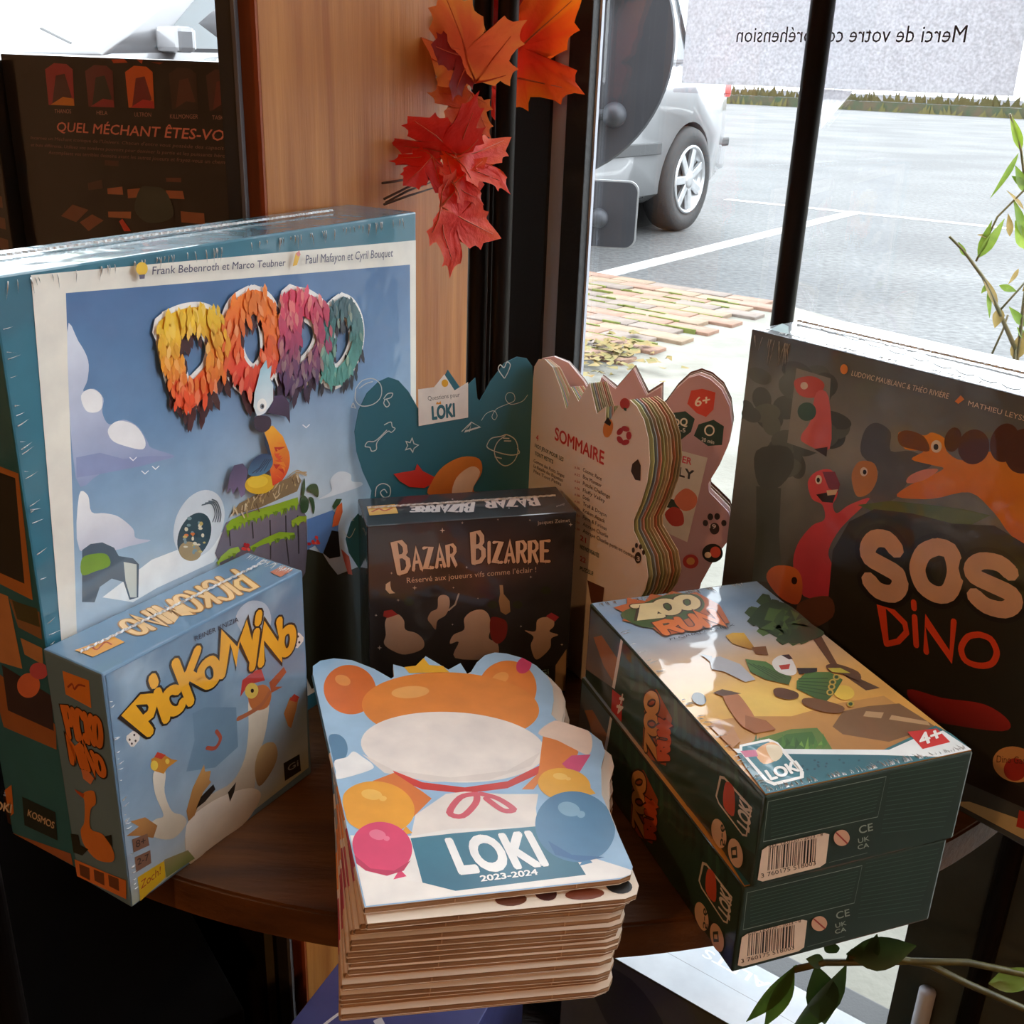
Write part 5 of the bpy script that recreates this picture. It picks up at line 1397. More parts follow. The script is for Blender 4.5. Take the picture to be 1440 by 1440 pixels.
ART['zoo_front_art'] = [
    ('l','#8a9a8c',0.28,0,[1.9,46.4,63.1,46.0,62.8,24.0,2.6,24.9,1.9,46.4]),
    ('l','#3f5a48',0.38,0,[3.8,43.5,61.4,43.2]),
    ('l','#3f5a48',0.38,0,[4.1,41.5,61.3,41.3]),
    ('l','#3f5a48',0.39,0,[4.4,39.4,61.1,39.4]),
    ('l','#3f5a48',0.39,0,[4.7,37.3,61.0,37.5]),
    ('l','#3f5a48',0.39,0,[5.0,35.2,60.8,35.6]),
    ('l','#3f5a48',0.39,0,[5.3,33.1,60.7,33.7]),
    ('l','#3f5a48',0.39,0,[5.6,31.0,60.6,31.7]),
    ('l','#3f5a48',0.39,0,[5.9,28.9,60.4,29.8]),
    ('l','#3f5a48',0.39,0,[6.2,26.8,60.3,27.9]),
    ('l','#3a5544',0.41,0,[65.2,46.8,107.2,45.0]),
    ('l','#3a5544',0.41,0,[65.3,44.4,106.9,42.3]),
    ('l','#3a5544',0.41,0,[65.4,41.9,106.5,39.6]),
    ('l','#3a5544',0.41,0,[65.5,39.4,106.2,36.9]),
    ('l','#3a5544',0.42,0,[65.6,37.0,105.9,34.2]),
    ('l','#3a5544',0.42,0,[65.7,34.5,105.6,31.5]),
    ('l','#3a5544',0.42,0,[65.8,32.0,105.3,28.7]),
    ('l','#3a5544',0.42,0,[65.9,29.5,105.0,26.0]),
    ('l','#3a5544',0.42,0,[66.0,26.9,104.7,23.2]),
    ('l','#3a5544',0.42,0,[66.1,24.4,104.3,20.5]),
    ('l','#3a5544',0.42,0,[66.3,21.9,104.0,17.7]),
    ('l','#3a5544',0.43,0,[66.4,19.3,103.7,14.9]),
    ('l','#3a5544',0.43,0,[66.5,16.7,103.4,12.1]),
    ('l','#3a5544',0.43,0,[66.6,14.2,103.1,9.3]),
    ('p','#ecd3b8',0,[2.4,20.6,5.1,22.1,34.3,22.1,37.2,20.6,38.1,4.3,35.2,2.7,5.2,2.5,2.4,4.1]),
    ('p','#1d1a16',0,[5.8,21.3,6.1,21.2,7.3,8.2,6.9,8.2]),
    ('p','#1d1a16',0,[6.4,21.2,6.8,21.2,7.9,8.1,7.6,8.2]),
    ('p','#1d1a16',0,[7.6,21.2,8.1,21.2,9.3,8.1,8.7,8.1]),
    ('p','#1d1a16',0,[8.7,21.1,9.0,21.1,10.2,8.0,9.9,8.0]),
    ('p','#1d1a16',0,[9.8,21.1,10.4,21.1,11.6,7.9,11.0,8.0]),
    ('p','#1d1a16',0,[10.7,21.0,11.0,21.0,12.2,7.9,11.9,7.9]),
    ('p','#1d1a16',0,[11.4,21.0,11.7,21.0,12.9,7.9,12.6,7.9]),
    ('p','#1d1a16',0,[12.5,21.0,12.8,20.9,14.1,7.8,13.7,7.8]),
    ('p','#1d1a16',0,[13.4,20.9,14.3,20.9,15.5,7.7,14.6,7.8]),
    ('p','#1d1a16',0,[15.0,20.8,15.6,20.8,16.9,7.6,16.3,7.7]),
    ('p','#1d1a16',0,[15.9,20.8,16.3,20.8,17.6,7.6,17.2,7.6]),
    ('p','#1d1a16',0,[17.1,20.7,17.6,20.7,18.9,7.5,18.4,7.6]),
    ('p','#1d1a16',0,[18.4,20.7,18.8,20.7,20.1,7.5,19.7,7.5]),
    ('p','#1d1a16',0,[19.4,20.6,19.7,20.6,21.0,7.4,20.7,7.4]),
    ('p','#1d1a16',0,[20.0,20.6,20.4,20.6,21.7,7.4,21.4,7.4]),
    ('p','#1d1a16',0,[21.2,20.5,21.5,20.5,22.9,7.3,22.5,7.3]),
    ('p','#1d1a16',0,[21.9,20.5,22.2,20.5,23.5,7.3,23.2,7.3]),
    ('p','#1d1a16',0,[23.0,20.5,23.3,20.4,24.7,7.2,24.4,7.2]),
    ('p','#1d1a16',0,[24.1,20.4,25.0,20.4,26.4,7.1,25.5,7.2]),
    ('p','#1d1a16',0,[25.8,20.3,26.7,20.3,28.1,7.0,27.2,7.1]),
    ('p','#1d1a16',0,[27.5,20.3,28.3,20.2,29.8,6.9,28.9,7.0]),
    ('p','#1d1a16',0,[28.9,20.2,29.3,20.2,30.7,6.9,30.3,6.9]),
    ('p','#1d1a16',0,[30.1,20.1,30.4,20.1,31.9,6.8,31.5,6.8]),
    ('t','#3a2c20','REF. LK0220 - 2023 - 8',0.0,[5.8,20.9,33.8,20.8,5.3,22.7]),
    ('t','#2a221a','3 760175 518003',0.0,[4.2,4.9,32.7,4.8,3.5,7.5]),
    ('p','#d9a888',1,[48.9,15.8,48.5,13.3,46.6,12.1,43.8,12.8,41.2,15.1,39.9,18.0,40.2,20.6,42.2,21.7,45.0,21.1,47.5,18.8]),
    ('l','#a03020',0.69,0,[40.8,20.7,48.1,12.9]),
    ('t','#9aa694','CE',0.01,[53.9,16.9,61.3,17.1,52.7,21.5]),
    ('t','#9aa694','UK',0.01,[54.4,11.4,60.4,11.7,53.6,14.3]),
    ('t','#9aa694','CA',0.01,[54.8,7.7,60.9,7.8,54.1,10.5]),
    ('l','#6f7f70',0.28,0,[39.8,4.3,60.5,4.5]),
]
ART['baz_front_art'] = [
    ('q','night',20,20,[0.6,0.6,129.5,1.4,129.5,129.5,0.6,129.5]),
    ('p','#d8d2c8',0,[43.6,124.3,45.0,124.5,45.3,126.0,45.7,124.5,47.1,124.0,45.7,123.7,45.3,122.3,45.0,123.8]),
    ('p','#d8d2c8',0,[26.8,87.3,28.1,87.5,28.4,88.8,28.7,87.5,29.9,87.0,28.7,86.8,28.4,85.4,28.1,86.8]),
    ('p','#d8d2c8',0,[4.8,47.9,6.0,48.1,6.3,49.5,6.6,48.1,7.9,47.6,6.6,47.4,6.3,46.0,6.0,47.4]),
    ('p','#d8d2c8',0,[17.2,79.8,18.0,80.0,18.2,80.8,18.4,79.9,19.2,79.6,18.4,79.5,18.2,78.6,18.0,79.5]),
    ('p','#d8d2c8',0,[51.8,85.1,52.4,85.2,52.6,85.9,52.7,85.2,53.4,84.9,52.7,84.8,52.6,84.2,52.4,84.9]),
    ('p','#d8d2c8',0,[59.9,98.3,60.6,98.5,60.8,99.2,61.0,98.4,61.7,98.2,61.0,98.1,60.8,97.3,60.6,98.1]),
    ('p','#d8d2c8',0,[56.6,128.3,57.3,128.4,57.5,129.2,57.7,128.4,58.4,128.2,57.7,128.0,57.5,127.3,57.3,128.1]),
    ('p','#d8d2c8',0,[13.4,98.5,14.1,98.6,14.3,99.4,14.4,98.6,15.1,98.3,14.4,98.2,14.3,97.4,14.1,98.2]),
    ('p','#d8d2c8',0,[101.2,88.0,101.9,88.1,102.0,88.9,102.3,88.1,103.0,87.8,102.3,87.7,102.1,86.9,101.9,87.7]),
    ('p','#d8d2c8',0,[3.5,70.8,4.3,70.9,4.5,71.8,4.7,70.9,5.4,70.6,4.7,70.4,4.4,69.6,4.3,70.5]),
    ('p','#d8d2c8',0,[67.6,76.2,68.2,76.3,68.3,76.9,68.4,76.3,69.0,76.1,68.5,76.0,68.3,75.4,68.2,76.0]),
    ('p','#d8d2c8',0,[51.6,59.4,52.2,59.5,52.3,60.1,52.5,59.4,53.0,59.2,52.5,59.1,52.3,58.6,52.2,59.2]),
    ('p','#d8d2c8',0,[96.2,53.5,96.8,53.6,97.0,54.3,97.2,53.6,97.8,53.3,97.2,53.2,97.0,52.5,96.8,53.2]),
    ('p','#d8d2c8',0,[125.1,122.0,126.2,122.2,126.4,123.3,126.8,122.1,127.9,121.8,126.8,121.6,126.6,120.4,126.3,121.6]),
    ('p','#d8d2c8',0,[124.2,37.0,125.0,37.2,125.2,38.0,125.4,37.1,126.2,36.8,125.4,36.7,125.3,35.9,125.0,36.7]),
    ('p','#d8d2c8',0,[79.0,128.7,79.5,128.8,79.6,129.4,79.8,128.8,80.3,128.6,79.8,128.5,79.7,128.0,79.5,128.6]),
    ('p','#d8d2c8',0,[99.2,126.9,99.8,127.0,99.9,127.6,100.1,127.0,100.6,126.8,100.1,126.7,100.0,126.1,99.8,126.7]),
    ('p','#e0cdb6',0,[13.5,93.1,10.7,91.3,10.5,87.7,12.8,84.7,16.4,84.7,14.1,87.0,13.5,89.8]),
    ('p',('#cbb2a0','#8f7868'),1,[9.9,65.2,12.7,69.9,18.2,69.9,21.7,65.2,22.5,58.9,29.2,55.7,33.9,50.1,33.1,43.9,22.4,41.2,14.6,44.7,9.1,50.3,10.3,56.5]),
    ('p','#a02a2a',0,[8.8,69.6,9.4,73.2,14.3,73.6,17.9,69.9,11.5,68.1]),
    ('p',('#cbb2a0','#8f7868'),1,[43.1,79.2,46.5,80.7,49.8,78.5,50.2,72.3,47.7,66.3,42.7,63.1,41.6,56.9,38.7,61.0,36.5,65.0,38.7,69.7,42.6,71.8]),
    ('l','#b9b0a4',1.07,0,[49.9,69.8,53.8,73.2,56.0,80.4]),
    ('p',('#cbb2a0','#8f7868'),1,[59.7,62.6,64.2,67.2,71.0,68.0,75.7,63.5,77.1,54.4,76.1,46.9,82.1,42.3,80.0,32.1,54.3,35.1,56.5,46.4,50.8,45.8,53.0,51.9,59.8,55.0]),
    ('p','#7a1f1c',1,[76.7,60.8,81.6,61.4,87.5,57.2,87.2,46.9,82.1,42.3,77.3,48.0]),
    ('p',('#cbb2a0','#8f7868'),1,[107.5,56.4,112.2,58.5,118.2,56.6,119.1,51.3,116.2,47.7,122.4,44.5,117.7,42.4,117.4,35.8,112.3,29.8,107.5,28.3,104.1,38.6,105.6,45.0,99.5,50.2,106.7,48.8]),
    ('p','#a8394a',0,[113.3,59.0,116.8,61.3,122.3,57.5,119.5,54.5]),
    ('p',('#b99a70','#8a6a44'),0,[82.0,84.1,84.1,83.9,84.8,77.7,88.8,72.3,89.6,64.6,86.7,62.6,83.2,65.3,81.8,72.9,82.5,77.9]),
    ('p','#2a3320',1,[27.9,77.6,27.3,76.0,25.8,75.2,23.9,75.4,22.3,76.5,21.7,78.2,22.3,79.7,23.9,80.5,25.8,80.3,27.3,79.2]),
    ('p','#2a3320',1,[81.1,70.5,80.5,68.9,78.9,68.1,76.9,68.3,75.3,69.5,74.6,71.1,75.2,72.7,76.8,73.5,78.8,73.4,80.4,72.2]),
    ('p','#2a3320',1,[115.8,77.2,115.2,75.7,113.6,74.8,111.6,75.0,109.9,76.2,109.2,77.9,109.7,79.4,111.3,80.3,113.4,80.1,115.1,78.9]),
    ('p','#2a3320',1,[97.4,68.9,96.8,67.3,95.2,66.5,93.2,66.7,91.5,67.9,90.8,69.6,91.4,71.1,93.0,72.0,95.0,71.8,96.7,70.6]),
    ('p','#9c805c',0,[128.5,33.3,129.5,1.4,122.1,2.3,121.7,22.0]),
    ('p','#14120f',0,[108.8,21.5,120.5,22.2,121.3,5.8,109.6,7.3]),
    ('t','#7a9a8a','Gi',0.01,[111.7,15.1,117.2,15.8,111.5,19.2]),
]
ART['baz_front_title'] = [
    ('g','#e6c7ac','#3a1c10',0.68,2.74,'B',[[18.5,97.8,25.3,99.5,23.2,118.6,15.5,118.7]]),
    ('g','#e6c7ac','#3a1c10',0.57,2.06,'AZAR',[[27.6,99.5,32.6,99.7,31.6,113.4,26.6,113.2],[34.7,99.8,39.7,100.0,38.8,113.7,33.7,113.5],[41.9,100.1,46.9,100.2,46.0,114.0,41.0,113.8],[49.0,100.3,54.1,100.5,53.3,114.3,48.2,114.1]]),
    ('g','#e6c7ac','#3a1c10',0.7,2.8,'B',[[64.6,101.0,71.7,102.1,70.7,121.3,63.9,121.3]]),
    ('g','#e6c7ac','#3a1c10',0.59,2.11,'IZARRE',[[73.6,100.6,76.0,100.4,75.6,113.9,73.3,114.1],[77.6,100.3,83.0,99.9,82.5,113.6,77.3,113.8],[85.2,99.8,90.6,99.5,90.1,113.2,84.8,113.5],[92.9,99.3,98.3,98.9,97.8,112.8,92.4,113.1],[100.6,98.8,106.0,98.4,105.4,112.4,100.1,112.7],[108.4,98.3,113.8,97.9,113.2,112.0,107.7,112.3]]),
    ('p','#e6c7ac',0,[18.7,99.4,20.2,99.3,19.3,95.8]),
    ('p','#e6c7ac',0,[27.4,100.5,28.9,100.3,28.0,98.0]),
    ('p','#e6c7ac',0,[32.3,100.6,33.9,100.5,33.1,97.6]),
    ('p','#e6c7ac',0,[37.3,101.4,38.8,101.3,38.2,98.7]),
    ('p','#e6c7ac',0,[43.8,102.0,45.4,101.9,44.8,98.9]),
    ('p','#e6c7ac',0,[52.7,101.9,54.3,101.7,53.7,98.6]),
    ('p','#e6c7ac',0,[65.0,102.0,66.5,101.9,65.9,99.0]),
    ('p','#e6c7ac',0,[74.0,101.8,75.5,101.7,74.7,98.6]),
    ('p','#e6c7ac',0,[79.6,101.7,81.2,101.6,80.6,98.6]),
    ('p','#e6c7ac',0,[86.4,101.4,88.0,101.3,87.2,98.2]),
    ('p','#e6c7ac',0,[92.2,100.9,93.8,100.8,92.9,97.9]),
    ('p','#e6c7ac',0,[99.1,100.1,100.7,99.9,100.0,96.6]),
    ('p','#e6c7ac',0,[104.9,99.2,106.5,99.1,105.8,96.2]),
    ('p','#e6c7ac',0,[110.6,99.1,112.3,99.0,111.4,96.5]),
    ('t','#dcc4ae','Réservé aux joueurs vifs comme l’éclair !',0.0,[23.6,91.0,105.4,91.3,23.4,94.8]),
    ('t','#cfc6bc','Jacques Zeimet',0.0,[104.8,123.7,125.8,124.0,104.6,126.1]),
]
ART['baz_top_art'] = [
    ('p','#e3b35c',0,[3.9,30.6,21.4,31.3,21.2,16.5,3.7,16.0]),
    ('l','#b5482a',1.44,1,[6.1,21.6,10.7,25.4,13.6,21.8,18.8,25.5]),
    ('g','#d9d2d0','#2a2c3c',0.65,2.38,'BIZARRE',[[70.4,25.8,65.5,25.7,61.3,11.9,65.7,11.1],[64.3,25.7,62.1,25.7,58.2,12.4,60.2,12.1],[61.0,25.7,56.1,25.6,52.7,13.4,57.1,12.6],[54.5,25.6,49.7,25.5,46.9,14.4,51.3,13.7],[48.1,25.4,43.3,25.4,41.0,15.5,45.4,14.7],[41.7,25.3,36.9,25.3,35.1,16.5,39.5,15.7],[35.3,25.2,30.6,25.2,29.3,17.5,33.7,16.8]]),
    ('g','#e0cfc8','#2a2c3c',0.67,2.46,'BAZAR',[[111.2,28.4,106.0,28.1,104.2,14.4,109.4,14.2],[104.2,28.0,99.0,27.7,97.3,14.7,102.5,14.5],[97.2,27.6,92.0,27.2,90.4,15.0,95.5,14.8],[90.3,27.1,85.1,26.8,83.5,15.2,88.6,15.0],[83.4,26.7,78.2,26.4,76.6,15.5,81.8,15.3]]),
    ('t','#b9b4b8','Zeimet',0.0,[126.7,14.5,120.0,10.9,125.7,11.5]),
    ('p','#c9c9d4',1,[61.2,29.6,60.8,28.8,60.3,28.9,60.2,29.7,60.6,30.5,61.1,30.4]),
    ('p','#c9c9d4',1,[83.6,24.1,83.2,23.4,82.7,23.4,82.7,24.3,83.1,25.0,83.6,25.0]),
    ('p','#c9c9d4',1,[100.8,13.6,100.4,12.9,99.9,13.0,99.9,13.8,100.3,14.5,100.8,14.5]),
    ('p','#c9c9d4',1,[90.3,12.5,89.9,11.8,89.4,11.9,89.4,12.7,89.8,13.4,90.3,13.3]),
    ('p','#c9c9d4',1,[78.1,21.5,77.7,20.7,77.2,20.8,77.2,21.6,77.6,22.4,78.0,22.3]),
    ('p','#c9c9d4',1,[58.8,33.0,58.4,32.2,57.9,32.3,57.8,33.2,58.2,33.9,58.7,33.8]),
    ('p','#c9c9d4',1,[104.6,15.2,104.2,14.5,103.7,14.5,103.7,15.4,104.1,16.1,104.6,16.0]),
    ('p','#c9c9d4',1,[34.9,18.1,34.5,17.4,34.1,17.5,34.0,18.3,34.3,19.0,34.8,18.9]),
    ('p','#c9c9d4',1,[83.0,16.3,82.6,15.5,82.1,15.6,82.1,16.4,82.5,17.2,83.0,17.1]),
    ('p','#c9c9d4',1,[71.4,29.4,71.0,28.6,70.5,28.7,70.4,29.5,70.9,30.3,71.3,30.2]),
]
ART['sos_front_art'] = [
    ('q','dino_dusk',30,30,[0.7,0.6,249.4,26.1,249.4,240.6,0.6,240.6]),
    ('p','#3f4a4a',0,[18.3,144.6,37.0,149.2,40.1,119.6,47.3,89.4,24.6,80.3,23.0,113.5]),
    ('p','#3f4c50',1,[61.6,207.2,61.8,202.6,57.4,197.4,50.8,194.6,45.9,195.9,45.7,200.6,50.2,205.9,56.8,208.6]),
    ('p','#5d6a6c',1,[76.2,193.3,74.7,189.9,70.8,188.0,66.7,188.6,65.0,191.5,66.6,194.9,70.5,196.9,74.5,196.2]),
    ('p','#5d6a6c',1,[76.3,196.3,72.8,192.7,64.5,190.4,56.0,190.9,52.6,193.8,56.3,197.4,64.8,199.7,73.0,199.2]),
    ('p','#3f4c50',1,[44.6,176.7,43.6,170.1,36.6,164.1,27.6,162.3,22.0,165.9,23.1,172.8,30.3,178.8,39.2,180.3]),
    ('p','#4a575c',1,[20.7,203.8,21.3,198.3,17.8,194.0,12.1,193.6,7.6,197.3,7.0,203.0,10.6,207.2,16.3,207.5]),
    ('p','#566468',1,[64.6,183.4,61.5,179.6,54.2,177.3,47.0,177.8,44.1,180.9,47.3,184.8,54.6,187.0,61.8,186.5]),
    ('p','#4a575c',1,[9.4,192.8,7.1,187.7,0.6,184.0,0.6,183.8,0.6,187.5,0.6,192.7,0.6,196.4,5.8,196.4]),
    ('p','#3f4c50',1,[76.0,192.5,74.3,187.6,68.1,183.8,61.2,183.4,57.5,186.7,59.4,191.7,65.6,195.5,72.5,195.8]),
    ('p','#3f4c50',1,[42.1,199.8,38.4,194.6,31.3,192.3,25.0,194.5,23.2,199.9,27.1,205.1,34.2,207.2,40.3,205.0]),
    ('p','#4a575c',1,[45.6,211.9,40.6,207.0,32.6,206.0,26.3,209.5,25.5,215.5,30.7,220.4,38.6,221.2,44.8,217.7]),
    ('p','#3f4c50',1,[31.5,188.6,26.3,183.8,18.2,182.9,12.1,186.6,11.6,192.6,17.0,197.4,25.0,198.1,31.0,194.5]),
    ('p','#5d6a6c',1,[68.1,200.4,68.1,196.6,64.6,192.8,59.5,191.3,55.9,193.0,55.9,196.9,59.5,200.6,64.6,202.1]),
    ('p','#5d6a6c',1,[29.1,195.9,27.1,190.8,20.3,186.7,12.5,186.0,8.4,189.1,10.5,194.3,17.4,198.4,25.1,199.0]),
    ('p','#5d6a6c',1,[77.5,201.8,77.6,196.2,73.3,191.6,67.2,190.8,62.7,194.3,62.7,200.1,67.0,204.6,73.1,205.3]),
    ('p','#566468',1,[55.8,185.6,53.5,181.4,46.0,177.2,37.7,175.5,33.4,177.4,35.9,181.7,43.6,185.9,51.8,187.5]),
    ('p','#5d6a6c',1,[59.8,226.2,57.9,221.6,51.9,218.5,45.3,218.7,41.9,222.2,43.9,226.9,50.0,230.0,56.5,229.7]),
    ('p','#5d6a6c',1,[29.6,190.2,30.7,185.1,27.7,180.9,22.4,180.0,17.9,183.1,16.9,188.2,19.9,192.4,25.2,193.2]),
    ('p','#4a575c',1,[78.5,201.2,74.6,197.6,65.8,196.1,57.3,197.5,54.2,201.1,58.4,204.6,67.3,206.1,75.6,204.6]),
    ('p','#566468',1,[59.9,206.7,55.4,202.9,46.4,201.9,38.1,204.2,35.5,208.6,40.3,212.4,49.4,213.3,57.4,210.9]),
    ('p','#566468',1,[63.3,216.5,61.5,211.1,56.8,208.3,52.0,209.8,49.9,214.8,51.8,220.2,56.5,222.9,61.3,221.3]),
    ('p','#4a575c',1,[15.2,187.8,11.6,184.7,5.4,184.1,0.6,186.3,0.6,190.1,3.2,193.1,9.3,193.7,14.3,191.5]),
    ('p','#4a575c',1,[40.0,173.6,36.6,170.1,30.6,169.0,25.4,170.9,24.2,174.7,27.6,178.2,33.7,179.3,38.8,177.3]),
    ('p','#3f4c50',1,[49.2,183.9,49.3,177.5,45.1,172.9,39.0,172.9,34.7,177.4,34.7,183.9,39.0,188.5,45.0,188.4]),
    ('p','#566468',1,[45.3,182.8,43.1,177.6,36.2,173.8,28.7,173.6,25.0,177.2,27.4,182.4,34.4,186.2,41.7,186.3]),
    ('p','#566468',1,[43.0,170.0,43.9,163.5,38.6,156.4,30.0,152.7,23.2,154.8,22.3,161.5,27.9,168.7,36.4,172.1]),
    ('p','#566468',1,[48.7,185.6,48.5,181.2,44.0,176.7,37.7,174.8,33.5,176.7,33.8,181.2,38.4,185.7,44.6,187.5]),
    ('p','#5d6a6c',1,[19.6,213.0,15.8,210.0,8.9,209.4,2.9,211.6,1.4,215.4,5.3,218.4,12.3,218.9,18.2,216.7]),
    ('p','#566468',1,[48.5,181.4,47.3,176.8,41.6,172.6,34.7,171.3,30.7,173.7,32.1,178.4,37.9,182.6,44.7,183.8]),
    ('p','#5d6a6c',1,[71.5,191.0,67.6,185.3,59.8,182.7,52.6,185.0,50.4,190.7,54.5,196.4,62.3,198.8,69.3,196.5]),
    ('p','#4a575c',1,[52.0,169.5,52.3,163.3,49.1,159.2,44.1,159.5,40.3,164.2,40.0,170.5,43.3,174.6,48.2,174.2]),
    ('p','#4a575c',1,[61.3,189.4,61.7,183.7,56.5,177.1,48.5,173.5,42.4,175.1,42.0,181.0,47.4,187.7,55.4,191.1]),
    ('p','#4a575c',1,[65.8,222.0,64.6,216.2,59.0,212.2,52.2,212.4,48.3,216.8,49.6,222.7,55.3,226.7,62.0,226.3]),
    ('p','#4a575c',1,[48.5,221.8,44.2,217.8,35.8,216.8,28.2,219.2,26.1,223.8,30.6,227.8,39.0,228.7,46.4,226.2]),
    ('p','#566468',1,[49.5,167.8,47.5,162.2,39.8,156.8,30.7,154.7,25.6,157.3,27.8,163.0,35.7,168.4,44.7,170.3]),
    ('p','#3d484b',1,[14.9,167.1,37.4,176.3,43.9,164.9,34.0,148.2,19.7,146.4]),
    ('p','#8d9296',0,[36.3,225.0,60.5,224.4,65.6,178.6,37.0,178.8]),
    ('p','#d0504f',1,[36.1,217.4,47.8,222.7,57.0,219.9,52.7,211.3,41.1,209.7]),
    ('p','#e0707a',1,[52.3,213.7,61.0,213.4,66.9,183.5,48.7,182.1,46.4,186.7,50.9,195.7]),
    ('p','#2f5a5a',1,[54.1,202.9,53.5,199.3,50.6,196.5,46.6,195.4,43.1,196.6,41.3,199.5,42.0,203.1,44.9,205.9,48.9,206.9,52.4,205.8]),
    ('p','#e8d8d0',1,[45.9,216.6,45.7,215.2,44.5,214.1,42.9,213.7,41.5,214.2,40.8,215.3,41.1,216.8,42.2,217.8,43.8,218.2,45.2,217.7]),
    ('p','#3a2a2a',0,[56.4,180.4,65.3,184.3,65.6,178.2]),
    ('p','#59616a',1,[89.2,203.5,95.3,206.9,103.7,203.8,105.7,193.5,117.9,197.0,131.1,193.8,120.8,182.2,113.3,167.5,101.1,160.9,97.0,168.5,100.4,179.6,88.3,185.9,86.6,195.4]),
    ('p','#c78a4c',1,[84.1,174.6,87.7,182.0,96.9,183.5,100.4,175.8,97.4,166.1,90.1,161.1,85.4,167.3]),
    ('p','#e8e0d0',1,[93.7,177.5,93.5,175.9,92.5,174.5,91.1,174.1,89.7,174.7,89.0,176.1,89.2,177.8,90.2,179.1,91.6,179.5,93.0,178.9]),
    ('p','#1a1512',1,[93.1,177.1,93.0,176.2,92.5,175.5,91.8,175.3,91.1,175.6,90.8,176.4,90.8,177.3,91.3,178.0,92.0,178.2,92.7,177.9]),
    ('p',('#e8555f','#c23a50'),1,[55.5,159.1,60.2,167.2,69.7,171.4,76.5,165.8,76.6,156.7,74.8,150.8,78.4,146.8,85.6,154.5,98.1,162.5,82.7,139.0,76.8,122.0,81.2,114.1,87.8,109.8,86.0,95.2,64.6,86.4,54.1,102.2,54.7,117.9,62.9,133.3,70.7,140.1,67.8,148.5,60.1,149.9]),
    ('p','#8a2f4a',0,[64.4,168.5,72.7,171.1,77.4,164.8,76.9,159.4,70.3,159.9]),
    ('p','#f0e6da',1,[64.9,163.7,64.8,161.9,63.8,160.6,62.4,160.1,61.1,160.8,60.4,162.3,60.6,164.0,61.5,165.4,62.9,165.8,64.2,165.2]),
    ('p','#1a1512',1,[63.6,163.0,63.5,162.1,63.0,161.3,62.3,161.1,61.7,161.5,61.3,162.3,61.4,163.2,61.8,164.0,62.5,164.2,63.2,163.8]),
    ('p','#2b1216',0,[62.5,153.4,76.0,160.4,74.6,152.1,67.5,150.4]),
    ('p','#efe2cc',0,[69.1,158.2,76.6,161.3,75.7,157.7,70.3,155.3]),
    ('p',('#f2a02a','#d8761c'),1,[108.3,203.9,112.2,206.7,123.4,207.5,127.7,210.4,135.3,209.1,137.7,202.8,147.7,200.5,162.9,210.1,179.2,206.1,225.3,207.6,234.8,168.1,187.8,167.1,169.8,178.1,154.6,184.7,134.9,174.6,114.3,169.1,121.5,178.8,137.5,192.2,132.4,193.0,118.8,192.5,125.0,199.1,114.1,197.1]),
    ('p','#7a4a22',1,[108.3,203.9,113.3,207.6,123.5,206.9,128.0,200.0,117.7,198.2,110.6,198.5]),
    ('p','#f5ece0',1,[134.5,204.4,134.3,202.3,133.1,200.7,131.2,200.2,129.5,200.9,128.5,202.7,128.7,204.8,130.0,206.5,131.8,207.0,133.6,206.2]),
    ('p','#1a1512',1,[132.7,203.7,132.7,202.6,132.1,201.8,131.2,201.6,130.4,202.0,130.0,202.9,130.0,203.9,130.6,204.7,131.5,205.0,132.3,204.6]),
    ('p','#e0968a',1,[119.4,183.0,127.0,189.0,135.2,191.5,128.2,183.3,118.9,178.6]),
    ('p','#5a3320',1,[144.4,209.9,143.3,205.9,140.9,203.3,138.1,203.3,135.9,205.7,135.3,209.7,136.5,213.7,138.9,216.2,141.7,216.2,143.8,213.8]),
    ('p','#5a3320',1,[160.0,209.3,158.1,203.8,153.8,200.2,148.6,200.0,144.6,203.4,143.3,209.0,145.3,214.6,149.7,218.1,154.8,218.1,158.7,214.8]),
    ('p','#5a3320',1,[174.6,215.9,172.9,209.9,169.1,206.0,164.4,205.9,160.9,209.6,159.7,215.7,161.5,221.8,165.4,225.5,169.9,225.5,173.4,221.9]),
    ('p','#5a3320',1,[186.5,214.5,184.6,207.6,179.8,203.1,174.0,202.9,169.4,207.2,167.9,214.2,170.0,221.2,174.9,225.4,180.6,225.4,185.0,221.3]),
    ('p','#5a3320',1,[200.0,213.9,198.0,206.5,192.9,201.7,186.7,201.5,181.7,206.0,180.0,213.6,182.2,221.1,187.4,225.7,193.5,225.7,198.3,221.2]),
    ('p','#4f6a35',0,[90.9,156.3,111.0,165.5,135.6,171.2,153.1,174.7,167.9,176.3,158.3,167.0,137.6,160.9,107.6,155.5]),
    ('p','#2c2a22',0,[79.6,123.1,87.4,144.6,101.8,157.3,124.6,162.6,149.1,165.0,171.2,171.6,194.5,166.1,249.4,165.6,249.4,36.6,93.4,26.2,81.8,93.5]),
    ('p',('#e07a35','#b5502a'),1,[35.3,87.5,40.3,97.5,54.1,102.2,61.1,97.8,63.1,85.7,59.6,78.5,46.6,78.9]),
    ('p','#2a1512',1,[58.3,94.6,58.2,93.0,57.3,91.7,56.0,91.2,54.8,91.6,54.2,92.9,54.3,94.5,55.2,95.8,56.5,96.3,57.7,95.8]),
    ('p','#6a4434',1,[61.0,79.1,81.8,93.5,86.9,81.5,68.2,64.7]),
    ('p',('#b5302a','#5a1416'),1,[142.3,58.2,163.6,63.5,186.8,71.4,201.5,68.6,199.7,61.1,172.6,50.5,154.1,46.1]),
    ('p','#e0a868',1,[221.6,48.5,219.4,41.6,213.6,36.0,206.3,34.1,200.4,36.6,198.2,42.6,200.6,49.8,206.6,55.2,213.8,56.9,219.4,54.4]),
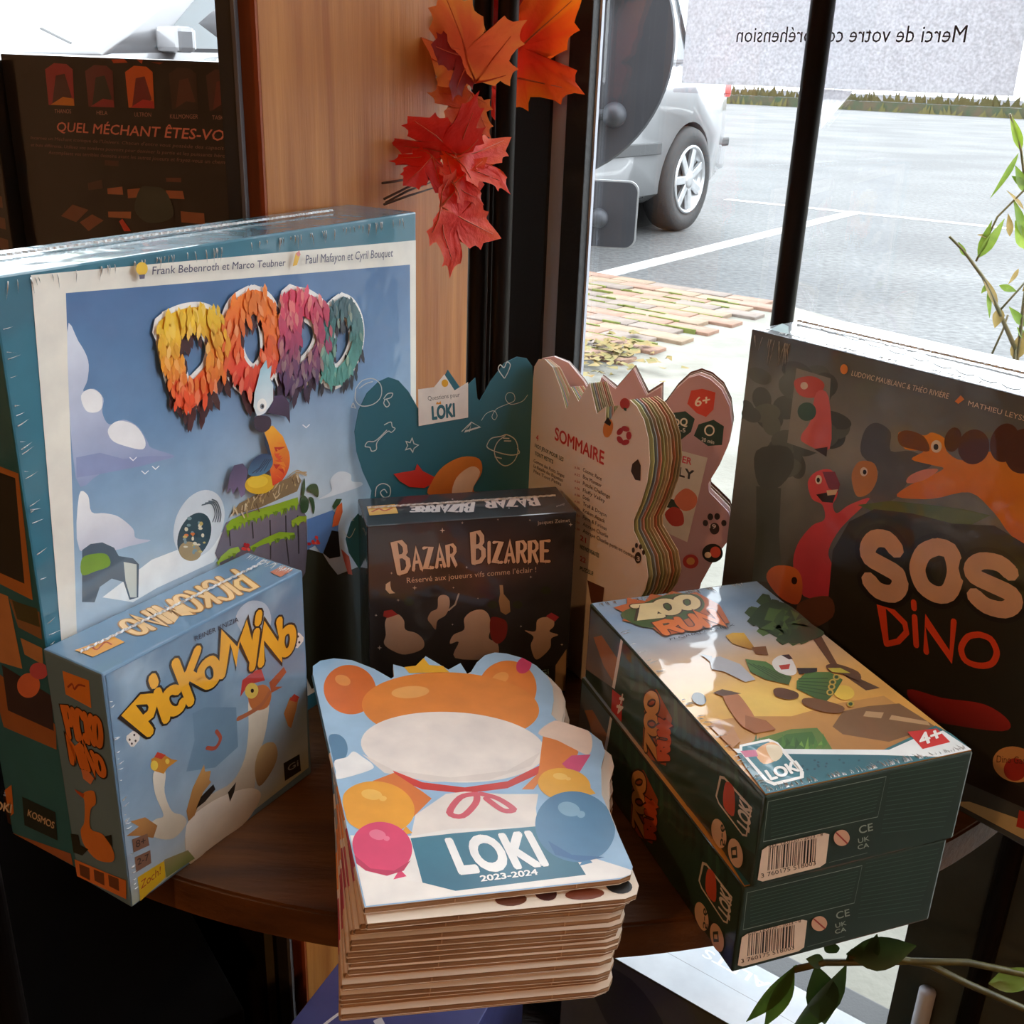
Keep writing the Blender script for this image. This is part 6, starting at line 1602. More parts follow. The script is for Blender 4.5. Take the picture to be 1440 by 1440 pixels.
    ('p','#b52f26',1,[216.3,45.9,216.1,41.5,213.8,37.5,210.3,35.4,206.9,36.1,205.0,39.3,205.3,43.8,207.6,47.9,211.1,49.9,214.4,49.1]),
    ('t','#5a2a18','Dino Game',0.0,[200.4,41.4,218.2,50.3,199.7,45.7]),
    ('p','#c9bd92',0,[182.2,4.0,201.0,4.3,223.7,4.9,249.4,6.5,249.4,15.8,221.3,15.8,191.2,9.6]),
    ('p','#c2392f',0,[217.9,20.6,226.8,22.1,228.9,12.5,218.5,9.9]),
]
ART['sos_front_title'] = [
    ('g','#e0bba4','#1b1714',3.22,10.48,'S',[[106.6,109.2,129.0,113.1,119.1,144.2,99.8,138.5]]),
    ('g','#e0bba4','#1b1714',3.02,9.82,'O',[[136.0,121.2,159.0,123.0,153.7,154.5,132.1,144.0]]),
    ('g','#e0bba4','#1b1714',2.83,9.2,'S',[[169.2,126.1,192.7,129.9,185.1,154.3,162.0,149.1]]),
    ('g','#f0522c',None,0.0,3.5,'DiNO',[[123.9,79.8,137.6,89.5,132.6,101.3,116.3,101.7],[140.0,87.2,145.1,88.2,139.5,113.5,132.7,111.3],[148.1,86.3,164.5,90.0,162.0,111.5,143.9,104.3],[168.5,88.6,189.9,95.6,185.0,112.9,167.2,106.8]]),
    ('t','#efe4d4','LUDOVIC MAUBLANC & THÉO RIVIÈRE',0.0,[73.9,229.3,133.1,230.4,74.2,232.4]),
    ('t','#efe4d4','MATHIEU LEYSSENNE',0.0,[144.5,229.7,186.6,229.3,144.5,232.5]),
    ('p','#f0963a',1,[71.0,232.2,70.9,230.5,69.8,229.2,68.4,228.9,67.0,229.6,66.2,231.2,66.4,232.9,67.4,234.2,68.9,234.5,70.3,233.8]),
    ('p','#f0963a',0,[137.1,230.1,139.6,234.0,142.0,232.4,139.2,229.2]),
]
ART['sos_top_art'] = [
    ('p','#b9d4d6',0,[7.3,8.3,0.6,28.6,7.8,25.7,22.4,6.9]),
    ('p','#d2dade',1,[32.7,42.6,34.6,37.4,32.8,34.5,28.0,35.0,21.9,38.7,16.8,44.3,14.7,49.6,16.5,52.6,21.6,52.0,27.8,48.1]),
    ('p','#c4d0d6',1,[51.7,38.5,53.4,33.5,51.7,30.7,47.1,31.1,41.3,34.7,36.5,40.1,34.6,45.3,36.4,48.2,41.2,47.6,47.1,43.9]),
    ('p','#d2dade',1,[69.8,34.6,71.4,29.7,69.6,27.0,65.2,27.4,59.7,30.9,55.3,36.1,53.5,41.1,55.3,44.0,59.9,43.5,65.5,39.8]),
    ('p','#d2dade',1,[87.0,30.9,88.5,26.2,86.8,23.5,82.5,23.9,77.4,27.2,73.1,32.3,71.6,37.2,73.3,40.0,77.7,39.5,83.0,36.0]),
    ('p','#d2dade',1,[103.5,27.4,104.8,22.7,103.1,20.1,99.1,20.5,94.2,23.7,90.2,28.7,88.8,33.4,90.5,36.1,94.7,35.7,99.7,32.3]),
    ('p','#d2dade',1,[119.2,24.0,120.4,19.5,118.8,16.9,114.9,17.3,110.2,20.4,106.5,25.2,105.2,29.8,106.9,32.5,110.9,32.0,115.6,28.8]),
    ('p','#c4d0d6',1,[134.3,20.8,135.3,16.4,133.7,13.9,130.0,14.2,125.6,17.2,122.1,21.9,120.9,26.4,122.6,29.0,126.4,28.6,130.9,25.4]),
    ('p','#d2dade',1,[148.7,17.7,149.7,13.4,148.1,11.0,144.5,11.3,140.3,14.2,137.0,18.7,135.9,23.1,137.6,25.6,141.3,25.3,145.5,22.2]),
    ('p','#c4d0d6',1,[162.5,14.7,163.4,10.5,161.8,8.2,158.4,8.4,154.4,11.3,151.3,15.7,150.3,20.0,151.9,22.4,155.5,22.1,159.5,19.1]),
]
ART['vil_front_art'] = [
    ('p','#a82a3c',0,[68.2,289.1,82.7,294.2,100.8,293.9,108.9,290.1,105.4,262.4,67.0,261.4]),
    ('p','#4a1a24',0,[83.1,284.7,96.5,286.5,103.0,269.1,88.7,263.1,72.6,262.4]),
    ('p','#d98a2a',0,[69.7,261.6,89.9,268.6,105.3,267.9,105.4,262.4]),
    ('p','#6b2430',0,[126.3,289.3,139.6,294.2,156.5,294.0,164.1,290.3,161.5,263.6,125.8,262.7]),
    ('p','#2a2c2c',0,[140.2,285.1,152.7,286.8,159.1,270.1,145.9,264.2,131.0,263.6]),
    ('p','#9c2c3a',0,[128.3,262.8,147.0,269.6,161.3,268.8,161.5,263.6]),
    ('p','#e06a1f',0,[180.4,290.1,192.7,294.9,208.4,294.6,215.6,291.1,213.8,265.3,180.6,264.4]),
    ('p','#7a1f28',0,[193.5,286.1,205.1,287.7,211.5,271.5,199.3,265.9,185.4,265.3]),
    ('p','#c73038',0,[182.9,264.6,200.1,271.1,213.5,270.4,213.8,265.3]),
    ('p','#3a2422',0,[235.1,290.4,246.4,295.0,261.0,294.7,267.8,291.3,266.7,266.5,235.9,265.7]),
    ('p','#5a3430',0,[247.3,286.5,258.0,288.0,264.4,272.5,253.2,267.1,240.3,266.5]),
    ('p','#2a1c1c',0,[238.1,265.8,253.8,272.1,266.3,271.4,266.7,266.5]),
    ('p','#4a2a2c',0,[278.9,290.5,289.4,294.9,299.4,294.7,299.4,291.4,299.4,267.3,280.1,266.5]),
    ('p','#6a3030',0,[290.4,286.7,299.4,288.2,299.4,273.1,296.3,267.9,284.2,267.3]),
    ('p','#2a1818',0,[282.1,266.6,296.8,272.7,299.4,272.0,299.4,267.3]),
    ('t','#b98a80','THANOS',0.0,[74.4,255.3,99.4,256.3,75.2,258.7]),
    ('t','#b98a80','HELA',0.0,[135.9,257.1,151.0,257.5,136.6,260.3]),
    ('t','#b98a80','ULTRON',0.0,[187.2,258.3,208.8,259.1,187.7,261.4]),
    ('t','#b98a80','KILLMONGER',0.0,[232.3,259.1,266.0,260.6,232.8,262.2]),
    ('t','#b98a80','TASKMASTER',0.0,[282.5,260.9,315.4,262.3,282.8,263.8]),
    ('p','#c8552a',0,[164.0,298.6,180.9,299.4,185.1,296.9,166.3,296.0]),
    ('p','#b54a22',0,[196.9,299.3,204.8,299.4,203.1,296.4]),
    ('p','#8a3a20',0,[214.5,297.9,229.8,298.0,225.2,296.6]),
    ('t','#e88f82','QUEL MÉCHANT ÊTES-VOUS ?',0.012,[74.3,241.0,327.5,247.8,77.5,248.8]),
    ('t','#8f6a62','Incarnez un Méchant iconique de l’Univers. Chacun d’entre vous possède des capacités',0.0,[32.1,232.2,299.4,240.7,33.4,234.9]),
    ('t','#8f6a62','et buts différents. Utilisez vos sombres pouvoirs pour dominer la partie et les puissants héros !',0.0,[30.6,226.2,300.9,235.5,31.9,228.9]),
    ('t','#8f6a62','Accomplissez vos terribles desseins avant les autres joueurs et frayez-vous un chemin',0.0,[57.5,221.6,298.4,230.8,58.8,224.6]),
    ('p','#7a4a34',0,[65.1,170.6,85.5,182.3,109.0,180.1,87.7,167.7]),
    ('p','#8a5238',0,[93.2,168.2,113.6,176.9,129.7,173.5,105.3,162.1]),
    ('p','#b06a48',0,[139.9,200.2,161.5,203.5,161.6,197.2,139.8,195.7]),
    ('p','#a8643f',0,[168.1,201.9,185.7,204.4,183.3,197.1,167.8,195.0]),
    ('p','#b06a48',0,[219.5,205.7,240.9,207.0,242.3,201.1,220.9,199.8]),
    ('p','#b5744c',0,[137.6,181.5,170.4,184.7,169.0,179.0,137.2,176.9]),
    ('p','#9c5f3a',0,[236.1,191.5,265.1,192.8,265.2,184.6,235.9,183.1]),
    ('p','#4a2a24',0,[140.4,222.6,160.2,223.3,159.0,219.1,140.1,218.4]),
    ('p','#6a3c30',0,[220.9,215.2,240.0,216.7,240.0,213.4,221.1,212.3]),
    ('p','#4a2e26',0,[112.2,202.1,133.6,206.7,133.5,199.6,112.3,196.4]),
    ('p','#34433e',1,[175.6,186.7,185.7,204.2,200.2,206.8,218.4,205.6,227.5,190.4,217.3,182.5,191.0,178.4]),
    ('p','#d8402a',0,[152.0,175.1,157.0,177.7,167.7,168.9,157.7,167.8]),
]
ART['vil_left_art'] = [
    ('p','#5a3a24',0,[74.4,211.1,74.4,209.0,74.4,204.0,74.4,206.6]),
    ('p','#5a3a24',0,[74.4,202.5,74.4,200.2,74.4,195.2,74.4,198.0]),
    ('p','#5a3a24',0,[74.4,193.8,74.4,191.4,74.4,186.3,74.4,189.3]),
    ('p','#5a3a24',0,[74.4,185.1,74.4,182.5,74.4,177.4,74.4,180.6]),
    ('p','#5a3a24',0,[74.4,176.4,74.4,173.5,74.4,168.4,74.4,171.9]),
    ('p','#5a3a24',0,[74.4,167.6,74.4,164.5,74.4,159.3,74.4,163.1]),
    ('p','#5a3a24',0,[74.4,158.8,74.4,155.4,74.4,150.1,74.4,154.2]),
    ('p','#5a3a24',0,[74.4,150.0,74.4,146.2,74.4,140.9,74.4,145.4]),
]
ART['teal_art'] = [
    ('l','#d5e4e8',0.61,1,[16.1,201.7,20.7,206.3,28.3,206.5,33.4,201.7,33.3,194.6,28.1,190.6,20.3,190.5,15.9,194.7,16.1,201.1]),
    ('l','#d5e4e8',0.61,1,[18.7,201.9,23.2,204.2,27.7,204.8]),
    ('l','#d5e4e8',0.61,0,[14.0,193.2,12.9,191.0,15.8,189.8,14.3,193.3]),
    ('l','#d5e4e8',0.63,1,[35.3,193.1,37.9,195.7,41.5,195.5,40.2,193.0,35.7,192.4]),
    ('l','#d5e4e8',0.63,1,[36.2,192.4,35.2,190.1,37.2,187.4,39.2,188.9,37.2,192.2]),
    ('l','#d5e4e8',0.64,1,[35.4,176.2,40.0,177.3,41.0,174.1,43.0,172.5,40.3,170.5,37.6,171.5,30.2,166.0,29.5,161.2,26.2,160.6,24.9,163.3,21.7,164.5,23.7,167.2,28.9,166.9,37.0,172.5]),
    ('l','#d5e4e8',0.66,0,[55.2,164.3,56.6,160.3,59.8,158.7,56.6,157.1,55.9,154.7,53.8,157.6,50.4,157.3,52.0,159.8,50.7,162.8,53.8,161.4,55.2,164.3]),
    ('l','#d5e4e8',0.7,1,[125.6,194.1,120.8,200.4,122.2,203.4,125.3,201.1,127.5,204.6,130.3,202.4,128.5,197.5,126.1,194.0]),
    ('l','#d5e4e8',0.7,0,[92.9,162.5,100.2,167.7,107.4,163.3,95.1,162.0,100.2,167.3,98.8,161.5]),
    ('l','#d5e4e8',0.42,1,[108.3,167.7,112.0,171.7,118.0,172.7,120.8,169.0,118.9,166.4,116.6,169.0,120.2,173.7,128.6,175.7,134.7,177.4,133.7,182.1,129.0,183.4,127.2,179.8,131.7,175.2,141.0,175.8,145.5,179.7]),
    ('l','#d5e4e8',0.72,1,[114.1,151.7,117.1,153.9,124.7,153.9,129.4,154.2,136.6,149.2,139.1,140.7,135.7,133.8,128.6,132.0,122.2,136.9,119.2,144.2,121.8,150.4,127.8,153.7]),
    ('l','#d5e4e8',0.72,1,[114.1,151.7,113.4,147.9,122.0,143.0,133.1,139.0,140.2,139.1,138.5,142.8]),
    ('l','#d5e4e8',0.73,1,[126.3,152.3,131.1,151.3]),
    ('l','#d5e4e8',0.73,1,[127.2,150.2,132.7,149.2]),
    ('l','#d5e4e8',0.73,1,[119.8,140.1,125.3,138.0]),
    ('l','#d5e4e8',0.66,1,[28.0,130.2,29.1,136.3,33.8,137.7,38.5,134.4,38.4,128.7,34.3,128.2,31.7,132.0,34.4,133.7,36.4,131.0]),
    ('l','#d5e4e8',0.39,1,[4.0,112.3,9.0,106.0,13.2,111.5]),
    ('t','#b9cdd2','2',0.0,[10.4,117.3,12.6,117.1,10.3,120.1]),
    ('p','#d03328',0,[41.3,142.8,57.2,142.4,58.6,146.6,62.9,140.7,75.8,132.3,64.3,128.7,53.0,131.6,46.1,136.8]),
    ('p',('#dd8a3e','#c76a2c'),1,[68.6,122.5,70.0,132.1,78.6,141.0,93.2,144.9,106.8,141.1,109.3,131.2,102.7,121.7,101.3,115.9]),
    ('p','#efd2b8',1,[86.2,119.0,89.0,131.1,100.8,136.8,107.8,131.5,102.7,121.7,99.8,116.2]),
]
ART['teal_text'] = [
    ('p','#eef0ee',0,[59.4,195.7,71.1,195.5,78.7,202.8,86.6,191.2,96.9,195.4,97.4,171.4,59.8,171.6]),
    ('p','#e8b53a',1,[81.7,196.6,81.3,195.2,80.0,194.5,78.4,194.7,77.2,195.8,76.7,197.3,77.1,198.7,78.4,199.4,80.0,199.2,81.2,198.1]),
    ('t','#5a6a70','Questions pour',0.0,[66.7,187.3,90.7,186.5,66.3,190.4]),
    ('t','#2b6f83','LOKI',0.05,[70.1,174.4,86.9,174.0,69.5,183.2]),
    ('p','#e8a03a',0,[72.6,184.0,73.3,185.7,74.7,184.6,76.1,185.7,76.5,183.6]),
]
ART['somm_art'] = [
    ('t','#d33a34','SOMMAIRE',0.02,[31.5,157.0,89.3,158.3,31.4,165.8]),
    ('t','#cf3a34','4',0.02,[7.6,149.2,10.6,149.4,7.7,153.4]),
    ('t','#3f5a50','NOS JEUX POUR LES',0.015,[6.2,143.8,43.2,145.3,6.5,146.6]),
    ('t','#3f5a50','TOUT PETITS',0.015,[6.7,138.2,30.7,139.6,7.0,141.0]),
    ('t','#4a3c38','Comme des Petits Singes',0.0,[5.6,132.6,45.4,134.6,5.9,135.2]),
    ('t','#4a3c38','La Bataille des Biquettes',0.0,[5.9,128.9,43.9,131.1,6.2,131.5]),
    ('t','#4a3c38','Mes Tout Petits',0.0,[6.2,125.1,42.3,127.7,6.5,127.7]),
    ('t','#4a3c38','Cosmic Race',0.0,[67.0,146.5,88.3,147.4,67.2,149.1]),
    ('t','#c9564e','p.20',0.0,[57.5,145.6,63.3,146.0,57.5,147.2]),
    ('t','#4a3c38','Box Monster',0.0,[67.5,142.0,88.8,143.0,67.7,144.7]),
    ('t','#c9564e','p.22',0.0,[57.9,141.1,63.8,141.5,58.0,142.7]),
    ('t','#4a3c38','Puzzle Challenge',0.0,[68.0,137.6,98.7,139.2,68.1,140.2]),
    ('t','#c9564e','p.24',0.0,[58.4,136.6,64.2,137.0,58.5,138.2]),
    ('t','#4a3c38','Fluffy Valley',0.0,[68.5,133.1,93.6,134.5,68.6,135.7]),
    ('t','#c9564e','p.26',0.0,[58.9,132.0,64.7,132.5,58.9,133.6]),
    ('t','#4a3c38','Dodo',0.0,[68.9,128.6,76.9,129.1,69.1,131.3]),
    ('t','#c9564e','p.28',0.0,[59.3,127.5,65.2,128.0,59.4,129.1]),
    ('t','#4a3c38','Troll & Dragon',0.0,[69.4,124.1,96.5,125.9,69.6,126.7]),
    ('t','#c9564e','p.30',0.0,[59.8,122.9,65.7,123.5,59.9,124.5]),
    ('t','#4a3c38','Kraken Attack',0.0,[69.9,119.5,95.2,121.4,70.1,122.2]),
    ('t','#c9564e','p.32',0.0,[60.3,118.3,66.1,118.9,60.4,119.9]),
    ('t','#4a3c38','Farm & Furious',0.0,[70.4,115.0,97.6,117.2,70.6,117.7]),
    ('t','#c9564e','p.34',0.0,[60.8,113.7,66.6,114.4,60.8,115.3]),
    ('t','#4a3c38','Attrape Charlie',0.0,[70.9,110.4,99.9,112.9,71.0,113.1]),
    ('t','#c9564e','p.36',0.0,[61.2,109.1,67.1,109.8,61.3,110.7]),
    ('t','#4a3c38','Attrape Charlie petit et costaud',0.0,[71.4,105.8,131.1,111.2,71.5,108.6]),
    ('t','#c9564e','p.38',0.0,[61.7,104.5,67.6,105.2,61.8,106.1]),
    ('t','#cf3a34','21',0.015,[68.7,99.3,75.8,99.9,68.7,102.9]),
    ('t','#3f5a50','NOS NOUVEAUTÉS',0.015,[69.3,93.5,91.3,95.9,69.4,96.5]),
    ('t','#cf3a34','22',0.015,[70.2,85.0,76.9,85.8,70.2,88.7]),
    ('t','#3f5a50','PUZZLE',0.015,[70.9,78.5,86.4,81.2,71.0,81.3]),
    ('p','#6a4030',0,[80.3,75.1,99.8,78.4,99.1,66.0,86.4,61.4]),
    ('p','#c9402f',1,[111.9,203.7,111.2,201.5,108.9,199.7,105.9,198.8,103.3,199.3,102.1,201.1,102.8,203.3,105.1,205.2,108.1,206.0,110.7,205.4]),
    ('p','#2e5a34',0,[105.8,199.8,109.2,200.2,109.1,198.4,106.6,198.3]),
    ('p','#e08a3a',1,[96.7,183.7,95.1,179.9,92.2,177.1,89.0,176.5,86.8,178.3,86.5,181.7,88.1,185.6,91.0,188.3,94.1,188.9,96.3,187.1]),
    ('p','#2a1f1a',0,[87.2,185.0,90.8,189.6,94.7,187.2,93.4,184.5]),
    ('p','#b5343a',1,[116.0,185.4,115.4,183.4,113.7,182.1,111.8,182.3,110.8,183.8,111.3,185.8,113.1,187.0,115.0,186.9]),
    ('p','#b5343a',1,[111.5,178.2,108.5,177.2,106.7,177.5,107.1,179.0,109.5,180.7,112.5,181.8,114.3,181.5,113.9,180.0]),
    ('p','#b5343a',1,[102.8,177.7,101.5,179.1,102.1,180.6,104.4,181.4,106.9,180.9,108.2,179.6,107.6,178.1,105.3,177.3]),
    ('p','#b5343a',1,[101.9,184.7,104.2,186.6,106.4,187.2,107.4,186.2,106.5,184.1,104.3,182.3,102.0,181.7,101.0,182.7]),
    ('p','#b5343a',1,[110.1,189.4,112.8,189.1,113.5,188.0,111.9,186.7,108.9,185.9,106.2,186.1,105.5,187.2,107.1,188.6]),
    ('p','#3a2a22',0,[119.1,168.8,124.2,173.4,127.4,170.4,128.1,161.2,123.1,160.1,118.2,163.8]),
    ('p','#3a2c28',1,[135.4,114.5,135.1,112.1,133.7,110.1,131.7,109.2,129.9,109.9,129.0,111.7,129.3,114.1,130.8,116.1,132.8,117.0,134.5,116.3]),
    ('p','#3a2c28',1,[128.5,116.5,128.3,115.4,127.6,114.5,126.7,114.1,125.9,114.4,125.5,115.3,125.6,116.4,126.3,117.3,127.2,117.7,128.0,117.4]),
    ('p','#3a2c28',1,[131.2,120.7,131.0,119.7,130.4,118.8,129.5,118.4,128.7,118.7,128.3,119.5,128.4,120.6,129.1,121.5,130.0,121.9,130.8,121.6]),
    ('p','#3a2c28',1,[135.3,121.6,135.2,120.5,134.5,119.6,133.6,119.2,132.8,119.5,132.4,120.4,132.6,121.5,133.2,122.3,134.1,122.7,134.9,122.4]),
    ('p','#3a2c28',1,[138.7,119.3,138.5,118.2,137.9,117.3,137.0,116.9,136.2,117.2,135.8,118.1,135.9,119.1,136.6,120.0,137.5,120.4,138.3,120.1]),
    ('t','#e8d8c8','3',0.02,[131.2,110.8,134.0,111.4,131.1,113.9]),
]
ART['mauve_art'] = [
    ('p','#d8432f',0,[105.0,186.1,106.6,195.1,113.6,197.2,122.2,195.8,122.1,184.5,117.9,178.9,111.6,180.7]),
    ('t','#f6ece2','6+',0.02,[110.2,184.9,119.4,187.7,109.6,191.1]),
    ('p','#1f3f38',0,[92.8,170.5,94.6,178.4,104.3,181.0,110.8,176.7,109.2,167.6,103.6,161.7,95.9,164.5]),
    ('t','#eee8e0','QQ',0.03,[96.7,169.7,106.4,171.7,96.2,174.8]),
    ('t','#eee8e0','3-5',0.01,[100.1,166.3,105.6,166.8,99.8,169.1]),
    ('p','#1f3f38',0,[111.3,165.3,113.6,173.3,122.9,177.7,129.9,174.2,130.0,161.5,121.1,159.6]),
    ('p','#eee8e0',1,[124.3,170.7,123.9,168.4,122.4,166.8,120.3,166.5,118.5,167.6,117.6,169.8,118.0,172.1,119.6,173.7,121.6,173.9,123.5,172.8]),
    ('p','#1f3f38',1,[123.4,170.5,123.1,168.8,122.0,167.7,120.5,167.5,119.2,168.3,118.6,169.9,118.9,171.6,120.0,172.7,121.4,172.9,122.7,172.1]),
    ('t','#eee8e0','20 min',0.01,[116.5,162.4,124.8,161.4,116.6,165.0]),
    ('p','#e9e0da',0,[94.8,155.2,121.7,151.5,114.2,89.7,86.2,98.5]),
    ('t','#d84a5a','SUPER',0.03,[95.5,147.4,111.4,145.1,95.7,152.1]),
    ('t','#2a2424','FLY',0.03,[99.6,136.8,113.6,134.9,99.7,143.4]),
    ('p','#2c3a30',1,[90.9,119.9,109.0,117.4,108.1,113.2,92.8,113.4]),
    ('p','#e07a5a',1,[102.5,119.1,109.3,128.2,117.2,124.1,116.7,115.9,109.5,112.0]),
    ('p','#c23a30',1,[97.2,107.3,101.7,113.5,108.3,111.8,110.4,102.6,103.0,100.0]),
    ('p','#4a4a4a',1,[93.9,129.9,98.4,135.9,102.0,131.1,98.0,126.5]),
    ('p','#3a2c30',1,[134.5,103.2,134.2,100.7,132.7,98.9,130.7,98.5,129.0,99.8,128.1,102.1,128.4,104.7,129.9,106.5,131.9,106.8,133.6,105.6]),
    ('p','#3a2c30',1,[126.7,106.0,126.5,104.6,125.7,103.6,124.6,103.5,123.7,104.1,123.2,105.4,123.4,106.8,124.2,107.8,125.3,107.9,126.2,107.3]),
    ('p','#3a2c30',1,[129.6,111.0,129.4,109.5,128.5,108.5,127.4,108.3,126.4,109.0,125.9,110.4,126.1,111.8,126.9,112.9,128.0,113.0,129.1,112.3]),
    ('p','#3a2c30',1,[134.0,112.0,133.8,110.5,132.9,109.5,131.8,109.3,130.8,110.0,130.3,111.4,130.5,112.8,131.3,113.8,132.4,114.0,133.5,113.3]),
    ('p','#3a2c30',1,[138.7,108.0,138.6,106.6,137.8,105.7,136.7,105.5,135.8,106.2,135.3,107.4,135.5,108.8,136.3,109.8,137.3,109.9,138.3,109.3]),
    ('t','#e8d8d8','19',0.02,[127.9,102.5,132.2,102.7,127.6,105.7]),
    ('p','#c23a3a',1,[123.1,76.9,122.4,73.7,120.0,71.3,116.7,70.7,113.8,72.1,112.5,75.0,113.2,78.3,115.7,80.7,119.0,81.3,121.8,79.9]),
    ('p','#e0a05a',1,[120.6,76.8,120.2,75.0,118.9,73.8,117.2,73.5,115.7,74.2,115.0,75.8,115.4,77.5,116.7,78.7,118.4,79.1,119.9,78.3]),
    ('p','#2a2a2c',1,[138.7,86.0,137.9,81.8,134.7,78.7,130.4,77.9,126.7,79.8,125.0,83.6,125.9,87.9,129.1,90.9,133.3,91.7,137.0,89.8]),
    ('p','#d8594a',1,[137.2,86.5,136.8,83.9,135.2,82.1,133.0,81.7,131.1,82.9,130.2,85.2,130.6,87.8,132.2,89.5,134.4,89.9,136.2,88.7]),
    ('p','#e8d0b8',1,[131.2,83.3,130.9,81.9,129.8,80.9,128.4,80.7,127.2,81.3,126.7,82.5,127.0,83.9,128.0,84.9,129.4,85.1,130.6,84.5]),
]
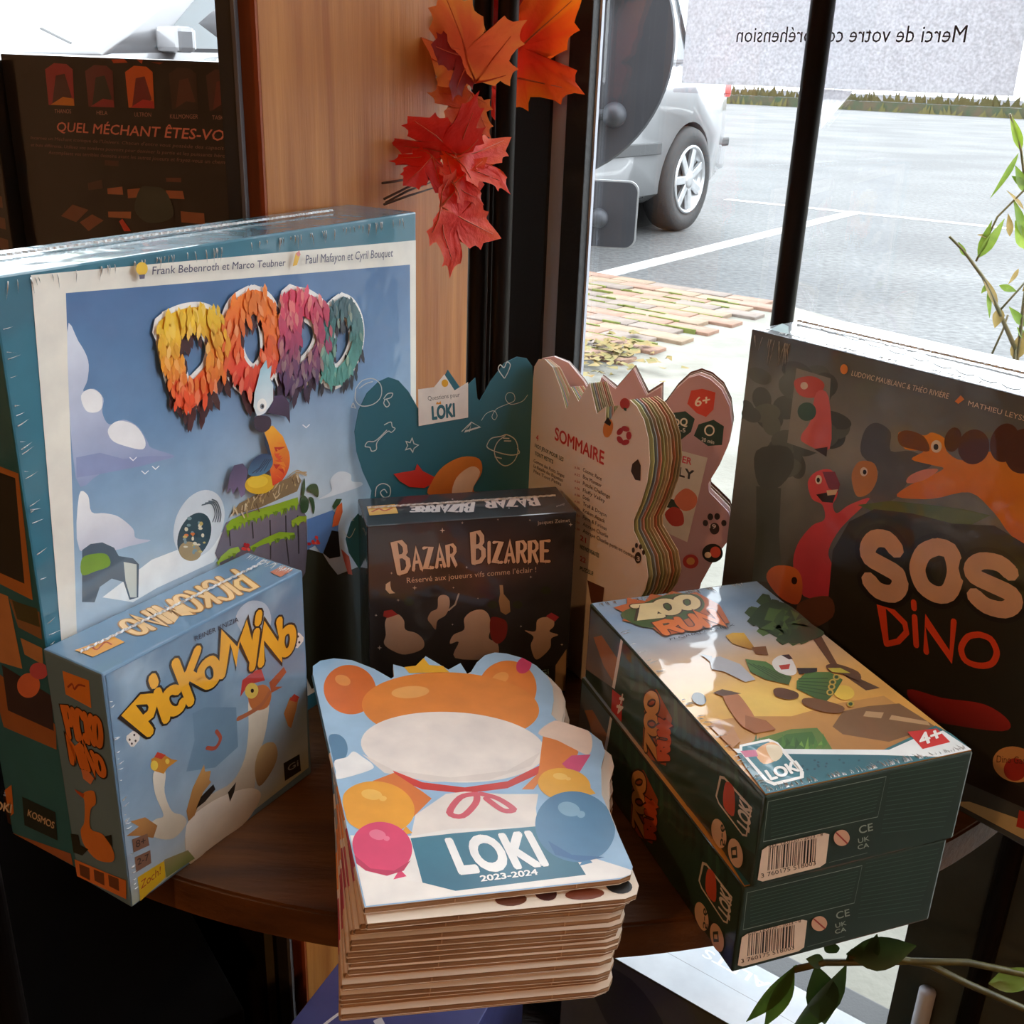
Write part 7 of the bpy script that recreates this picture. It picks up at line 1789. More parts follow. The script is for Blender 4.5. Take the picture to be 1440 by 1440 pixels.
ART['cover_art'] = [
    ('p','#dd6f24',1,[30.3,160.2,25.5,151.3,19.4,146.3,13.2,146.2,8.0,150.7,4.6,159.3,3.8,170.5,5.8,182.1,10.5,191.9,16.8,197.7,23.6,198.1,29.2,192.9,32.5,183.4,32.8,171.6]),
    ('p','#e9842c',1,[126.7,175.3,124.0,161.5,118.1,148.7,110.2,139.0,102.0,134.3,94.8,135.1,89.8,141.2,88.1,151.7,89.9,164.8,95.3,178.2,103.3,189.1,112.3,194.9,120.2,194.2,125.4,187.1]),
    ('p','#ee9a4a',1,[19.4,178.2,17.7,175.8,15.2,175.6,12.9,177.7,11.6,181.2,11.9,185.0,13.6,187.4,16.1,187.6,18.5,185.5,19.7,181.9]),
    ('p','#f2a04c',1,[112.0,179.0,110.7,174.8,107.7,170.9,104.0,168.6,101.1,168.8,100.1,171.5,101.3,175.7,104.3,179.7,108.0,182.0,111.0,181.8]),
    ('p','#e98a30',1,[118.3,138.4,111.5,127.1,100.0,118.5,85.5,113.5,69.5,112.5,53.7,115.4,39.9,121.9,29.3,131.3,23.2,142.9,22.4,155.3,27.4,167.2,37.9,177.1,52.8,183.5,70.2,185.5,87.9,182.5,103.3,175.0,114.3,164.1,119.4,151.3]),
    ('p','#f4ebe2',1,[109.1,98.8,102.7,89.1,91.8,82.0,77.8,78.3,62.3,78.1,47.0,81.5,33.5,88.1,23.2,97.1,17.2,107.8,16.4,119.0,21.1,129.3,31.2,137.6,45.6,142.5,62.4,143.2,79.4,139.6,94.3,132.1,104.9,121.8,110.0,110.2]),
    ('p','#f3ad5c',1,[61.8,165.4,59.1,161.6,53.3,159.1,46.7,158.9,41.8,161.1,40.3,164.8,42.8,168.7,48.6,171.2,55.3,171.4,60.4,169.2]),
    ('p','#e9dfd6',0,[15.3,108.5,28.7,92.6,55.2,83.2,84.9,85.3,106.7,99.2,98.1,87.7,73.3,78.8,45.1,80.6,23.7,91.2]),
    ('p',('#e0402f','#cc2f2a'),0,[28.1,92.6,40.6,81.2,60.2,74.4,82.4,76.6,103.2,88.0,99.6,80.4,80.9,71.0,59.1,69.6,39.4,75.6,29.6,84.6]),
    ('p','#e07a2c',0,[17.0,85.3,28.3,90.6,39.1,73.8,42.4,67.8,30.8,55.0,18.0,63.9]),
    ('p','#e5822e',0,[112.7,113.9,126.3,114.6,126.8,96.7,117.5,81.1,99.3,75.4,93.4,68.4,87.6,69.2,99.9,81.3]),
    ('p','#f0d5c0',1,[110.8,116.4,123.9,127.7,137.5,127.4,139.2,110.8,131.7,94.0,124.4,101.4,119.0,108.7]),
    ('p','#d84a78',0,[114.6,87.6,121.9,94.1,132.6,93.8,121.4,79.5,115.7,83.4]),
    ('p','#efe6dc',0,[32.2,56.6,49.9,70.5,59.4,71.1,77.3,66.7,94.6,64.4,90.1,53.8,86.5,38.4,45.5,40.9,26.8,40.3]),
    ('l','#d85a68',3.32,1,[63.5,68.6,56.1,66.8,48.4,56.1,53.8,52.7,62.3,61.4,64.7,68.5]),
    ('l','#d85a68',3.33,1,[66.9,68.2,74.0,63.4,79.1,54.5,73.8,54.3,68.3,64.2]),
    ('p','#f4efe8',0,[0.6,0.6,0.6,46.1,28.2,41.8,46.2,44.2,87.0,40.0,101.4,17.8,121.5,3.5,119.2,0.6]),
    ('p','#5b86a8',1,[8.9,113.4,6.6,105.8,2.8,101.5,0.6,102.0,0.6,107.1,0.6,115.0,0.6,122.8,2.1,127.5,6.2,127.0,8.8,121.6]),
    ('p','#f4f4f2',1,[0.6,94.6,1.2,104.1,7.3,106.4,11.5,111.0,15.4,105.4,19.1,98.8,17.2,94.1,0.6,88.6]),
    ('p',('#3c7f96','#2f6c84'),0,[26.8,40.3,47.7,40.9,87.1,40.4,95.9,31.9,97.9,4.9,38.9,3.7,26.2,10.8]),
    ('p','#f2ece4',0,[26.2,10.8,38.9,3.7,28.1,0.6,0.6,0.6,0.6,21.1,12.9,15.8]),
    ('p','#eea52a',1,[32.1,58.0,28.8,51.4,23.7,46.8,17.5,44.9,11.1,45.8,5.4,49.4,1.2,55.3,0.6,62.6,0.6,70.4,2.4,77.4,7.5,82.6,14.0,84.9,20.8,84.0,26.9,80.0,31.1,73.6,32.9,65.8]),
    ('p','#f6c15a',1,[19.5,72.7,18.0,70.8,15.3,70.2,12.5,71.3,10.5,73.6,10.2,76.3,11.6,78.3,14.3,78.8,17.2,77.7,19.2,75.4]),
    ('p','#f6c15a',1,[21.3,70.5,20.7,69.4,19.8,68.8,18.7,68.9,17.9,69.8,17.8,71.0,18.3,72.1,19.3,72.8,20.4,72.6,21.1,71.8]),
    ('p','#eea52a',0,[22.0,42.4,26.3,49.1,28.4,43.8]),
    ('p','#f0b02c',1,[122.1,65.4,119.0,60.9,114.6,57.9,109.5,56.7,104.5,57.5,100.4,60.2,97.6,64.4,96.6,69.5,97.7,74.7,100.7,79.4,105.1,82.7,110.4,84.0,115.6,83.2,119.9,80.4,122.7,75.9,123.4,70.6]),
    ('p','#f8ca60',1,[113.6,75.6,112.3,74.3,110.1,74.1,108.0,74.9,106.7,76.5,106.7,78.3,108.0,79.6,110.1,79.9,112.3,79.1,113.6,77.4]),
    ('p','#f8ca60',1,[114.9,74.2,114.3,73.5,113.5,73.1,112.7,73.2,112.2,73.8,112.2,74.6,112.7,75.3,113.5,75.7,114.4,75.6,114.9,75.1]),
    ('p','#f0b02c',0,[115.7,59.2,121.9,66.9,123.2,60.9]),
    ('p','#e0436e',1,[25.3,29.8,22.4,24.2,18.1,20.5,13.2,19.1,8.3,20.2,4.2,23.6,1.3,28.9,0.6,35.3,1.1,42.0,3.8,47.9,8.1,52.0,13.3,53.7,18.5,52.6,22.9,48.8,25.7,43.1,26.5,36.4]),
    ('p','#ee7c98',1,[16.1,43.0,14.9,41.4,12.8,41.0,10.7,42.1,9.3,44.2,9.2,46.5,10.5,48.1,12.6,48.5,14.7,47.4,16.1,45.3]),
    ('p','#ee7c98',1,[17.6,41.3,17.1,40.4,16.4,39.8,15.6,40.0,15.0,40.7,14.9,41.7,15.3,42.7,16.1,43.2,16.9,43.1,17.5,42.4]),
    ('p','#e0436e',0,[14.4,14.6,18.3,20.6,20.3,15.7]),
    ('p','#4f84ab',1,[120.0,27.6,113.8,19.8,106.4,14.8,98.8,13.2,92.1,15.2,87.2,20.4,84.6,28.3,85.0,37.8,88.3,47.6,94.2,56.2,101.9,62.2,110.2,64.3,117.6,62.2,122.8,56.2,125.0,47.4,124.0,37.3]),
    ('p','#86b2cc',1,[110.3,47.8,107.9,45.5,104.7,45.2,101.9,47.0,100.6,50.2,101.2,53.6,103.6,56.0,106.9,56.4,109.7,54.6,111.0,51.3]),
    ('p','#86b2cc',1,[112.2,45.7,111.3,44.3,110.0,43.5,108.8,43.6,108.1,44.7,108.3,46.3,109.2,47.7,110.5,48.6,111.7,48.4,112.4,47.3]),
    ('p','#4f84ab',0,[96.9,10.9,102.3,17.1,103.6,12.1]),
    ('p','#c2335a',0,[0.6,32.3,6.0,22.9,15.7,19.9,24.0,25.5,19.7,19.3,12.1,17.2,3.8,21.8,0.6,26.9]),
    ('p','#3f6fa0',0,[88.3,29.6,96.0,18.6,110.5,14.8,119.6,23.3,110.5,14.8,98.7,13.4,88.5,19.7]),
    ('p','#f0b428',0,[54.8,195.8,59.4,194.2,65.2,203.3,67.8,194.0,78.4,193.6,77.8,184.8,54.3,185.7]),
    ('p','#d83a64',1,[126.5,183.6,122.8,179.8,119.7,179.4,118.4,182.4,119.4,187.9,122.3,193.8,126.1,197.8,129.3,198.3,130.6,195.1,129.5,189.5]),
]
ART['cover_title'] = [
    ('t','#fbfbf8','LOKI',0.05,[43.6,14.4,82.8,14.2,42.5,37.7]),
    ('t','#fbfbf8','2023-2024',0.03,[51.1,7.6,76.8,8.1,51.4,11.3]),
]

# ---------------------------------------------------------------- laying the print on the boxes
def ramp(t, *stops):
    for (t0, c0), (t1, c1) in zip(stops, stops[1:]):
        if t <= t1:
            return mixc(lin(c0), lin(c1), (t - t0) / (t1 - t0))
    return lin(stops[-1][1])


def sky_tropic(a, b):
    c = ramp(b, (0, '#dbe5ea'), (.25, '#cbdbe5'), (.5, '#9fbcd4'), (.75, '#6b90b8'), (1, '#486f9e'))
    g = math.exp(-((a - .55) ** 2 / .04 + (b - .42) ** 2 / .05))
    c = mixc(c, lin('#dbe8ef'), .6 * g)
    return mixc(c, lin('#7d98c4'), .5 * max(0, fbm(a * 3, b * 3, 2)) * (a > .6))


def sky_dusk(a, b):
    c = ramp(b, (0, '#b9c0a8'), (.12, '#afc0cd'), (.4, '#8ba6bd'), (.75, '#7193b0'), (1, '#668aa9'))
    return mixc(c, lin('#a9c4d8'), max(0, .8 * fbm(a * 4, b * 4, 5)))


def sky_savanna(a, b):
    c = ramp(b, (0, '#c98c3c'), (.28, '#dca24a'), (.42, '#e6b25e'), (.58, '#d8b58c'), (.72, '#a9b9c8'), (.88, '#7ea2c4'), (1, '#8fb0cc'))
    g = math.exp(-((a - .38) ** 2 / .05 + (b - .34) ** 2 / .012))
    c = mixc(c, lin('#f6d36a'), .85 * g)
    return mixc(c, lin('#9fb4c6'), max(0, .7 * fbm(a * 3, b * 3, 9)) * (b > .6))


def night(a, b):
    c = ramp(b, (0, '#191715'), (.35, '#242428'), (.7, '#33363f'), (1, '#2a2d36'))
    g = math.exp(-((a - .5) ** 2 / .12 + (b - .78) ** 2 / .02))
    c = mixc(c, lin('#6a4030'), .55 * g)
    return mixc(c, lin('#15161a'), max(0, 1.2 * fbm(a * 4, b * 4, 3)))


def dino_dusk(a, b):
    c = ramp(b, (0, '#1c1512'), (.3, '#2c221c'), (.5, '#5a5f60'), (.8, '#7d878c'), (1, '#5d676e'))
    g = math.exp(-((a - .35) ** 2 / .03 + (b - .7) ** 2 / .02))
    c = mixc(c, lin('#a3a9a8'), .7 * g)
    return mixc(c, lin('#4c565c'), max(0, .9 * fbm(a * 4, b * 4, 7)))


def fur_red(a, b):
    return lin('#c23')


BACKDROP = dict(sky_tropic=sky_tropic, sky_dusk=sky_dusk, sky_savanna=sky_savanna, night=night, dino_dusk=dino_dusk)

cache_texts({r[2] for rows in ART.values() for r in rows if r[0] == 't'} | {'Merci de votre compréhension', 'PALETS', 'JEU'})


def backdrop(pr, r):
    fn, nx, ny = BACKDROP[r[1]], r[2], r[3]
    q = pairs(r[4])
    z = pr.layer()
    i = len(pr.v)
    cs = []
    for b in range(ny + 1):
        for a in range(nx + 1):
            x, y = a / nx, b / ny
            pr.v.append(tuple((1 - x) * (1 - y) * q[0][k] + x * (1 - y) * q[1][k] + x * y * q[2][k] + (1 - x) * y * q[3][k] for k in (0, 1)) + (z,))
            cs.append(fn(x, y))
    for b in range(ny):
        for a in range(nx):
            k = b * (nx + 1) + a
            ix = (k, k + 1, k + nx + 2, k + nx + 1)
            pr.f.append(tuple(i + j for j in ix))
            pr.c.append([cs[j] for j in ix])


def print_part(t, key, name, frame, m=None, base=None, rows=slice(None)):
    pr = Print(TOPZ.get((t.name, tuple(Vector(frame[3]))), 0.00018) + 0.00002)
    for r in ART[key][rows]:
        if r[0] == 'q':
            backdrop(pr, r)
        else:
            lay_art(pr, [r])
    return pr.build(name, frame, m or M_print, t)


def feather_title(t, rows, frame):
    """letters made of overlapping feathers along each stroke"""
    r = random.Random(11)
    pr = Print(TOPZ[(t.name, tuple(Vector(frame[3])))] + 0.00002)
    strokes = [(c, w * 1.5, smooth_pts(pairs(p), False, 5)) for _, c, w, p in rows]
    z = pr.layer()
    for c, w, p in strokes:
        pr.stroke('#f2f2ee', w * 1.12, p, z=z)

    def feathers(p, w, n, cols, dx, dy, size):
        zb = pr.layer()
        for i in range(n):
            k = r.random() * (len(p) - 1)
            j = int(k)
            t_ = k - j
            x = p[j][0] + (p[j + 1][0] - p[j][0]) * t_ + r.uniform(-.5, .5) * w + dx
            y = p[j][1] + (p[j + 1][1] - p[j][1]) * t_ + r.uniform(-.42, .42) * w + dy
            cx = sum(a for a, b in p) / len(p)
            a = -PI / 2 + (x - cx) * 0.012 + r.uniform(-.35, .35)
            L = size * r.uniform(.8, 1.3)
            W = L * .36
            ca, sa = math.cos(a), math.sin(a)
            shp = [(-.4, 0), (-.1, .5), (.3, .45), (.62, 0), (.3, -.45), (-.1, -.5)]
            pr.poly([(x + ca * u * L - sa * v * W, y + sa * u * L + ca * v * W) for u, v in shp], cols(y), zb + (i % 48) * 0.000006)
    lo_, hi_ = min(b for _, _, p in strokes for a, b in p), max(b for _, _, p in strokes for a, b in p)
    for c, w, p in strokes:
        feathers(p, w, 60, lambda y: mixc(lin(c[2]), lin('#20141a'), r.uniform(0, .5)), 1.5, -w * .38, w * .62)
    pr.z += 0.0003
    for c, w, p in strokes:
        z = pr.layer()
        y0, y1 = min(b for a, b in p), max(b for a, b in p)
        col_at = lambda y: mixc(lin(c[1]), lin(c[0]), (y - y0 + 2) / (y1 - y0) * 1.1 - .1)
        for a, b in zip(p, p[1:]):
            z = pr.stroke(col_at(b[1]), w * .8, [a, b], z=z)
    for c, w, p in strokes:
        y0, y1 = min(b for a, b in p), max(b for a, b in p)

        def col(y):
            k = mixc(lin(c[1]), lin(c[0]), (y - y0) / (y1 - y0))
            return mixc(k, lin('#fff4c0') if r.random() < .3 else lin(c[2]), r.uniform(0, .22))
        pp = sorted(range(len(p)), key=lambda i: p[i][1])
        feathers(p, w * .95, 90, col, 0, 0, w * .5)
    pr.z += 0.0003
    return pr.build('title_lettering', frame, M_print, t)


# bird box
fr = frame_front(*DODO)
print_part(dodo, 'dodo_front_art', 'cover_art', fr)
feather_title(dodo, ART['dodo_front_skel'], fr)
print_part(dodo, 'dodo_front_bird', 'bird_art', fr)
print_part(dodo, 'dodo_front_text', 'author_line', fr)
print_part(dodo, 'dodo_left_art', 'side_print', frame_left(*DODO), rows=slice(0, 10))
print_part(dodo, 'dodo_left_art', 'publisher_mark', frame_left(*DODO), rows=slice(10, None))
ft = frame_top(*DODO)
seam(dodo, ft, (4, 34), (255, 34), 1.0, 1.2, 130)
crimps(dodo, fr, (6, 296), (286, 296), 70, -8, 3, .6)
crimps(dodo, fr, (2, 60), (2, 280), 30, -7, 5, .6)
# hen box
fr = frame_front(*PICK)
print_part(pick, 'pick_front_art', 'cover_art', fr)
print_part(pick, 'pick_front_title', 'title_lettering', fr)
print_part(pick, 'pick_top_art', 'top_print', frame_top(*PICK))
print_part(pick, 'pick_left_art', 'side_print', frame_left(*PICK))
seam(pick, frame_top(*PICK), (6, 22), (122, 22), .7, .8, 60)
crimps(pick, fr, (2, 10), (2, 118), 26, -4, 6, .4)
crimps(pick, frame_top(*PICK), (128, 4), (128, 36), 26, 9, 8, .6)
# zoo boxes, lower and upper alike
for t in (zoo_b, zoo_t):
    print_part(t, 'zoo_top_art', 'cover_art', frame_top(*ZOO))
    if t is zoo_t:
        for nm, sl in (('title_lettering', slice(0, 4)), ('author_line', slice(4, 5)), ('age_mark', slice(5, 6)), ('publisher_mark', slice(6, 7))):
            print_part(t, 'zoo_top_title', nm, frame_top(*ZOO), rows=sl)
    print_part(t, 'zoo_left_art', 'side_print', frame_left(*ZOO))
    print_part(t, 'zoo_front_art', 'end_print', frame_front(*ZOO))
crimps(zoo_t, frame_top(*ZOO), (109, 1.5), (2, 1.5), 110, -6, 4, .6)
crimps(zoo_t, frame_top(*ZOO), (4, 184), (108, 184), 50, -7, 9, .6)
crimps(zoo_t, frame_top(*ZOO), (1.5, 4), (1.5, 150), 30, -8, 12, .5)
# ghost box
fr = frame_front(*BAZ)
print_part(baz, 'baz_front_art', 'cover_art', fr)
print_part(baz, 'baz_front_title', 'title_lettering', fr)
print_part(baz, 'baz_top_art', 'top_print', frame_top(*BAZ))
seam(baz, frame_top(*BAZ), (4, 26), (124, 26), .6, .6, 60)
# dinosaur box
fr = frame_front(*SOS)
print_part(sos, 'sos_front_art', 'cover_art', fr)
print_part(sos, 'sos_front_title', 'title_lettering', fr, rows=slice(0, 3))
print_part(sos, 'sos_front_title', 'subtitle_lettering', fr, rows=slice(3, 4))
print_part(sos, 'sos_front_title', 'author_line', fr, rows=slice(4, None))
print_part(sos, 'sos_top_art', 'top_print', frame_top(*SOS))
seam(sos, frame_top(*SOS), (4, 40), (246, 40), .9, 1.0, 120)
crimps(sos, frame_top(*SOS), (4, 2), (246, 2), 90, 6, 14, .6)
crimps(sos, fr, (3, 238), (30, 238), 16, -18, 15, .6)
# black box behind
print_part(vil, 'vil_front_art', 'back_print', frame_front(*VIL))

# ---------------------------------------------------------------- die-cut catalogues
OUTLINE = [(0, 0), (112, 0), (118, 2), (121, 7), (123, 30), (126, 60), (134, 82), (141, 95), (143, 105), (139, 116), (131, 123), (125, 128), (124, 134),
           (130, 148), (134, 162), (135, 175), (132, 188), (126, 198), (118, 204), (111, 206), (104, 203), (97, 195), (90, 183), (88, 181), (87, 195), (78, 188),
           (68, 205), (57, 190), (47, 197), (45, 183), (43, 181), (35, 193), (24, 204), (14, 207), (6, 205), (1, 199), (0, 190)]
M_page_edge = mat('paper_edges', '#ac8660', 0.85, colour2='#866242', scale=900, stretch=(0.02, 0.02, 1), bump=0.4, bump_scale=900)
M_page = mat('page_paper', '#e6d8c6', 0.55, colour2='#ddcdb8', scale=8)
CAT_N = 19
ORD = ['lowest', 'second', 'third', 'fourth', 'fifth', 'sixth', 'seventh', 'eighth', 'ninth', 'tenth', 'eleventh', 'twelfth', 'thirteenth', 'fourteenth', 'fifteenth', 'sixteenth', 'seventeenth', 'eighteenth', 'topmost']
TS, TO = 0.0608 / (CAT_N - 1), 0.0510 / (CAT_N - 1)     # thickness at the spine and at the outer side (u = 120)


def wedge_mesh(name, z_lo, z_hi, m, inset=0.0):
    """outline slab whose thickness falls from the spine outwards; z_* are fractions of the local thickness"""
    bm = bmesh.new()
    th = lambda u: TS + (TO - TS) * u / 120
    ol = [(min(max(u, inset), 143 - inset), v if v > inset else inset) for u, v in OUTLINE]
    lo_ = [bm.verts.new((u / 1000, v / 1000, th(u) * z_lo)) for u, v in ol]
    hi_ = [bm.verts.new((u / 1000, v / 1000, th(u) * z_hi)) for u, v in ol]
    n = len(ol)
    bm.faces.new(lo_[::-1])
    bm.faces.new(hi_)
    for i in range(n):
        bm.faces.new((lo_[i], lo_[(i + 1) % n], hi_[(i + 1) % n], hi_[i]))
    me = bpy.data.meshes.new(name)
    bm.to_mesh(me)
    bm.free()
    me.materials.append(m)
    return me


def coloured_mesh(name, verts, faces, colours, m):
    me = bpy.data.meshes.new(name)
    me.from_pydata(verts, [], faces)
    at = me.color_attributes.new('Col', 'FLOAT_COLOR', 'CORNER')
    at.data.foreach_set('color', [k for f, c in zip(faces, colours) for _ in f for k in c])
    me.materials.append(m)
    return me


pages_me = wedge_mesh('page_block', 0.05, 0.93, M_page_edge, 0.25)
front_me = wedge_mesh('front_cover', 0.93, 0.985, M_page)
back_me = wedge_mesh('back_cover', 0.0, 0.05, M_page)
# folded spine: a thin rounded strip printed with the cover colours
bands = [(0, 26, '#d8b896'), (26, 52, '#b0303c'), (52, 58, '#e8e0d4'), (58, 84, '#e08a2c'), (84, 100, '#8d97a0'), (100, 112, '#e4d6c4'), (112, 190, '#2f5d70')]
sv, sf, sc2 = [], [], []
for v0, v1, c in bands:
    prof = [(0.4, 0.0), (-.5, .2), (-.7, .5), (-.5, .8), (0.4, .985)]
    i = len(sv)
    for vv in (v0, v1):
        sv += [(x / 1000, vv / 1000, TS * z) for x, z in prof]
    for k in range(len(prof) - 1):
        sf.append((i + k, i + k + 1, i + k + 6, i + k + 5))
        sc2.append(lin(c))
spine_me = coloured_mesh('spine', sv, sf, sc2, M_paper)
# two wire staples across the bottom edge are printed marks of the fold on the page edges
mark_bm = bmesh.new()
for u in (38, 92):
    add_box(mark_bm, u / 1000 - .00022, u / 1000 + .00022, 0.0, 0.0004, TS * .2, TS * .7)
mark_me = bpy.data.meshes.new('edge_mark')
mark_bm.to_mesh(mark_me)
mark_bm.free()
mark_me.materials.append(mat('edge_mark_paper', '#c4a078', 0.7, colour2='#b89068', scale=50))

zs = zo = 0.0
rc = random.Random(5)
for k in range(CAT_N):
    f = k / (CAT_N - 1)
    top = k == CAT_N - 1
    yaw = 9.0 + 5.0 * f + rc.uniform(-.5, .5)
    ox, oy = -0.0668 + 0.0090 * f + rc.uniform(-.0010, .0010), 0.3440 - 0.000 * f + rc.uniform(-.0016, .0016)
    if top:
        yaw, ox, oy = 16.7, -0.0544, 0.3423
        zs, zo = 0.0655 - TS, 0.0560 - TS * .85
    elif k == CAT_N - 2:
        yaw, ox, oy = 15.4, -0.0528, 0.3385
    elif k == CAT_N - 3:
        yaw, ox, oy = 14.0, -0.0560, 0.3420
    lab = ('topmost catalogue of the stack with balloons and LOKI on its cover' if top else
           'lowest catalogue of the stack, at the very bottom' if k == 0 else ORD[k] + ' catalogue from the bottom of the stack')
    c = thing('catalogue', lab, 'catalogue', (ox, oy, zs), 0, 'catalogues stacked at the front of the shelf')
    th = -math.atan2(zo - zs, 0.12)
    c.rotation_euler = (-0.010 if top else 0, th, math.radians(yaw))
    for nm, me in (('page_block', pages_me), ('front_cover', front_me), ('back_cover', back_me), ('spine', spine_me), ('edge_mark', mark_me)):
        if nm == 'edge_mark' and rc.random() < .25:
            continue
        link(bpy.data.objects.new(nm, me), c)
    zs += TS
    zo += TO
    if k == CAT_N - 2:
        pr = Print(0.0001)
        for cx, cy, rx, ry, cc in ((62, 6, 7, 4, '#6a3a24'), (78, 8, 5, 5, '#4a2018'), (95, 5, 9, 3.5, '#7a3a20'), (112, 8, 6, 5, '#1a1816')):
            pr.fill(cc, [(cx + rx * math.cos(a * PI / 8), cy + ry * math.sin(a * PI / 8)) for a in range(16)])
        pr.build('cover_print', ((0, 0, TS * 0.985), (1, 0, -(TS - TO) / 0.12), (0, 1, 0), (0, 0, 1)), M_paper, c)
    topcat = c
cf = ((0, 0, TS * 0.985), (1, 0, -(TS - TO) / 0.12), (0, 1, 0), (0, 0, 1))
pr = Print(0.0001)
pr.STEP = 0.000004
pr.fill(('#a9cbe6', '#9cc3e2'), OUTLINE)
# keep the print inside the die-cut outline
body_in = OUTLINE


def inside(p):
    x, y = p
    r = False
    n = len(body_in)
    for i in range(n):
        (x0, y0), (x1, y1) = body_in[i], body_in[(i + 1) % n]
        if (y0 > y) != (y1 > y) and x < (x1 - x0) * (y - y0) / (y1 - y0) + x0:
            r = not r
    return r


def clip_outline(pts):
    """pull points that fall off the sheet back to its nearest edge"""
    out = []
    for p in pts:
        if not inside(p):
            best = None
            n = len(body_in)
            for i in range(n):
                a, b = Vector(body_in[i]), Vector(body_in[(i + 1) % n])
                d = b - a
                t_ = max(0, min(1, (Vector(p) - a).dot(d) / d.length_squared))
                q = a + d * t_
                dist = (q - Vector(p)).length
                if best is None or dist < best[0]:
                    best = (dist, q)
            p = (best[1].x, best[1].y)
        out.append(p)
    return out


for r in ART['cover_art']:
    if r[0] == 'p':
        pts = pairs(r[3])
        pts = smooth_pts(pts, True, 4) if r[2] else pts
        dense = []
        for a, b in zip(pts, pts[1:] + pts[:1]):
            nseg = max(1, int(math.hypot(a[0] - b[0], a[1] - b[1]) / 6))
            dense += [(a[0] + (b[0] - a[0]) * i / nseg, a[1] + (b[1] - a[1]) * i / nseg) for i in range(nseg)]
        pr.fill(r[1], clip_outline(dense))
    else:
        lay_art(pr, [r])
pr.build('cover_print', cf, M_print_soft, topcat)
print_part(topcat, 'cover_title', 'title_lettering', cf, M_print_soft)

# ---------------------------------------------------------------- the catalogue standing open behind the small black box
SPINE = Vector((0.011, 0.704, 0))
sc_t = thing('open_catalogue', 'open catalogue standing upright with a teal leaf and a summary page', 'catalogue', tuple(SPINE))


def leaf_part(name, ang, colour, thick, flip=False, face_side=-1, off=0.0, scale=1.0, du=0.0):
    """a die-cut sheet standing from the spine; ang in degrees, off moves it along its normal"""
    a = math.radians(ang)
    d = Vector((math.cos(a), math.sin(a), 0)) * (-1 if flip else 1)
    nrm = Vector((0, 0, 1)).cross(d)          # behind the sheet as seen from its u axis
    bm = bmesh.new()
    A = [bm.verts.new(d * ((u * scale + du) / 1000) + Vector((0, 0, v * scale / 1000)) + nrm * off) for u, v in OUTLINE]
    B = [bm.verts.new(v.co + nrm * thick) for v in A]
    bm.faces.new(A)
    bm.faces.new(B[::-1])
    n = len(A)
    for i in range(n):
        bm.faces.new((A[(i + 1) % n], A[i], B[i], B[(i + 1) % n]))
    bmesh.ops.recalc_face_normals(bm, faces=bm.faces[:])
    return obj(name, bm, colour, sc_t)


def leaf_frame(ang, flip=False):
    a = math.radians(ang)
    d = Vector((math.cos(a), math.sin(a), 0))
    n = Vector((math.sin(a), -math.cos(a), 0))
    o = -d * 0.15 if flip else Vector((0, 0, 0))
    return (o, d, Vector((0, 0, 1)), n)


M_teal = mat('teal_leaf', '#2f7389', 0.5, colour2='#2b6c82', scale=6, coat=0.3, coat_rough=0.25)
M_mauve = mat('mauve_leaf', '#cfa9b4', 0.5, colour2='#c49ca8', scale=6, coat=0.3, coat_rough=0.25)
M_cream = mat('cream_leaf', '#efe3d6', 0.5, colour2='#e6d8ca', scale=6, coat=0.25, coat_rough=0.3)
leaf_part('inside_cover', 36.5, M_teal, -0.0006, True, off=0.0)
lf = leaf_frame(36.5, True)
print_part(sc_t, 'teal_art', 'chalk_drawing', lf, M_paper)
print_part(sc_t, 'teal_text', 'quiz_note', lf, M_paper)
leaf_part('summary_page', -60, M_cream, 0.0004)
print_part(sc_t, 'somm_art', 'summary_print', leaf_frame(-60), M_paper)
page_cols = ['#b9bf8a', '#8fa3b8', '#d9a08a', '#a8b07a', '#c9b08a', '#e0c9a8', '#c96a4a', '#b5a070', '#d8c0a0']
for i, pc in enumerate(page_cols):
    leaf_part('page', -58.6 + i * 1.05, mat('page_tint_%d' % (i + 1), pc, 0.55, colour2='#8a8466', scale=25, lo=.5, hi=.75), 0.0005, scale=1.0, du=0.0 + i * .25)
leaf_part('last_page', -18, M_mauve, 0.0006)
print_part(sc_t, 'mauve_art', 'page_print', leaf_frame(-18), M_paper)
leaf_part('page', -12, mat('brown_leaf', '#8a6a50', 0.55, colour2='#7a5a44', scale=9), 0.0006)
leaf_part('page', -14.5, M_cream, 0.0006)
leaf_part('back_cover', -9, mat('outer_cover', '#7a4a34', 0.5, colour2='#6a3f2c', scale=7, coat=.3), 0.0006)
# crown patch on the mauve sheet shows paler, the same sheet cut behind it

# ---------------------------------------------------------------- plants: stems and leaves in metres
BAMBOO_STEMS = [
    [(0.7476, 1.6, 0.0186), (0.7085, 1.6, 0.079), (0.6787, 1.6, 0.1224), (0.6428, 1.6, 0.1596), (0.6185, 1.6, 0.179)],
    [(0.6638, 1.6, 0.1451), (0.6819, 1.6, 0.2087), (0.7121, 1.6, 0.2467), (0.7369, 1.6, 0.2718)],
    [(0.7957, 1.6, -0.1436), (0.7548, 1.6, -0.003), (0.7455, 1.6, 0.0908), (0.742, 1.6, 0.1555), (0.7208, 1.6, 0.2298), (0.6971, 1.6, 0.2991), (0.6708, 1.6, 0.3475)],
    [(0.7142, 1.6, 0.0765), (0.7323, 1.6, 0.1035), (0.744, 1.6, 0.1221)],
    [(0.7147, 1.6, 0.0092), (0.7234, 1.6, 0.0448), (0.7264, 1.6, 0.069)],
]
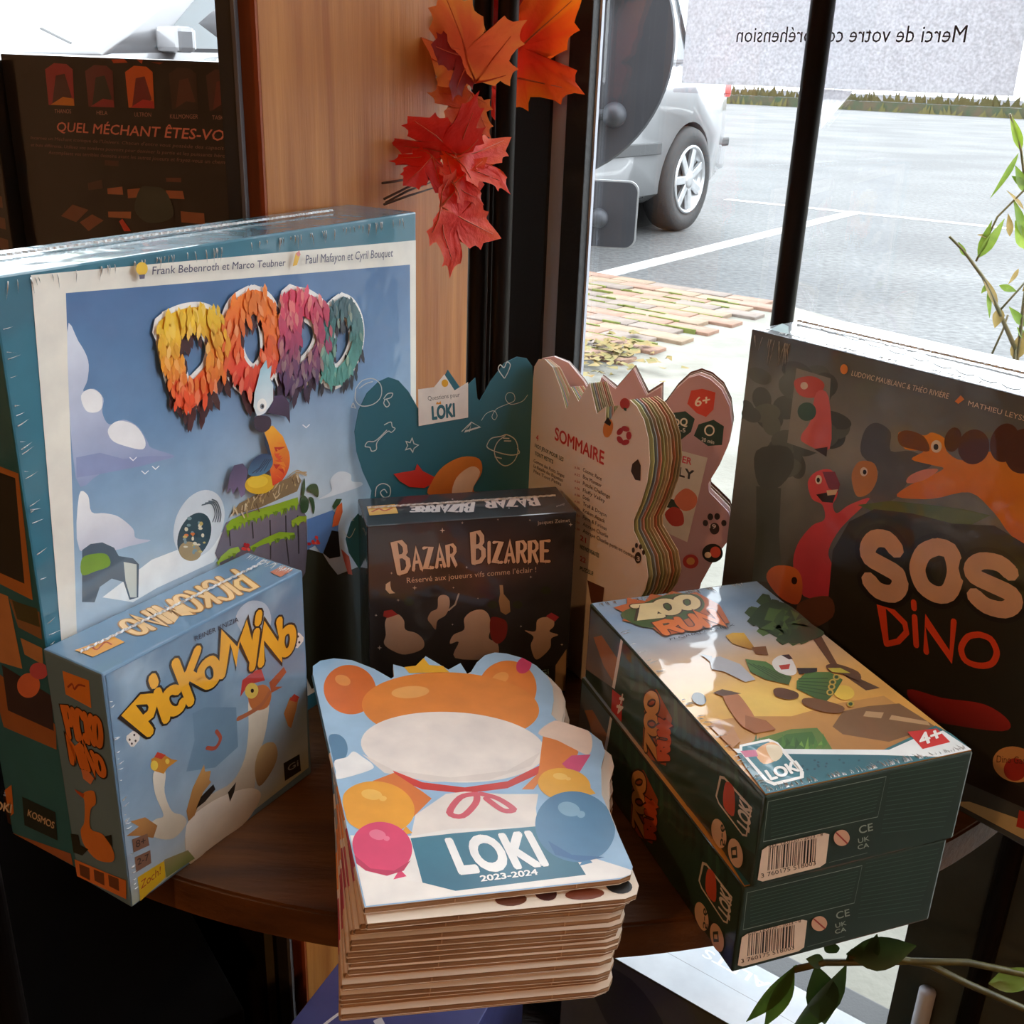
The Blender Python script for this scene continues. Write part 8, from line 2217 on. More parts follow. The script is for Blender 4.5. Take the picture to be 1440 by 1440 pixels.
BAMBOO_LEAVES = [
    [(0.6643, 1.6, 0.1489), (0.6926, 1.6, 0.2066), 0.0075],
    [(0.6649, 1.6, 0.1528), (0.6753, 1.6, 0.2035), 0.0052],
    [(0.6803, 1.6, 0.1787), (0.6576, 1.6, 0.1829), 0.0029],
    [(0.6971, 1.6, 0.2991), (0.6708, 1.6, 0.3475), 0.0058],
    [(0.6939, 1.6, 0.2966), (0.6665, 1.6, 0.2341), 0.0041],
    [(0.7124, 1.6, 0.0791), (0.7107, 1.6, 0.0484), 0.0075],
    [(0.7044, 1.6, 0.1116), (0.7323, 1.6, 0.1035), 0.0046],
    [(0.7537, 1.6, 0.0526), (0.7252, 1.6, 0.0809), 0.0058],
    [(0.75, 1.6, 0.0009), (0.7538, 1.6, 0.0459), 0.0098],
    [(0.7296, 1.6, 0.1652), (0.7083, 1.6, 0.2047), 0.0087],
    [(0.7263, 1.6, 0.1803), (0.6996, 1.6, 0.234), 0.0064],
    [(0.7054, 1.6, 0.1821), (0.6961, 1.6, 0.2142), 0.0046],
    [(0.7126, 1.6, 0.2443), (0.6925, 1.6, 0.2799), 0.0064],
    [(0.7106, 1.6, 0.2539), (0.6905, 1.6, 0.2654), 0.0046],
    [(0.7278, 1.6, 0.137), (0.7171, 1.6, 0.1134), 0.0035],
    [(0.6885, 1.6, 0.1124), (0.6807, 1.6, 0.099), 0.0035],
    [(0.6893, 1.6, 0.1019), (0.6999, 1.6, 0.0627), 0.0035],
    [(0.7085, 1.6, 0.079), (0.6751, 1.6, 0.1274), 0.0052],
    [(0.6468, 1.6, 0.1521), (0.6327, 1.6, 0.172), 0.0035],
    [(0.7574, 1.6, 0.0352), (0.7434, 1.6, 0.0509), 0.0046],
    [(0.7401, 1.6, 0.1037), (0.7556, 1.6, 0.1406), 0.0058],
    [(0.7272, 1.6, 0.2003), (0.7399, 1.6, 0.2354), 0.0069],
    [(0.742, 1.6, 0.1555), (0.7682, 1.6, 0.1307), 0.0069],
    [(0.7179, 1.6, 0.2199), (0.687, 1.6, 0.2458), 0.0029],
]
VINE_STEMS = [
    [(0.3656, 0.5, -0.1194), (0.3197, 0.5, -0.1139), (0.2838, 0.5, -0.1062), (0.2496, 0.5, -0.1069), (0.2114, 0.5, -0.1096), (0.1986, 0.5, -0.1102), (0.1808, 0.5, -0.1166)],
    [(0.3826, 0.5, -0.1594), (0.3256, 0.5, -0.1415), (0.287, 0.5, -0.123), (0.2614, 0.5, -0.1091), (0.2289, 0.5, -0.1032), (0.2122, 0.5, -0.1054)],
]
VINE_LEAVES = [
    [(0.2104, 0.5, -0.1031), (0.251, 0.5, -0.0947), 0.0079],
    [(0.1817, 0.5, -0.1128), (0.1568, 0.5, -0.1603), 0.0045],
    [(0.1805, 0.5, -0.1147), (0.1686, 0.5, -0.1637), 0.0045],
    [(0.2116, 0.5, -0.1114), (0.1826, 0.5, -0.175), 0.0082],
    [(0.1931, 0.5, -0.1123), (0.2057, 0.5, -0.1599), 0.0077],
    [(0.2239, 0.5, -0.1071), (0.2263, 0.5, -0.0867), 0.0034],
    [(0.1986, 0.5, -0.1102), (0.1868, 0.5, -0.1079), 0.0032],
    [(0.2999, 0.5, -0.1224), (0.3275, 0.5, -0.1098), 0.0053],
    [(0.2999, 0.5, -0.1224), (0.3275, 0.5, -0.1231), 0.0029],
    [(0.2046, 0.5, -0.1024), (0.1959, 0.5, -0.0918), 0.0034],
    [(0.2193, 0.5, -0.0962), (0.2111, 0.5, -0.1077), 0.0032],
]
MAPLE = [
    [(-0.0426, 0.7922, 0.3722), (-0.0568, 0.7732, 0.4161), 0.0407, 0],
    [(-0.0473, 0.7959, 0.3878), (-0.0721, 0.7629, 0.3931), 0.0271, 1],
    [(-0.0541, 0.7702, 0.3316), (-0.0779, 0.7385, 0.3556), 0.0339, 2],
    [(-0.055, 0.759, 0.3243), (-0.0336, 0.7875, 0.33), 0.0312, 3],
    [(-0.0628, 0.7386, 0.2974), (-0.037, 0.773, 0.2787), 0.0353, 4],
    [(-0.0281, 0.885, 0.3779), (0.0149, 0.885, 0.4175), 0.0515, 5],
    [(-0.0304, 0.89, 0.4102), (-0.0299, 0.89, 0.4439), 0.0271, 1],
    [(-0.0452, 0.7854, 0.3665), (-0.055, 0.7723, 0.3485), 0.023, 0],
    [(-0.0695, 0.7597, 0.3238), (-0.08, 0.7457, 0.312), 0.0203, 2],
    [(-0.0579, 0.7517, 0.3076), (-0.0448, 0.7693, 0.3169), 0.0203, 3],
    [(-0.0277, 0.88, 0.3704), (-0.0245, 0.88, 0.3528), 0.0149, 2],
]
MAPLE_STEMS = [
    [(-0.092, 0.7363, 0.3001), (-0.0796, 0.7529, 0.3056), (-0.0656, 0.7715, 0.3114), (-0.0568, 0.7833, 0.3189)],
    [(-0.091, 0.7277, 0.2976), (-0.0766, 0.7468, 0.3017), (-0.0593, 0.7699, 0.3058)],
    [(-0.0933, 0.738, 0.31), (-0.0861, 0.7475, 0.3105), (-0.0735, 0.7643, 0.3117)],
    [(-0.0444, 0.7931, 0.3664), (-0.0487, 0.7874, 0.3458), (-0.0553, 0.7786, 0.3287)],
    [(-0.091, 0.7376, 0.2977), (-0.0786, 0.7542, 0.3038), (-0.0623, 0.7759, 0.3087)],
    [(-0.0422, 0.796, 0.3721), (-0.0444, 0.7931, 0.3664), (-0.0431, 0.7948, 0.3572)],
]


def blade(base, tip, w, cols, mats_, parent, name='leaf', curl=0.15, nseg=6, seedv=0, wide=0.45, fold=0.25):
    """a lens-shaped leaf from base to tip, folded along its midrib"""
    r = random.Random(seedv)
    b, t = Vector(base), Vector(tip)
    d = t - b
    L = d.length
    d.normalize()
    view = Vector((0, -1, 0.3)).normalized()
    sd = d.cross(view).normalized()
    n = sd.cross(d).normalized()
    n = (n + sd * r.uniform(-.4, .4)).normalized()
    sd = d.cross(n).normalized()
    bm = bmesh.new()
    rows = []
    for i in range(nseg + 1):
        s = i / nseg
        hw = w * (math.sin(PI * min(1, s / (2 * wide))) if s < wide else math.cos((s - wide) / (1 - wide) * PI / 2)) if 0 < i < nseg else w * .04
        hw = max(hw, w * .04)
        c = b + d * (L * s) + n * (curl * L * (s * s - s) * -1)
        rows.append([bm.verts.new(c - sd * hw + n * hw * fold), bm.verts.new(c), bm.verts.new(c + sd * hw + n * hw * fold)])
    for a, c in zip(rows, rows[1:]):
        bm.faces.new((a[0], a[1], c[1], c[0]))
        bm.faces.new((a[1], a[2], c[2], c[1]))
    o = obj(name, bm, mats_, parent, True)
    return o


def leaf_mat(name, c1, c2, scale=40, rough=0.45, tl=0.35):
    """thin leaf: diffuse front with light passing through"""
    m = bpy.data.materials.new(name)
    m.use_nodes = True
    N, L = m.node_tree.nodes, m.node_tree.links
    p = N['Principled BSDF']
    p.inputs['Roughness'].default_value = rough
    tc = N.new('ShaderNodeTexCoord')
    n = N.new('ShaderNodeTexNoise')
    n.inputs['Scale'].default_value = scale
    n.inputs['Detail'].default_value = 5
    L.new(tc.outputs['Object'], n.inputs['Vector'])
    r = N.new('ShaderNodeValToRGB')
    r.color_ramp.elements[0].position, r.color_ramp.elements[1].position = .38, .62
    r.color_ramp.elements[0].color, r.color_ramp.elements[1].color = lin(c1), lin(c2)
    L.new(n.outputs['Fac'], r.inputs['Fac'])
    L.new(r.outputs['Color'], p.inputs['Base Color'])
    t = N.new('ShaderNodeBsdfTranslucent')
    L.new(r.outputs['Color'], t.inputs['Color'])
    x = N.new('ShaderNodeMixShader')
    x.inputs['Fac'].default_value = tl
    L.new(p.outputs[0], x.inputs[1])
    L.new(t.outputs[0], x.inputs[2])
    L.new(x.outputs[0], N['Material Output'].inputs['Surface'])
    return m


bam = thing('bamboo', 'wispy bamboo with thin green and straw leaves outside the window', 'plant', (0.8, 1.6, GZ))
BI = Matrix.Translation((-0.8, -1.6, -GZ))
bm_mats = [leaf_mat('bamboo_green', '#5d7a22', '#7d9436'), leaf_mat('bamboo_straw', '#8a7440', '#a08a50'), leaf_mat('bamboo_lime', '#7f9a2c', '#98ae48')]
M_cane = mat('bamboo_cane', '#6a5a34', 0.5, colour2='#55522c', scale=60)
for i, st in enumerate(BAMBOO_STEMS):
    pts = [Vector(p) for p in st]
    if i == 2:
        pts = [Vector((0.80, 1.6, GZ))] + pts
    n_ = len(pts)
    o = obj('stem', tube(pts, [0.0035 * (1 - .6 * k / n_) if i in (0, 2) else 0.0016 for k in range(n_)], 6), M_cane, bam, True)
    o.matrix_parent_inverse = BI
for i, (a, b, w) in enumerate(BAMBOO_LEAVES):
    o = blade(a, b, w * 1.15, None, bm_mats[(0, 0, 1, 2, 0, 1)[i % 6]], bam, seedv=i, wide=.35)
    o.matrix_parent_inverse = BI
o = obj('stem', tube([(0.7476, 1.6, 0.0186), (0.79, 1.6, -0.2), (0.80, 1.6, GZ)], 0.003, 6), M_cane, bam, True)
o.matrix_parent_inverse = BI

vin = thing('trailing_plant', 'dark green trailing plant with long leaves below the green boxes', 'plant', (0.47, 0.47, GZ))
VI = Matrix.Translation((-0.47, -0.47, -GZ))
vm = [leaf_mat('vine_dark', '#33481d', '#26381a', 30), leaf_mat('vine_mid', '#4d6a26', '#3b561f', 30), leaf_mat('vine_pale', '#7fa04c', '#a9b98a', 40)]
M_vine = mat('vine_stem', '#5a5424', 0.5, colour2='#47431c', scale=80)
for st in VINE_STEMS:
    pts = [Vector((0.47, 0.47, GZ + .13)), Vector((0.46, .475, -.2)), Vector((0.42, 0.49, -0.13))] + [Vector(p) for p in st]
    o = obj('stem', tube(pts, 0.0022, 8), M_vine, vin, True)
    o.matrix_parent_inverse = VI
for i, (a, b, w) in enumerate(VINE_LEAVES):
    o = blade(a, b, w * 1.35, None, vm[2] if i in (7, 8) else vm[1] if i in (1, 2) else vm[0], vin, seedv=40 + i, wide=.42, curl=.12, fold=.3, nseg=8)
    o.matrix_parent_inverse = VI
o = obj('pot', lathe([(0, 0), (0.05, 0), (0.065, 0.12), (0.07, 0.12), (0.07, 0.135), (0.06, 0.135), (0.055, 0.115), (0, 0.115)], 28), mat('terracotta', '#8a4a2c', .8, colour2='#7a4026', scale=12), vin)

# red maple garland on the board and rods
SIDE = [(0, 0), (.05, .02), (.22, -.06), (.30, -.02), (.40, -.10), (.46, .02), (.56, .06), (.46, .16), (.62, .30), (.74, .34), (.70, .44), (.84, .58), (.66, .58), (.58, .66), (.42, .58),
        (.30, .52), (.34, .70), (.26, .78), (.28, .90), (.18, .90), (.10, 1.02), (0, 1.16)]
MAPLE_OUT = SIDE + [(-x, y) for x, y in SIDE[-2:0:-1]]
M_maple = mat('maple_fabric', rough=0.55, attr=True, bump=0.15, bump_scale=250)
N_, L2 = M_maple.node_tree.nodes, M_maple.node_tree.links
tl_ = N_.new('ShaderNodeBsdfTranslucent')
at_ = [n for n in N_ if n.bl_idname == 'ShaderNodeAttribute'][0]
L2.new(at_.outputs['Color'], tl_.inputs['Color'])
mx_ = N_.new('ShaderNodeMixShader')
mx_.inputs['Fac'].default_value = 0.4
L2.new(N_['Principled BSDF'].outputs[0], mx_.inputs[1])
L2.new(tl_.outputs[0], mx_.inputs[2])
L2.new(mx_.outputs[0], N_['Material Output'].inputs['Surface'])
TONES = [('#c8502c', '#d9963c'), ('#9c2018', '#7a1814'), ('#d42216', '#d8361c'), ('#e82814', '#ee7a20'), ('#e82a14', '#ea6a1e'), ('#f02c10', '#f6981a')]


def maple_leaf(base, tip, size, tone, parent, seedv):
    r = random.Random(seedv)
    b, t = Vector(base), Vector(tip)
    d = (t - b).normalized()
    view = (Vector((0, 0, CAM_H)) - b).normalized()
    sd = d.cross(view).normalized()
    n = sd.cross(d).normalized()
    tilt = r.uniform(-.5, .5)
    sd = (sd * math.cos(tilt) + n * math.sin(tilt)).normalized()
    n = sd.cross(d).normalized()
    if n.dot(view) < 0:
        n = -n
    ln = (t - b).length
    size = max(size, ln * 1.05)
    c1, c2 = lin(TONES[tone][0]), lin(TONES[tone][1])
    verts, faces, cols = [], [], []

    def P(x, y):
        z = .18 * math.sin(x * 3.2 + r2) * .5 + .12 * y * y - .16 * abs(x) + .04 * math.sin(9 * x + 7 * y)
        return b + sd * (x * size * .8) + d * (y * size * .9) + n * (z * size * .7 + .003)
    r2 = r.uniform(0, 6)
    dense = []
    for (x0, y0), (x1, y1) in zip(MAPLE_OUT, MAPLE_OUT[1:] + MAPLE_OUT[:1]):
        dense += [(x0, y0), ((x0 + x1) / 2 * .97, (y0 + y1) / 2)]
    ctr = (0, .38)
    rings = [0.0, .33, .66, 1.0]
    nn = len(dense)
    for k in rings[1:]:
        for x, y in dense:
            verts.append(P(ctr[0] + (x - ctr[0]) * k, ctr[1] + (y - ctr[1]) * k))
    verts.append(P(*ctr))
    ci = len(verts) - 1

    def colr(k, i):
        x, y = dense[i]
        v = .5 + .5 * fbm(x * 2.5 + seedv, y * 2.5, k)
        edge = max(0, k - .45) * 1.3
        return mixc(c1, c2, edge * v * .9 + (.25 if abs(x) < .05 else 0))
    vc = [colr(k, i) for k in rings[1:] for i in range(nn)] + [c1]
    for i in range(nn):
        j = (i + 1) % nn
        faces.append((ci, i, j))
        for q in range(2):
            faces.append((q * nn + i, (q + 1) * nn + i, (q + 1) * nn + j, q * nn + j))
    me = bpy.data.meshes.new('maple_leaf')
    me.from_pydata([tuple(v) for v in verts], [], faces)
    at = me.color_attributes.new('Col', 'FLOAT_COLOR', 'CORNER')
    at.data.foreach_set('color', [k for f in faces for v in f for k in vc[v]])
    o = obj('leaf', me, M_maple, parent, True)
    vb = bmesh.new()
    for x, y in ((0, 1.0), (.6, .45), (-.6, .45), (.38, .02), (-.38, .02)):
        add_tube(vb, [P(0, .02) + n * .0006, P(x * .5, .02 + (y - .02) * .5) + n * .0006, P(x, y) + n * .0006], [size * .012, size * .008, size * .003], 5)
    v = obj('vein', vb, mat('leaf_vein', '#c9562c', .6, colour2='#b5431f', scale=90), o, True)
    return o


gl = thing('maple_garland', 'sprays of red and orange maple leaves hung over the pine board and rods', 'garland', (-0.055, 0.78, 0.31))
GI = Matrix.Translation((0.055, -0.78, -0.31))
for i, (a, b, s, tone) in enumerate(MAPLE):
    k_ = Vector((0.8, -0.6, 0)) * (0.010 if a[1] < .86 else 0)
    o = maple_leaf(Vector(a) + k_, Vector(b) + k_, s * 1.7, tone, gl, 20 + i)
    o.matrix_parent_inverse = GI
for st in MAPLE_STEMS:
    o = obj('twig', tube([Vector(p) for p in st], [0.0008] * (len(st) - 1) + [0.0004], 6), mat('twig_brown', '#4a3018', .7, colour2='#38240f', scale=90), gl, True)
    o.matrix_parent_inverse = GI

# ---------------------------------------------------------------- cars
M_tyre = mat('tyre_rubber', '#1c1c1d', 0.75, colour2='#262627', scale=40, bump=0.2, bump_scale=80)
M_rim = mat('alloy_rim', '#b9bbbd', 0.3, 0.8, '#a9abad', 20)
M_cglass = mat('car_glass', '#3a4448', 0.06, colour2='#46525a', scale=2, coat=1.0, coat_rough=0.02)
M_plastic = mat('black_plastic', '#2a2b2d', 0.55, colour2='#222325', scale=60)
M_tail = mat('tail_lamp', '#b01c16', 0.15, colour2='#c92a1e', scale=20, coat=1.0, coat_rough=0.05)
M_lamp = mat('head_lamp', '#c9cfd4', 0.08, 0.2, '#dfe4e8', 8, coat=1.0)
M_arch = mat('wheel_well', '#120f0d', 0.95, colour2='#1a1613', scale=20)


def loft(stations, mirror=True):
    """stations: (x, [(y, z) from bottom to top on one side]); closed to the other side by mirroring"""
    bm = bmesh.new()
    rings = []
    for x, prof in stations:
        ring = [bm.verts.new((x, y, z)) for y, z in prof] + [bm.verts.new((x, -y, z)) for y, z in prof[::-1]]
        rings.append(ring)
    for a, b in zip(rings, rings[1:]):
        n = len(a)
        for k in range(n):
            bm.faces.new((a[k], a[(k + 1) % n], b[(k + 1) % n], b[k]))
    bm.faces.new(rings[0][::-1])
    bm.faces.new(rings[-1])
    bmesh.ops.recalc_face_normals(bm, faces=bm.faces[:])
    return bm


def bool_cut(o, cutters):
    for c in cutters:
        m = o.modifiers.new('cut', 'BOOLEAN')
        m.operation = 'DIFFERENCE'
        m.object = c
        m.solver = 'EXACT'
    dg = bpy.context.evaluated_depsgraph_get()
    dg.update()
    me = bpy.data.meshes.new_from_object(o.evaluated_get(dg))
    o.modifiers.clear()
    o.data = me
    for c in cutters:
        bpy.data.objects.remove(c)


def make_car(label, loc, rotz, paint, group=None):
    t = thing('car', label, 'car', loc, rotz, group)

    def sec(hw, zl, zt, tw=None):
        tw = tw or hw * .97
        return [(hw * .86, zl), (hw * .97, zl + .06), (hw, zl + (zt - zl) * .45), (hw * .99, zt - .12), (tw, zt)]
    st = [(2.08, sec(.60, .30, .62)), (1.98, sec(.72, .22, .72)), (1.6, sec(.82, .20, .86)), (1.15, sec(.845, .20, .96)), (0.6, sec(.85, .20, .985)), (-0.4, sec(.85, .20, 1.0)), (-1.3, sec(.845, .20, 1.03)),
          (-1.75, sec(.82, .24, 1.04)), (-1.98, sec(.76, .28, 1.0)), (-2.08, sec(.68, .32, .80))]
    body = obj('body', loft(st), paint, t, True)
    cuts = []
    for x in (1.30, -1.30):
        b = lathe([(0.37, -1.2), (0.37, 1.2)], 40)
        c = obj('cutter', b)
        c.parent = t
        c.location = (x, 0, 0.31)
        c.rotation_euler = (PI / 2, 0, 0)
        cuts.append(c)
    bpy.context.view_layer.update()
    bool_cut(body, cuts)
    for x in (1.30, -1.30):
        b = bmesh.new()
        w = lathe([(0.362, -0.56), (0.362, 0.56)], 32)
        for f in list(w.faces):
            pass
        o = obj('wheel_well', w, M_arch, t)
        o.location = (x, 0, 0.33)
        o.rotation_euler = (PI / 2, 0, 0)
    g = [(1.20, [(.74, .94), (.70, .96), (.62, .98)]), (0.72, [(.80, .96), (.72, 1.24), (.58, 1.30)]), (0.30, [(.82, .97), (.69, 1.46), (.56, 1.54)]), (-0.4, [(.82, .98), (.67, 1.54), (.54, 1.62)]),
         (-1.2, [(.82, 1.0), (.66, 1.52), (.54, 1.60)]), (-1.72, [(.80, 1.01), (.64, 1.40), (.54, 1.47)]), (-1.95, [(.74, .99), (.66, 1.10), (.54, 1.13)])]
    obj('cabin', loft(g), paint, t, True)
    # glazing stands a hair proud of the cabin shell

    def quad(name, pts, m, off):
        bm = bmesh.new()
        v = [bm.verts.new(Vector(p) + Vector(off)) for p in pts]
        w = [bm.verts.new(Vector(p) - Vector(off)) for p in pts]
        n = len(v)
        bm.faces.new(v)
        bm.faces.new(w[::-1])
        for i in range(n):
            bm.faces.new((v[(i + 1) % n], v[i], w[i], w[(i + 1) % n]))
        bmesh.ops.recalc_face_normals(bm, faces=bm.faces[:])
        return obj(name, bm, m, t)
    quad('windscreen', [(1.12, .62, 1.0), (1.12, -.62, 1.0), (.36, -.53, 1.505), (.36, .53, 1.505)], M_cglass, (.016, 0, .022))
    quad('rear_window', [(-1.93, .6, 1.16), (-1.93, -.6, 1.16), (-1.72, -.5, 1.44), (-1.72, .5, 1.44)], M_cglass, (-.02, 0, .01))
    for s in (1, -1):
        quad('side_window', [(.86, s * .775, 1.0), (-.28, s * .82, 1.02), (-.32, s * .69, 1.49), (.30, s * .70, 1.43)], M_cglass, (0, s * .012, .003))
        quad('side_window', [(-.36, s * .82, 1.02), (-1.15, s * .82, 1.04), (-1.12, s * .685, 1.47), (-.40, s * .69, 1.49)], M_cglass, (0, s * .012, .003))
        quad('side_window', [(-1.22, s * .82, 1.05), (-1.68, s * .80, 1.06), (-1.62, s * .665, 1.37), (-1.20, s * .682, 1.45)], M_cglass, (0, s * .012, .003))
        obj('side_moulding', box(-.86, .80, s * .85 - .018, s * .85 + .018, .50, .57, .006), M_plastic, t)
        obj('door_handle', box(-.62, -.44, s * .86 - .02, s * .86 + .02, .82, .86, .01), M_plastic, t)
        obj('door_handle', box(.30, .48, s * .86 - .02, s * .86 + .02, .82, .86, .01), M_plastic, t)
        m_ = obj('mirror', box(.72, .86, s * .90 - .11, s * .90 + .11, .98, 1.13, .03), paint, t)
        obj('mirror_glass', box(.712, .722, s * .91 - .085, s * .91 + .085, 1.0, 1.11, .004), M_lamp, m_)
        obj('tail_lamp', box(-2.02, -1.86, s * .70 - .075, s * .70 + .075, .82, 1.06, .03), M_tail, t)
        obj('head_lamp', box(1.78, 2.03, s * .60 - .13, s * .60 + .13, .62, .76, .04), M_lamp, t)
        for x in (1.30, -1.30):
            w = obj('wheel', lathe([(0.20, -.095), (0.27, -.10), (0.315, -.085), (0.327, -.05), (0.327, .05), (0.315, .085), (0.27, .10), (0.215, .092), (0.205, .05), (0.0, .05)], 40), M_tyre, t, True)
            w.location = (x, s * .765, 0.327)
            w.rotation_euler = (-s * PI / 2, 0, 0)
            rb = bmesh.new()
            lp = lathe([(0.212, .06), (0.214, .098), (0.20, .103), (0.188, .088), (0.185, .06)], 40)
            obj('rim', lp, M_rim, w, True)
            obj('hub', lathe([(0.0, .05), (0.06, .05), (0.055, .093), (0.03, .098), (0, .098)], 20), M_rim, w, True)
            for k in range(7):
                sp_ = bmesh.new()
                v_ = add_box(sp_, .045, .195, -.026, .026, .066, .092, .006, Matrix.Rotation(2 * PI * k / 7, 4, 'Z'))
                obj('spoke', sp_, M_rim, w)
            obj('rim_disc', lathe([(0, .052), (.19, .052), (.19, .058), (0, .058)], 30), M_plastic, w)
    obj('rear_bumper', box(-2.14, -1.98, -.72, .72, .34, .56, .04), paint, t)
    obj('bumper_strip', box(-2.155, -2.0, -.73, .73, .50, .56, .015), M_plastic, t)
    obj('front_bumper', box(1.98, 2.13, -.66, .66, .28, .50, .04), paint, t)
    wp = bmesh.new()
    add_tube(wp, [(1.15, .35, 1.005), (1.02, -.15, 1.095)], 0.012, 6)
    obj('wiper', wp, M_plastic, t)
    return t


M_silver = mat('silver_paint', '#9a9b9d', 0.3, 0.35, '#8f9092', 3, coat=1.0, coat_rough=0.05)
M_grey = mat('grey_paint', '#6f6f72', 0.3, 0.3, '#666669', 3, coat=1.0, coat_rough=0.05)
REAR = Vector((0.561, 0.828, 0))
SIDE_N = Vector((0.828, -0.561, 0))
wheel_at = Vector((1.0525, 7.3074, GZ - .012))
car_c = wheel_at - REAR * 1.30 - SIDE_N * 0.83
car_rot = math.atan2(-0.828, -0.561)
make_car('silver hatchback parked outside, its rear wheel showing past the sign', tuple(car_c), car_rot, M_silver)
make_car('grey car parked beyond the silver one, seen over the tall black box', tuple(car_c - SIDE_N * 2.75 + REAR * .25), car_rot, M_grey)

# ---------------------------------------------------------------- road sign seen from behind
M_signback = mat('sign_back', '#43454b', 0.5, 0.3, '#3a3c42', 4, bump=0.05)
M_signrim = mat('sign_rim', '#8d8f93', 0.4, 0.3, '#7d7f83', 9)
rs = thing('road_sign', 'grey back of a round road sign with a plate below it outside', 'road sign', (0.03, 2.53, GZ), math.radians(-8))
obj('post', tube([(0, .03, 0), (0, .03, 1.4)], 0.026, 16), M_signrim, rs, True)
d_ = obj('sign_disc', lathe([(0, 0), (.280, 0), (.284, -.006), (.284, -.016), (.278, -.018), (.276, -.004), (0, -.004)], 64), M_signback, rs)
d_.location = (0, 0, 0.4333 - GZ)
d_.rotation_euler = (PI / 2, 0, 0)
for z_ in (.297, .56):
    obj('rail', tube([(-.17, -.012, z_ - GZ), (.16, -.012, z_ - GZ)], 0.012, 12), M_signback, rs, True)
    for x_ in (-.17, .165):
        b = bmesh.new()
        bmesh.ops.create_uvsphere(b, u_segments=16, v_segments=10, radius=0.027)
        k_ = obj('rail_end', b, M_signback, rs, True)
        k_.location = (x_, -.012, z_ - GZ)


def rrect(w, h, r, n=6):
    p = []
    for cx, cy, a0 in ((w / 2 - r, h / 2 - r, 0), (-w / 2 + r, h / 2 - r, 90), (-w / 2 + r, -h / 2 + r, 180), (w / 2 - r, -h / 2 + r, 270)):
        p += [(cx + r * math.cos(math.radians(a0 + 90 * k / n)), cy + r * math.sin(math.radians(a0 + 90 * k / n))) for k in range(n + 1)]
    return p


sb_ = obj('plate_rim', prism(rrect(.462, .149, .024), -.004, .004), mat('pale_rim', '#9a9c9e', .4, colour2='#8a8c8e', scale=9), rs)
sp2 = obj('sub_plate', prism(rrect(.455, .142, .022), -.004, .006), M_signback, rs)
for o_ in (sb_, sp2):
    o_.location = (.0, -.002, .086 - GZ)
    o_.rotation_euler = (PI / 2, 0, 0)
obj('rail', tube([(-.16, -.016, .078 - GZ), (.14, -.016, .078 - GZ)], 0.011, 12), M_signback, rs, True)
b = bmesh.new()
bmesh.ops.create_uvsphere(b, u_segments=16, v_segments=10, radius=0.022)
k_ = obj('rail_end', b, M_signback, rs, True)
k_.location = (.145, -.016, .078 - GZ)

# yellow-leaved tree behind the cars
tr_ = thing('yellow_tree', 'small tree with yellow autumn leaves beyond the parked cars', 'tree', (-3.8, 11.5, GZ))
obj('trunk', tube([(0, 0, 0), (.05, 0, 1.0), (-.05, .1, 2.2)], [.12, .09, .05], 10), mat('bark', '#3a3026', .9, colour2='#2a221a', scale=15, bump=.5), tr_, True)
tb = bmesh.new()
rt_ = random.Random(3)
for k in range(1400):
    a, u_ = rt_.uniform(0, 6.28), rt_.uniform(-1, 1)
    q = Vector((math.cos(a) * math.sqrt(1 - u_ * u_), math.sin(a) * math.sqrt(1 - u_ * u_), u_)) * (1.2 * rt_.random() ** .4)
    c_1 = Vector((0, 0, 2.2)) + q
    e1, e2 = Vector((rt_.uniform(-1, 1), rt_.uniform(-1, 1), rt_.uniform(-1, 1))).normalized() * .09, Vector((rt_.uniform(-1, 1), rt_.uniform(-1, 1), rt_.uniform(-1, 1))).normalized() * .07
    tb.faces.new([tb.verts.new(c_1 + k2) for k2 in (-e1, e2, e1, -e2)])
tag(obj('foliage', tb, mat('yellow_leaves', '#8a7a20', .8, colour2='#6f7020', scale=2), tr_), None, None, None, 'stuff')

# ---------------------------------------------------------------- laminated notice taped to the glass
nt_ = thing('paper_notice', 'laminated paper notice on the window reading Merci de votre compréhension backwards', 'notice', tuple(winp(0.21, 0.0865, 0.373)), WIN_YAW)


def thin_paper():
    m = bpy.data.materials.new('backlit_paper')
    m.use_nodes = True
    N, L = m.node_tree.nodes, m.node_tree.links
    d = N['Principled BSDF']
    tc = N.new('ShaderNodeTexCoord')
    n = N.new('ShaderNodeTexNoise')
    n.inputs['Scale'].default_value = 500
    n.inputs['Detail'].default_value = 6
    L.new(tc.outputs['Object'], n.inputs['Vector'])
    r = N.new('ShaderNodeValToRGB')
    r.color_ramp.elements[0].position, r.color_ramp.elements[1].position = .3, .7
    r.color_ramp.elements[0].color, r.color_ramp.elements[1].color = lin('#d4d4d6'), lin('#f2f2f4')
    L.new(n.outputs['Fac'], r.inputs['Fac'])
    L.new(r.outputs['Color'], d.inputs['Base Color'])
    t = N.new('ShaderNodeBsdfTranslucent')
    L.new(r.outputs['Color'], t.inputs['Color'])
    x = N.new('ShaderNodeMixShader')
    x.inputs['Fac'].default_value = .78
    L.new(d.outputs[0], x.inputs[1])
    L.new(t.outputs[0], x.inputs[2])
    L.new(x.outputs[0], N['Material Output'].inputs['Surface'])
    return m


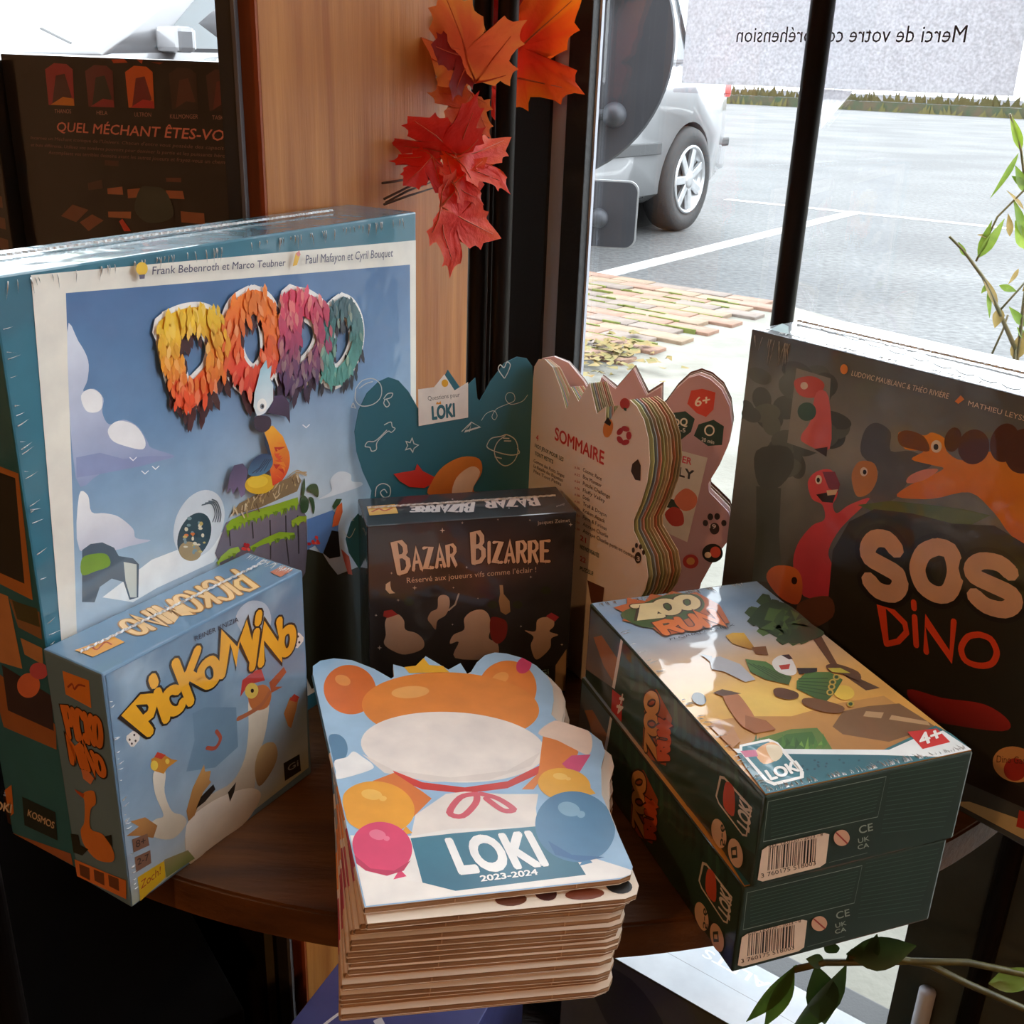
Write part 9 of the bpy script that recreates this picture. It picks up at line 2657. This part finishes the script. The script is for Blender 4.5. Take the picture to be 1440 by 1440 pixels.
M_thin = thin_paper()
obj('sheet', box(-.1205, .1165, .0004, .0008, .004, .21), M_thin, nt_)
obj('lamination', box(-.127, .123, -.0001, .0012, -.003, .217, .0004), glass_mat('laminate', .12, (.9, .9, .92, 1)), nt_)
tp_ = bmesh.new()
for y_ in (-.0005, -.0001):
    tp_.faces.new([tp_.verts.new(p) for p in ((-.012, y_, .004), (.013, y_, .003), (-.006, y_, -.022))])
obj('tape_scrap', tp_, M_thin, nt_)
pr = Print(0.0002)
pr.text('#2a2a2e', 'Merci de votre compréhension', 0.0, (0, 0, 160, -2, 0, 10.5))
pr.build('lettering', ((.0815, 0, .0345), (-1, 0, 0), (0, 0, 1), (0, -1, 0)), M_paper, nt_)

# dead leaves on the paving by the frame
ll = thing('leaf_litter', 'dry fallen leaves gathered on the paving outside the window', 'leaves', (0.3, 3.75, GZ), 0, None, 'stuff')
lb = bmesh.new()
for k in range(160):
    x, y = rnd.gauss(.28, .10), rnd.gauss(3.72, .16)
    s = rnd.uniform(.012, .03)
    a = rnd.uniform(0, 6.28)
    zt = rnd.uniform(.016, .03)
    q = [(x - .3 + s * math.cos(a + k2) * rnd.uniform(.6, 1.1), y - 3.75 + s * math.sin(a + k2) * rnd.uniform(.6, 1.1), zt + rnd.uniform(0, .014)) for k2 in (0, 1.2, 2.5, 3.6, 5)]
    lb.faces.new([lb.verts.new(p) for p in q])
tag(obj('dry_leaves', lb, mat('dry_leaf', '#7a6238', .8, colour2='#5f5a2c', scale=30), ll), None, None, None, 'stuff')

# ---------------------------------------------------------------- under the shelf
wb = game_box('pale-topped game box standing on the floor under the green boxes', (0.052, 0.634, GZ), WIN_YAW, 0.25, 0.062, 0.34, card('dark_moss_card', '#3a4030', '#2c3326'))
pr = Print(0.0002)
pr.fill('#cfd8e2', [(0.6, 0.6), (249, .6), (249, 61), (.6, 61)])
pr.stroke('#8a929c', .5, [(20, 30), (249, 30)], cap=False)
pr.text('#f6f6f2', 'PALETS', .02, (152, 52, 92, 52, 152, 43))
pr.build('top_print', frame_top(.25, .062, .34), M_print_soft, wb)
pr = Print(0.0002)
pr.fill('#4a5240', [(.6, .6), (249, .6), (249, 339), (.6, 339)])
pr.fill('#d0a030', smooth_pts([(110, 300), (140, 318), (175, 300), (170, 270), (130, 262)], True, 4))
pr.fill('#2a3024', smooth_pts([(20, 320), (60, 330), (90, 300), (50, 270)], True, 4))
pr.build('cover_art', frame_front(.25, .062, .34), M_print, wb)

ib = game_box('indigo game box standing on the floor left of the catalogue stack', (-0.158, 0.492, GZ), math.radians(-23), 0.115, 0.19, 0.34, card('indigo_card', '#3f4580', '#383e74'))
pr = Print(0.0002)
pr.fill('#474d8c', [(.6, .6), (114, .6), (114, 189), (.6, 189)])
pr.stroke('#e4e6f0', 2.2, smooth_pts([(14, 30), (24, 70), (40, 100), (70, 120)], False, 6))
pr.text('#e4e6f0', 'JEU', .03, (26, 30, 60, 76, 18, 36))
pr.build('top_print', frame_top(.115, .19, .34), M_print, ib)

fb = game_box('dark film-wrapped box with a cream stripe beside the pine board below the shelf', (-0.236, 0.760, GZ), WIN_YAW, 0.062, 0.14, 0.40, card('brown_card', '#2a1d14', '#1e150f'))
pr = Print(0.0002)
pr.fill('#8f8468', [(36, 2), (48, 2), (48, 398), (36, 398)])
pr.fill('#6a3520', [(2, 330), (26, 340), (22, 398), (2, 398)])
pr.fill('#b5702a', smooth_pts([(20, 300), (28, 305), (26, 318), (18, 314)], True, 4))
pr.build('side_print', frame_front(.062, .14, .40), M_print, fb)

cb = thing('shade_block', 'added black block standing in for the shade at lower left', 'shade filler', (-0.235, 0.68, GZ), math.radians(-55))  # made-up block, coloured black in place of the deep shade over the floor
obj('shade_block_body', box(-.32, .115, -.34, -.02, 0, .30, .003), M_black, cb)
obj('shade_block_top', box(-.325, .12, -.345, -.015, .30, .315, .002), M_black, cb)

bo = obj('door_bolt', tube([(0, 0, -.14), (0, 0, 0)], 0.0065, 14), M_alu, wf, True)
bo.location = winp(0.405, 0.042, -0.279)

# ---------------------------------------------------------------- warm pendant lamps of the shop
def pendant(x, y, z, power, label):
    t = thing('pendant_lamp', label, 'lamp', (x, y, z))
    obj('shade', lathe([(.02, .16), (.05, .15), (.14, .02), (.145, 0), (.138, 0), (.045, .14), (.02, .15)], 32), mat('shade_enamel', '#3a2a20', .4, colour2='#32241b', scale=20), t, True)
    obj('cable', tube([(0, 0, .15), (0, 0, TOP - z)], .004, 8), M_plastic, t)
    b = bmesh.new()
    bmesh.ops.create_uvsphere(b, u_segments=20, v_segments=12, radius=.035)
    bulb = obj('bulb', b, mat('warm_bulb', '#ffd9a0', .3, emit='#ffb266', emit_s=6), t, True)
    bulb.location = (0, 0, .05)
    ld = bpy.data.lights.new('bulb_light', 'POINT')
    ld.energy = power
    ld.color = (1.0, 0.50, 0.20)
    ld.shadow_soft_size = .04
    lo2 = link(bpy.data.objects.new('bulb_light', ld), t)
    lo2.location = (0, 0, .0)


pendant(-0.9, -0.9, 1.25, 20, 'warm pendant lamp hanging in the shop behind the viewer')
pendant(0.3, -1.5, 1.25, 20, 'warm pendant lamp hanging further back in the shop')
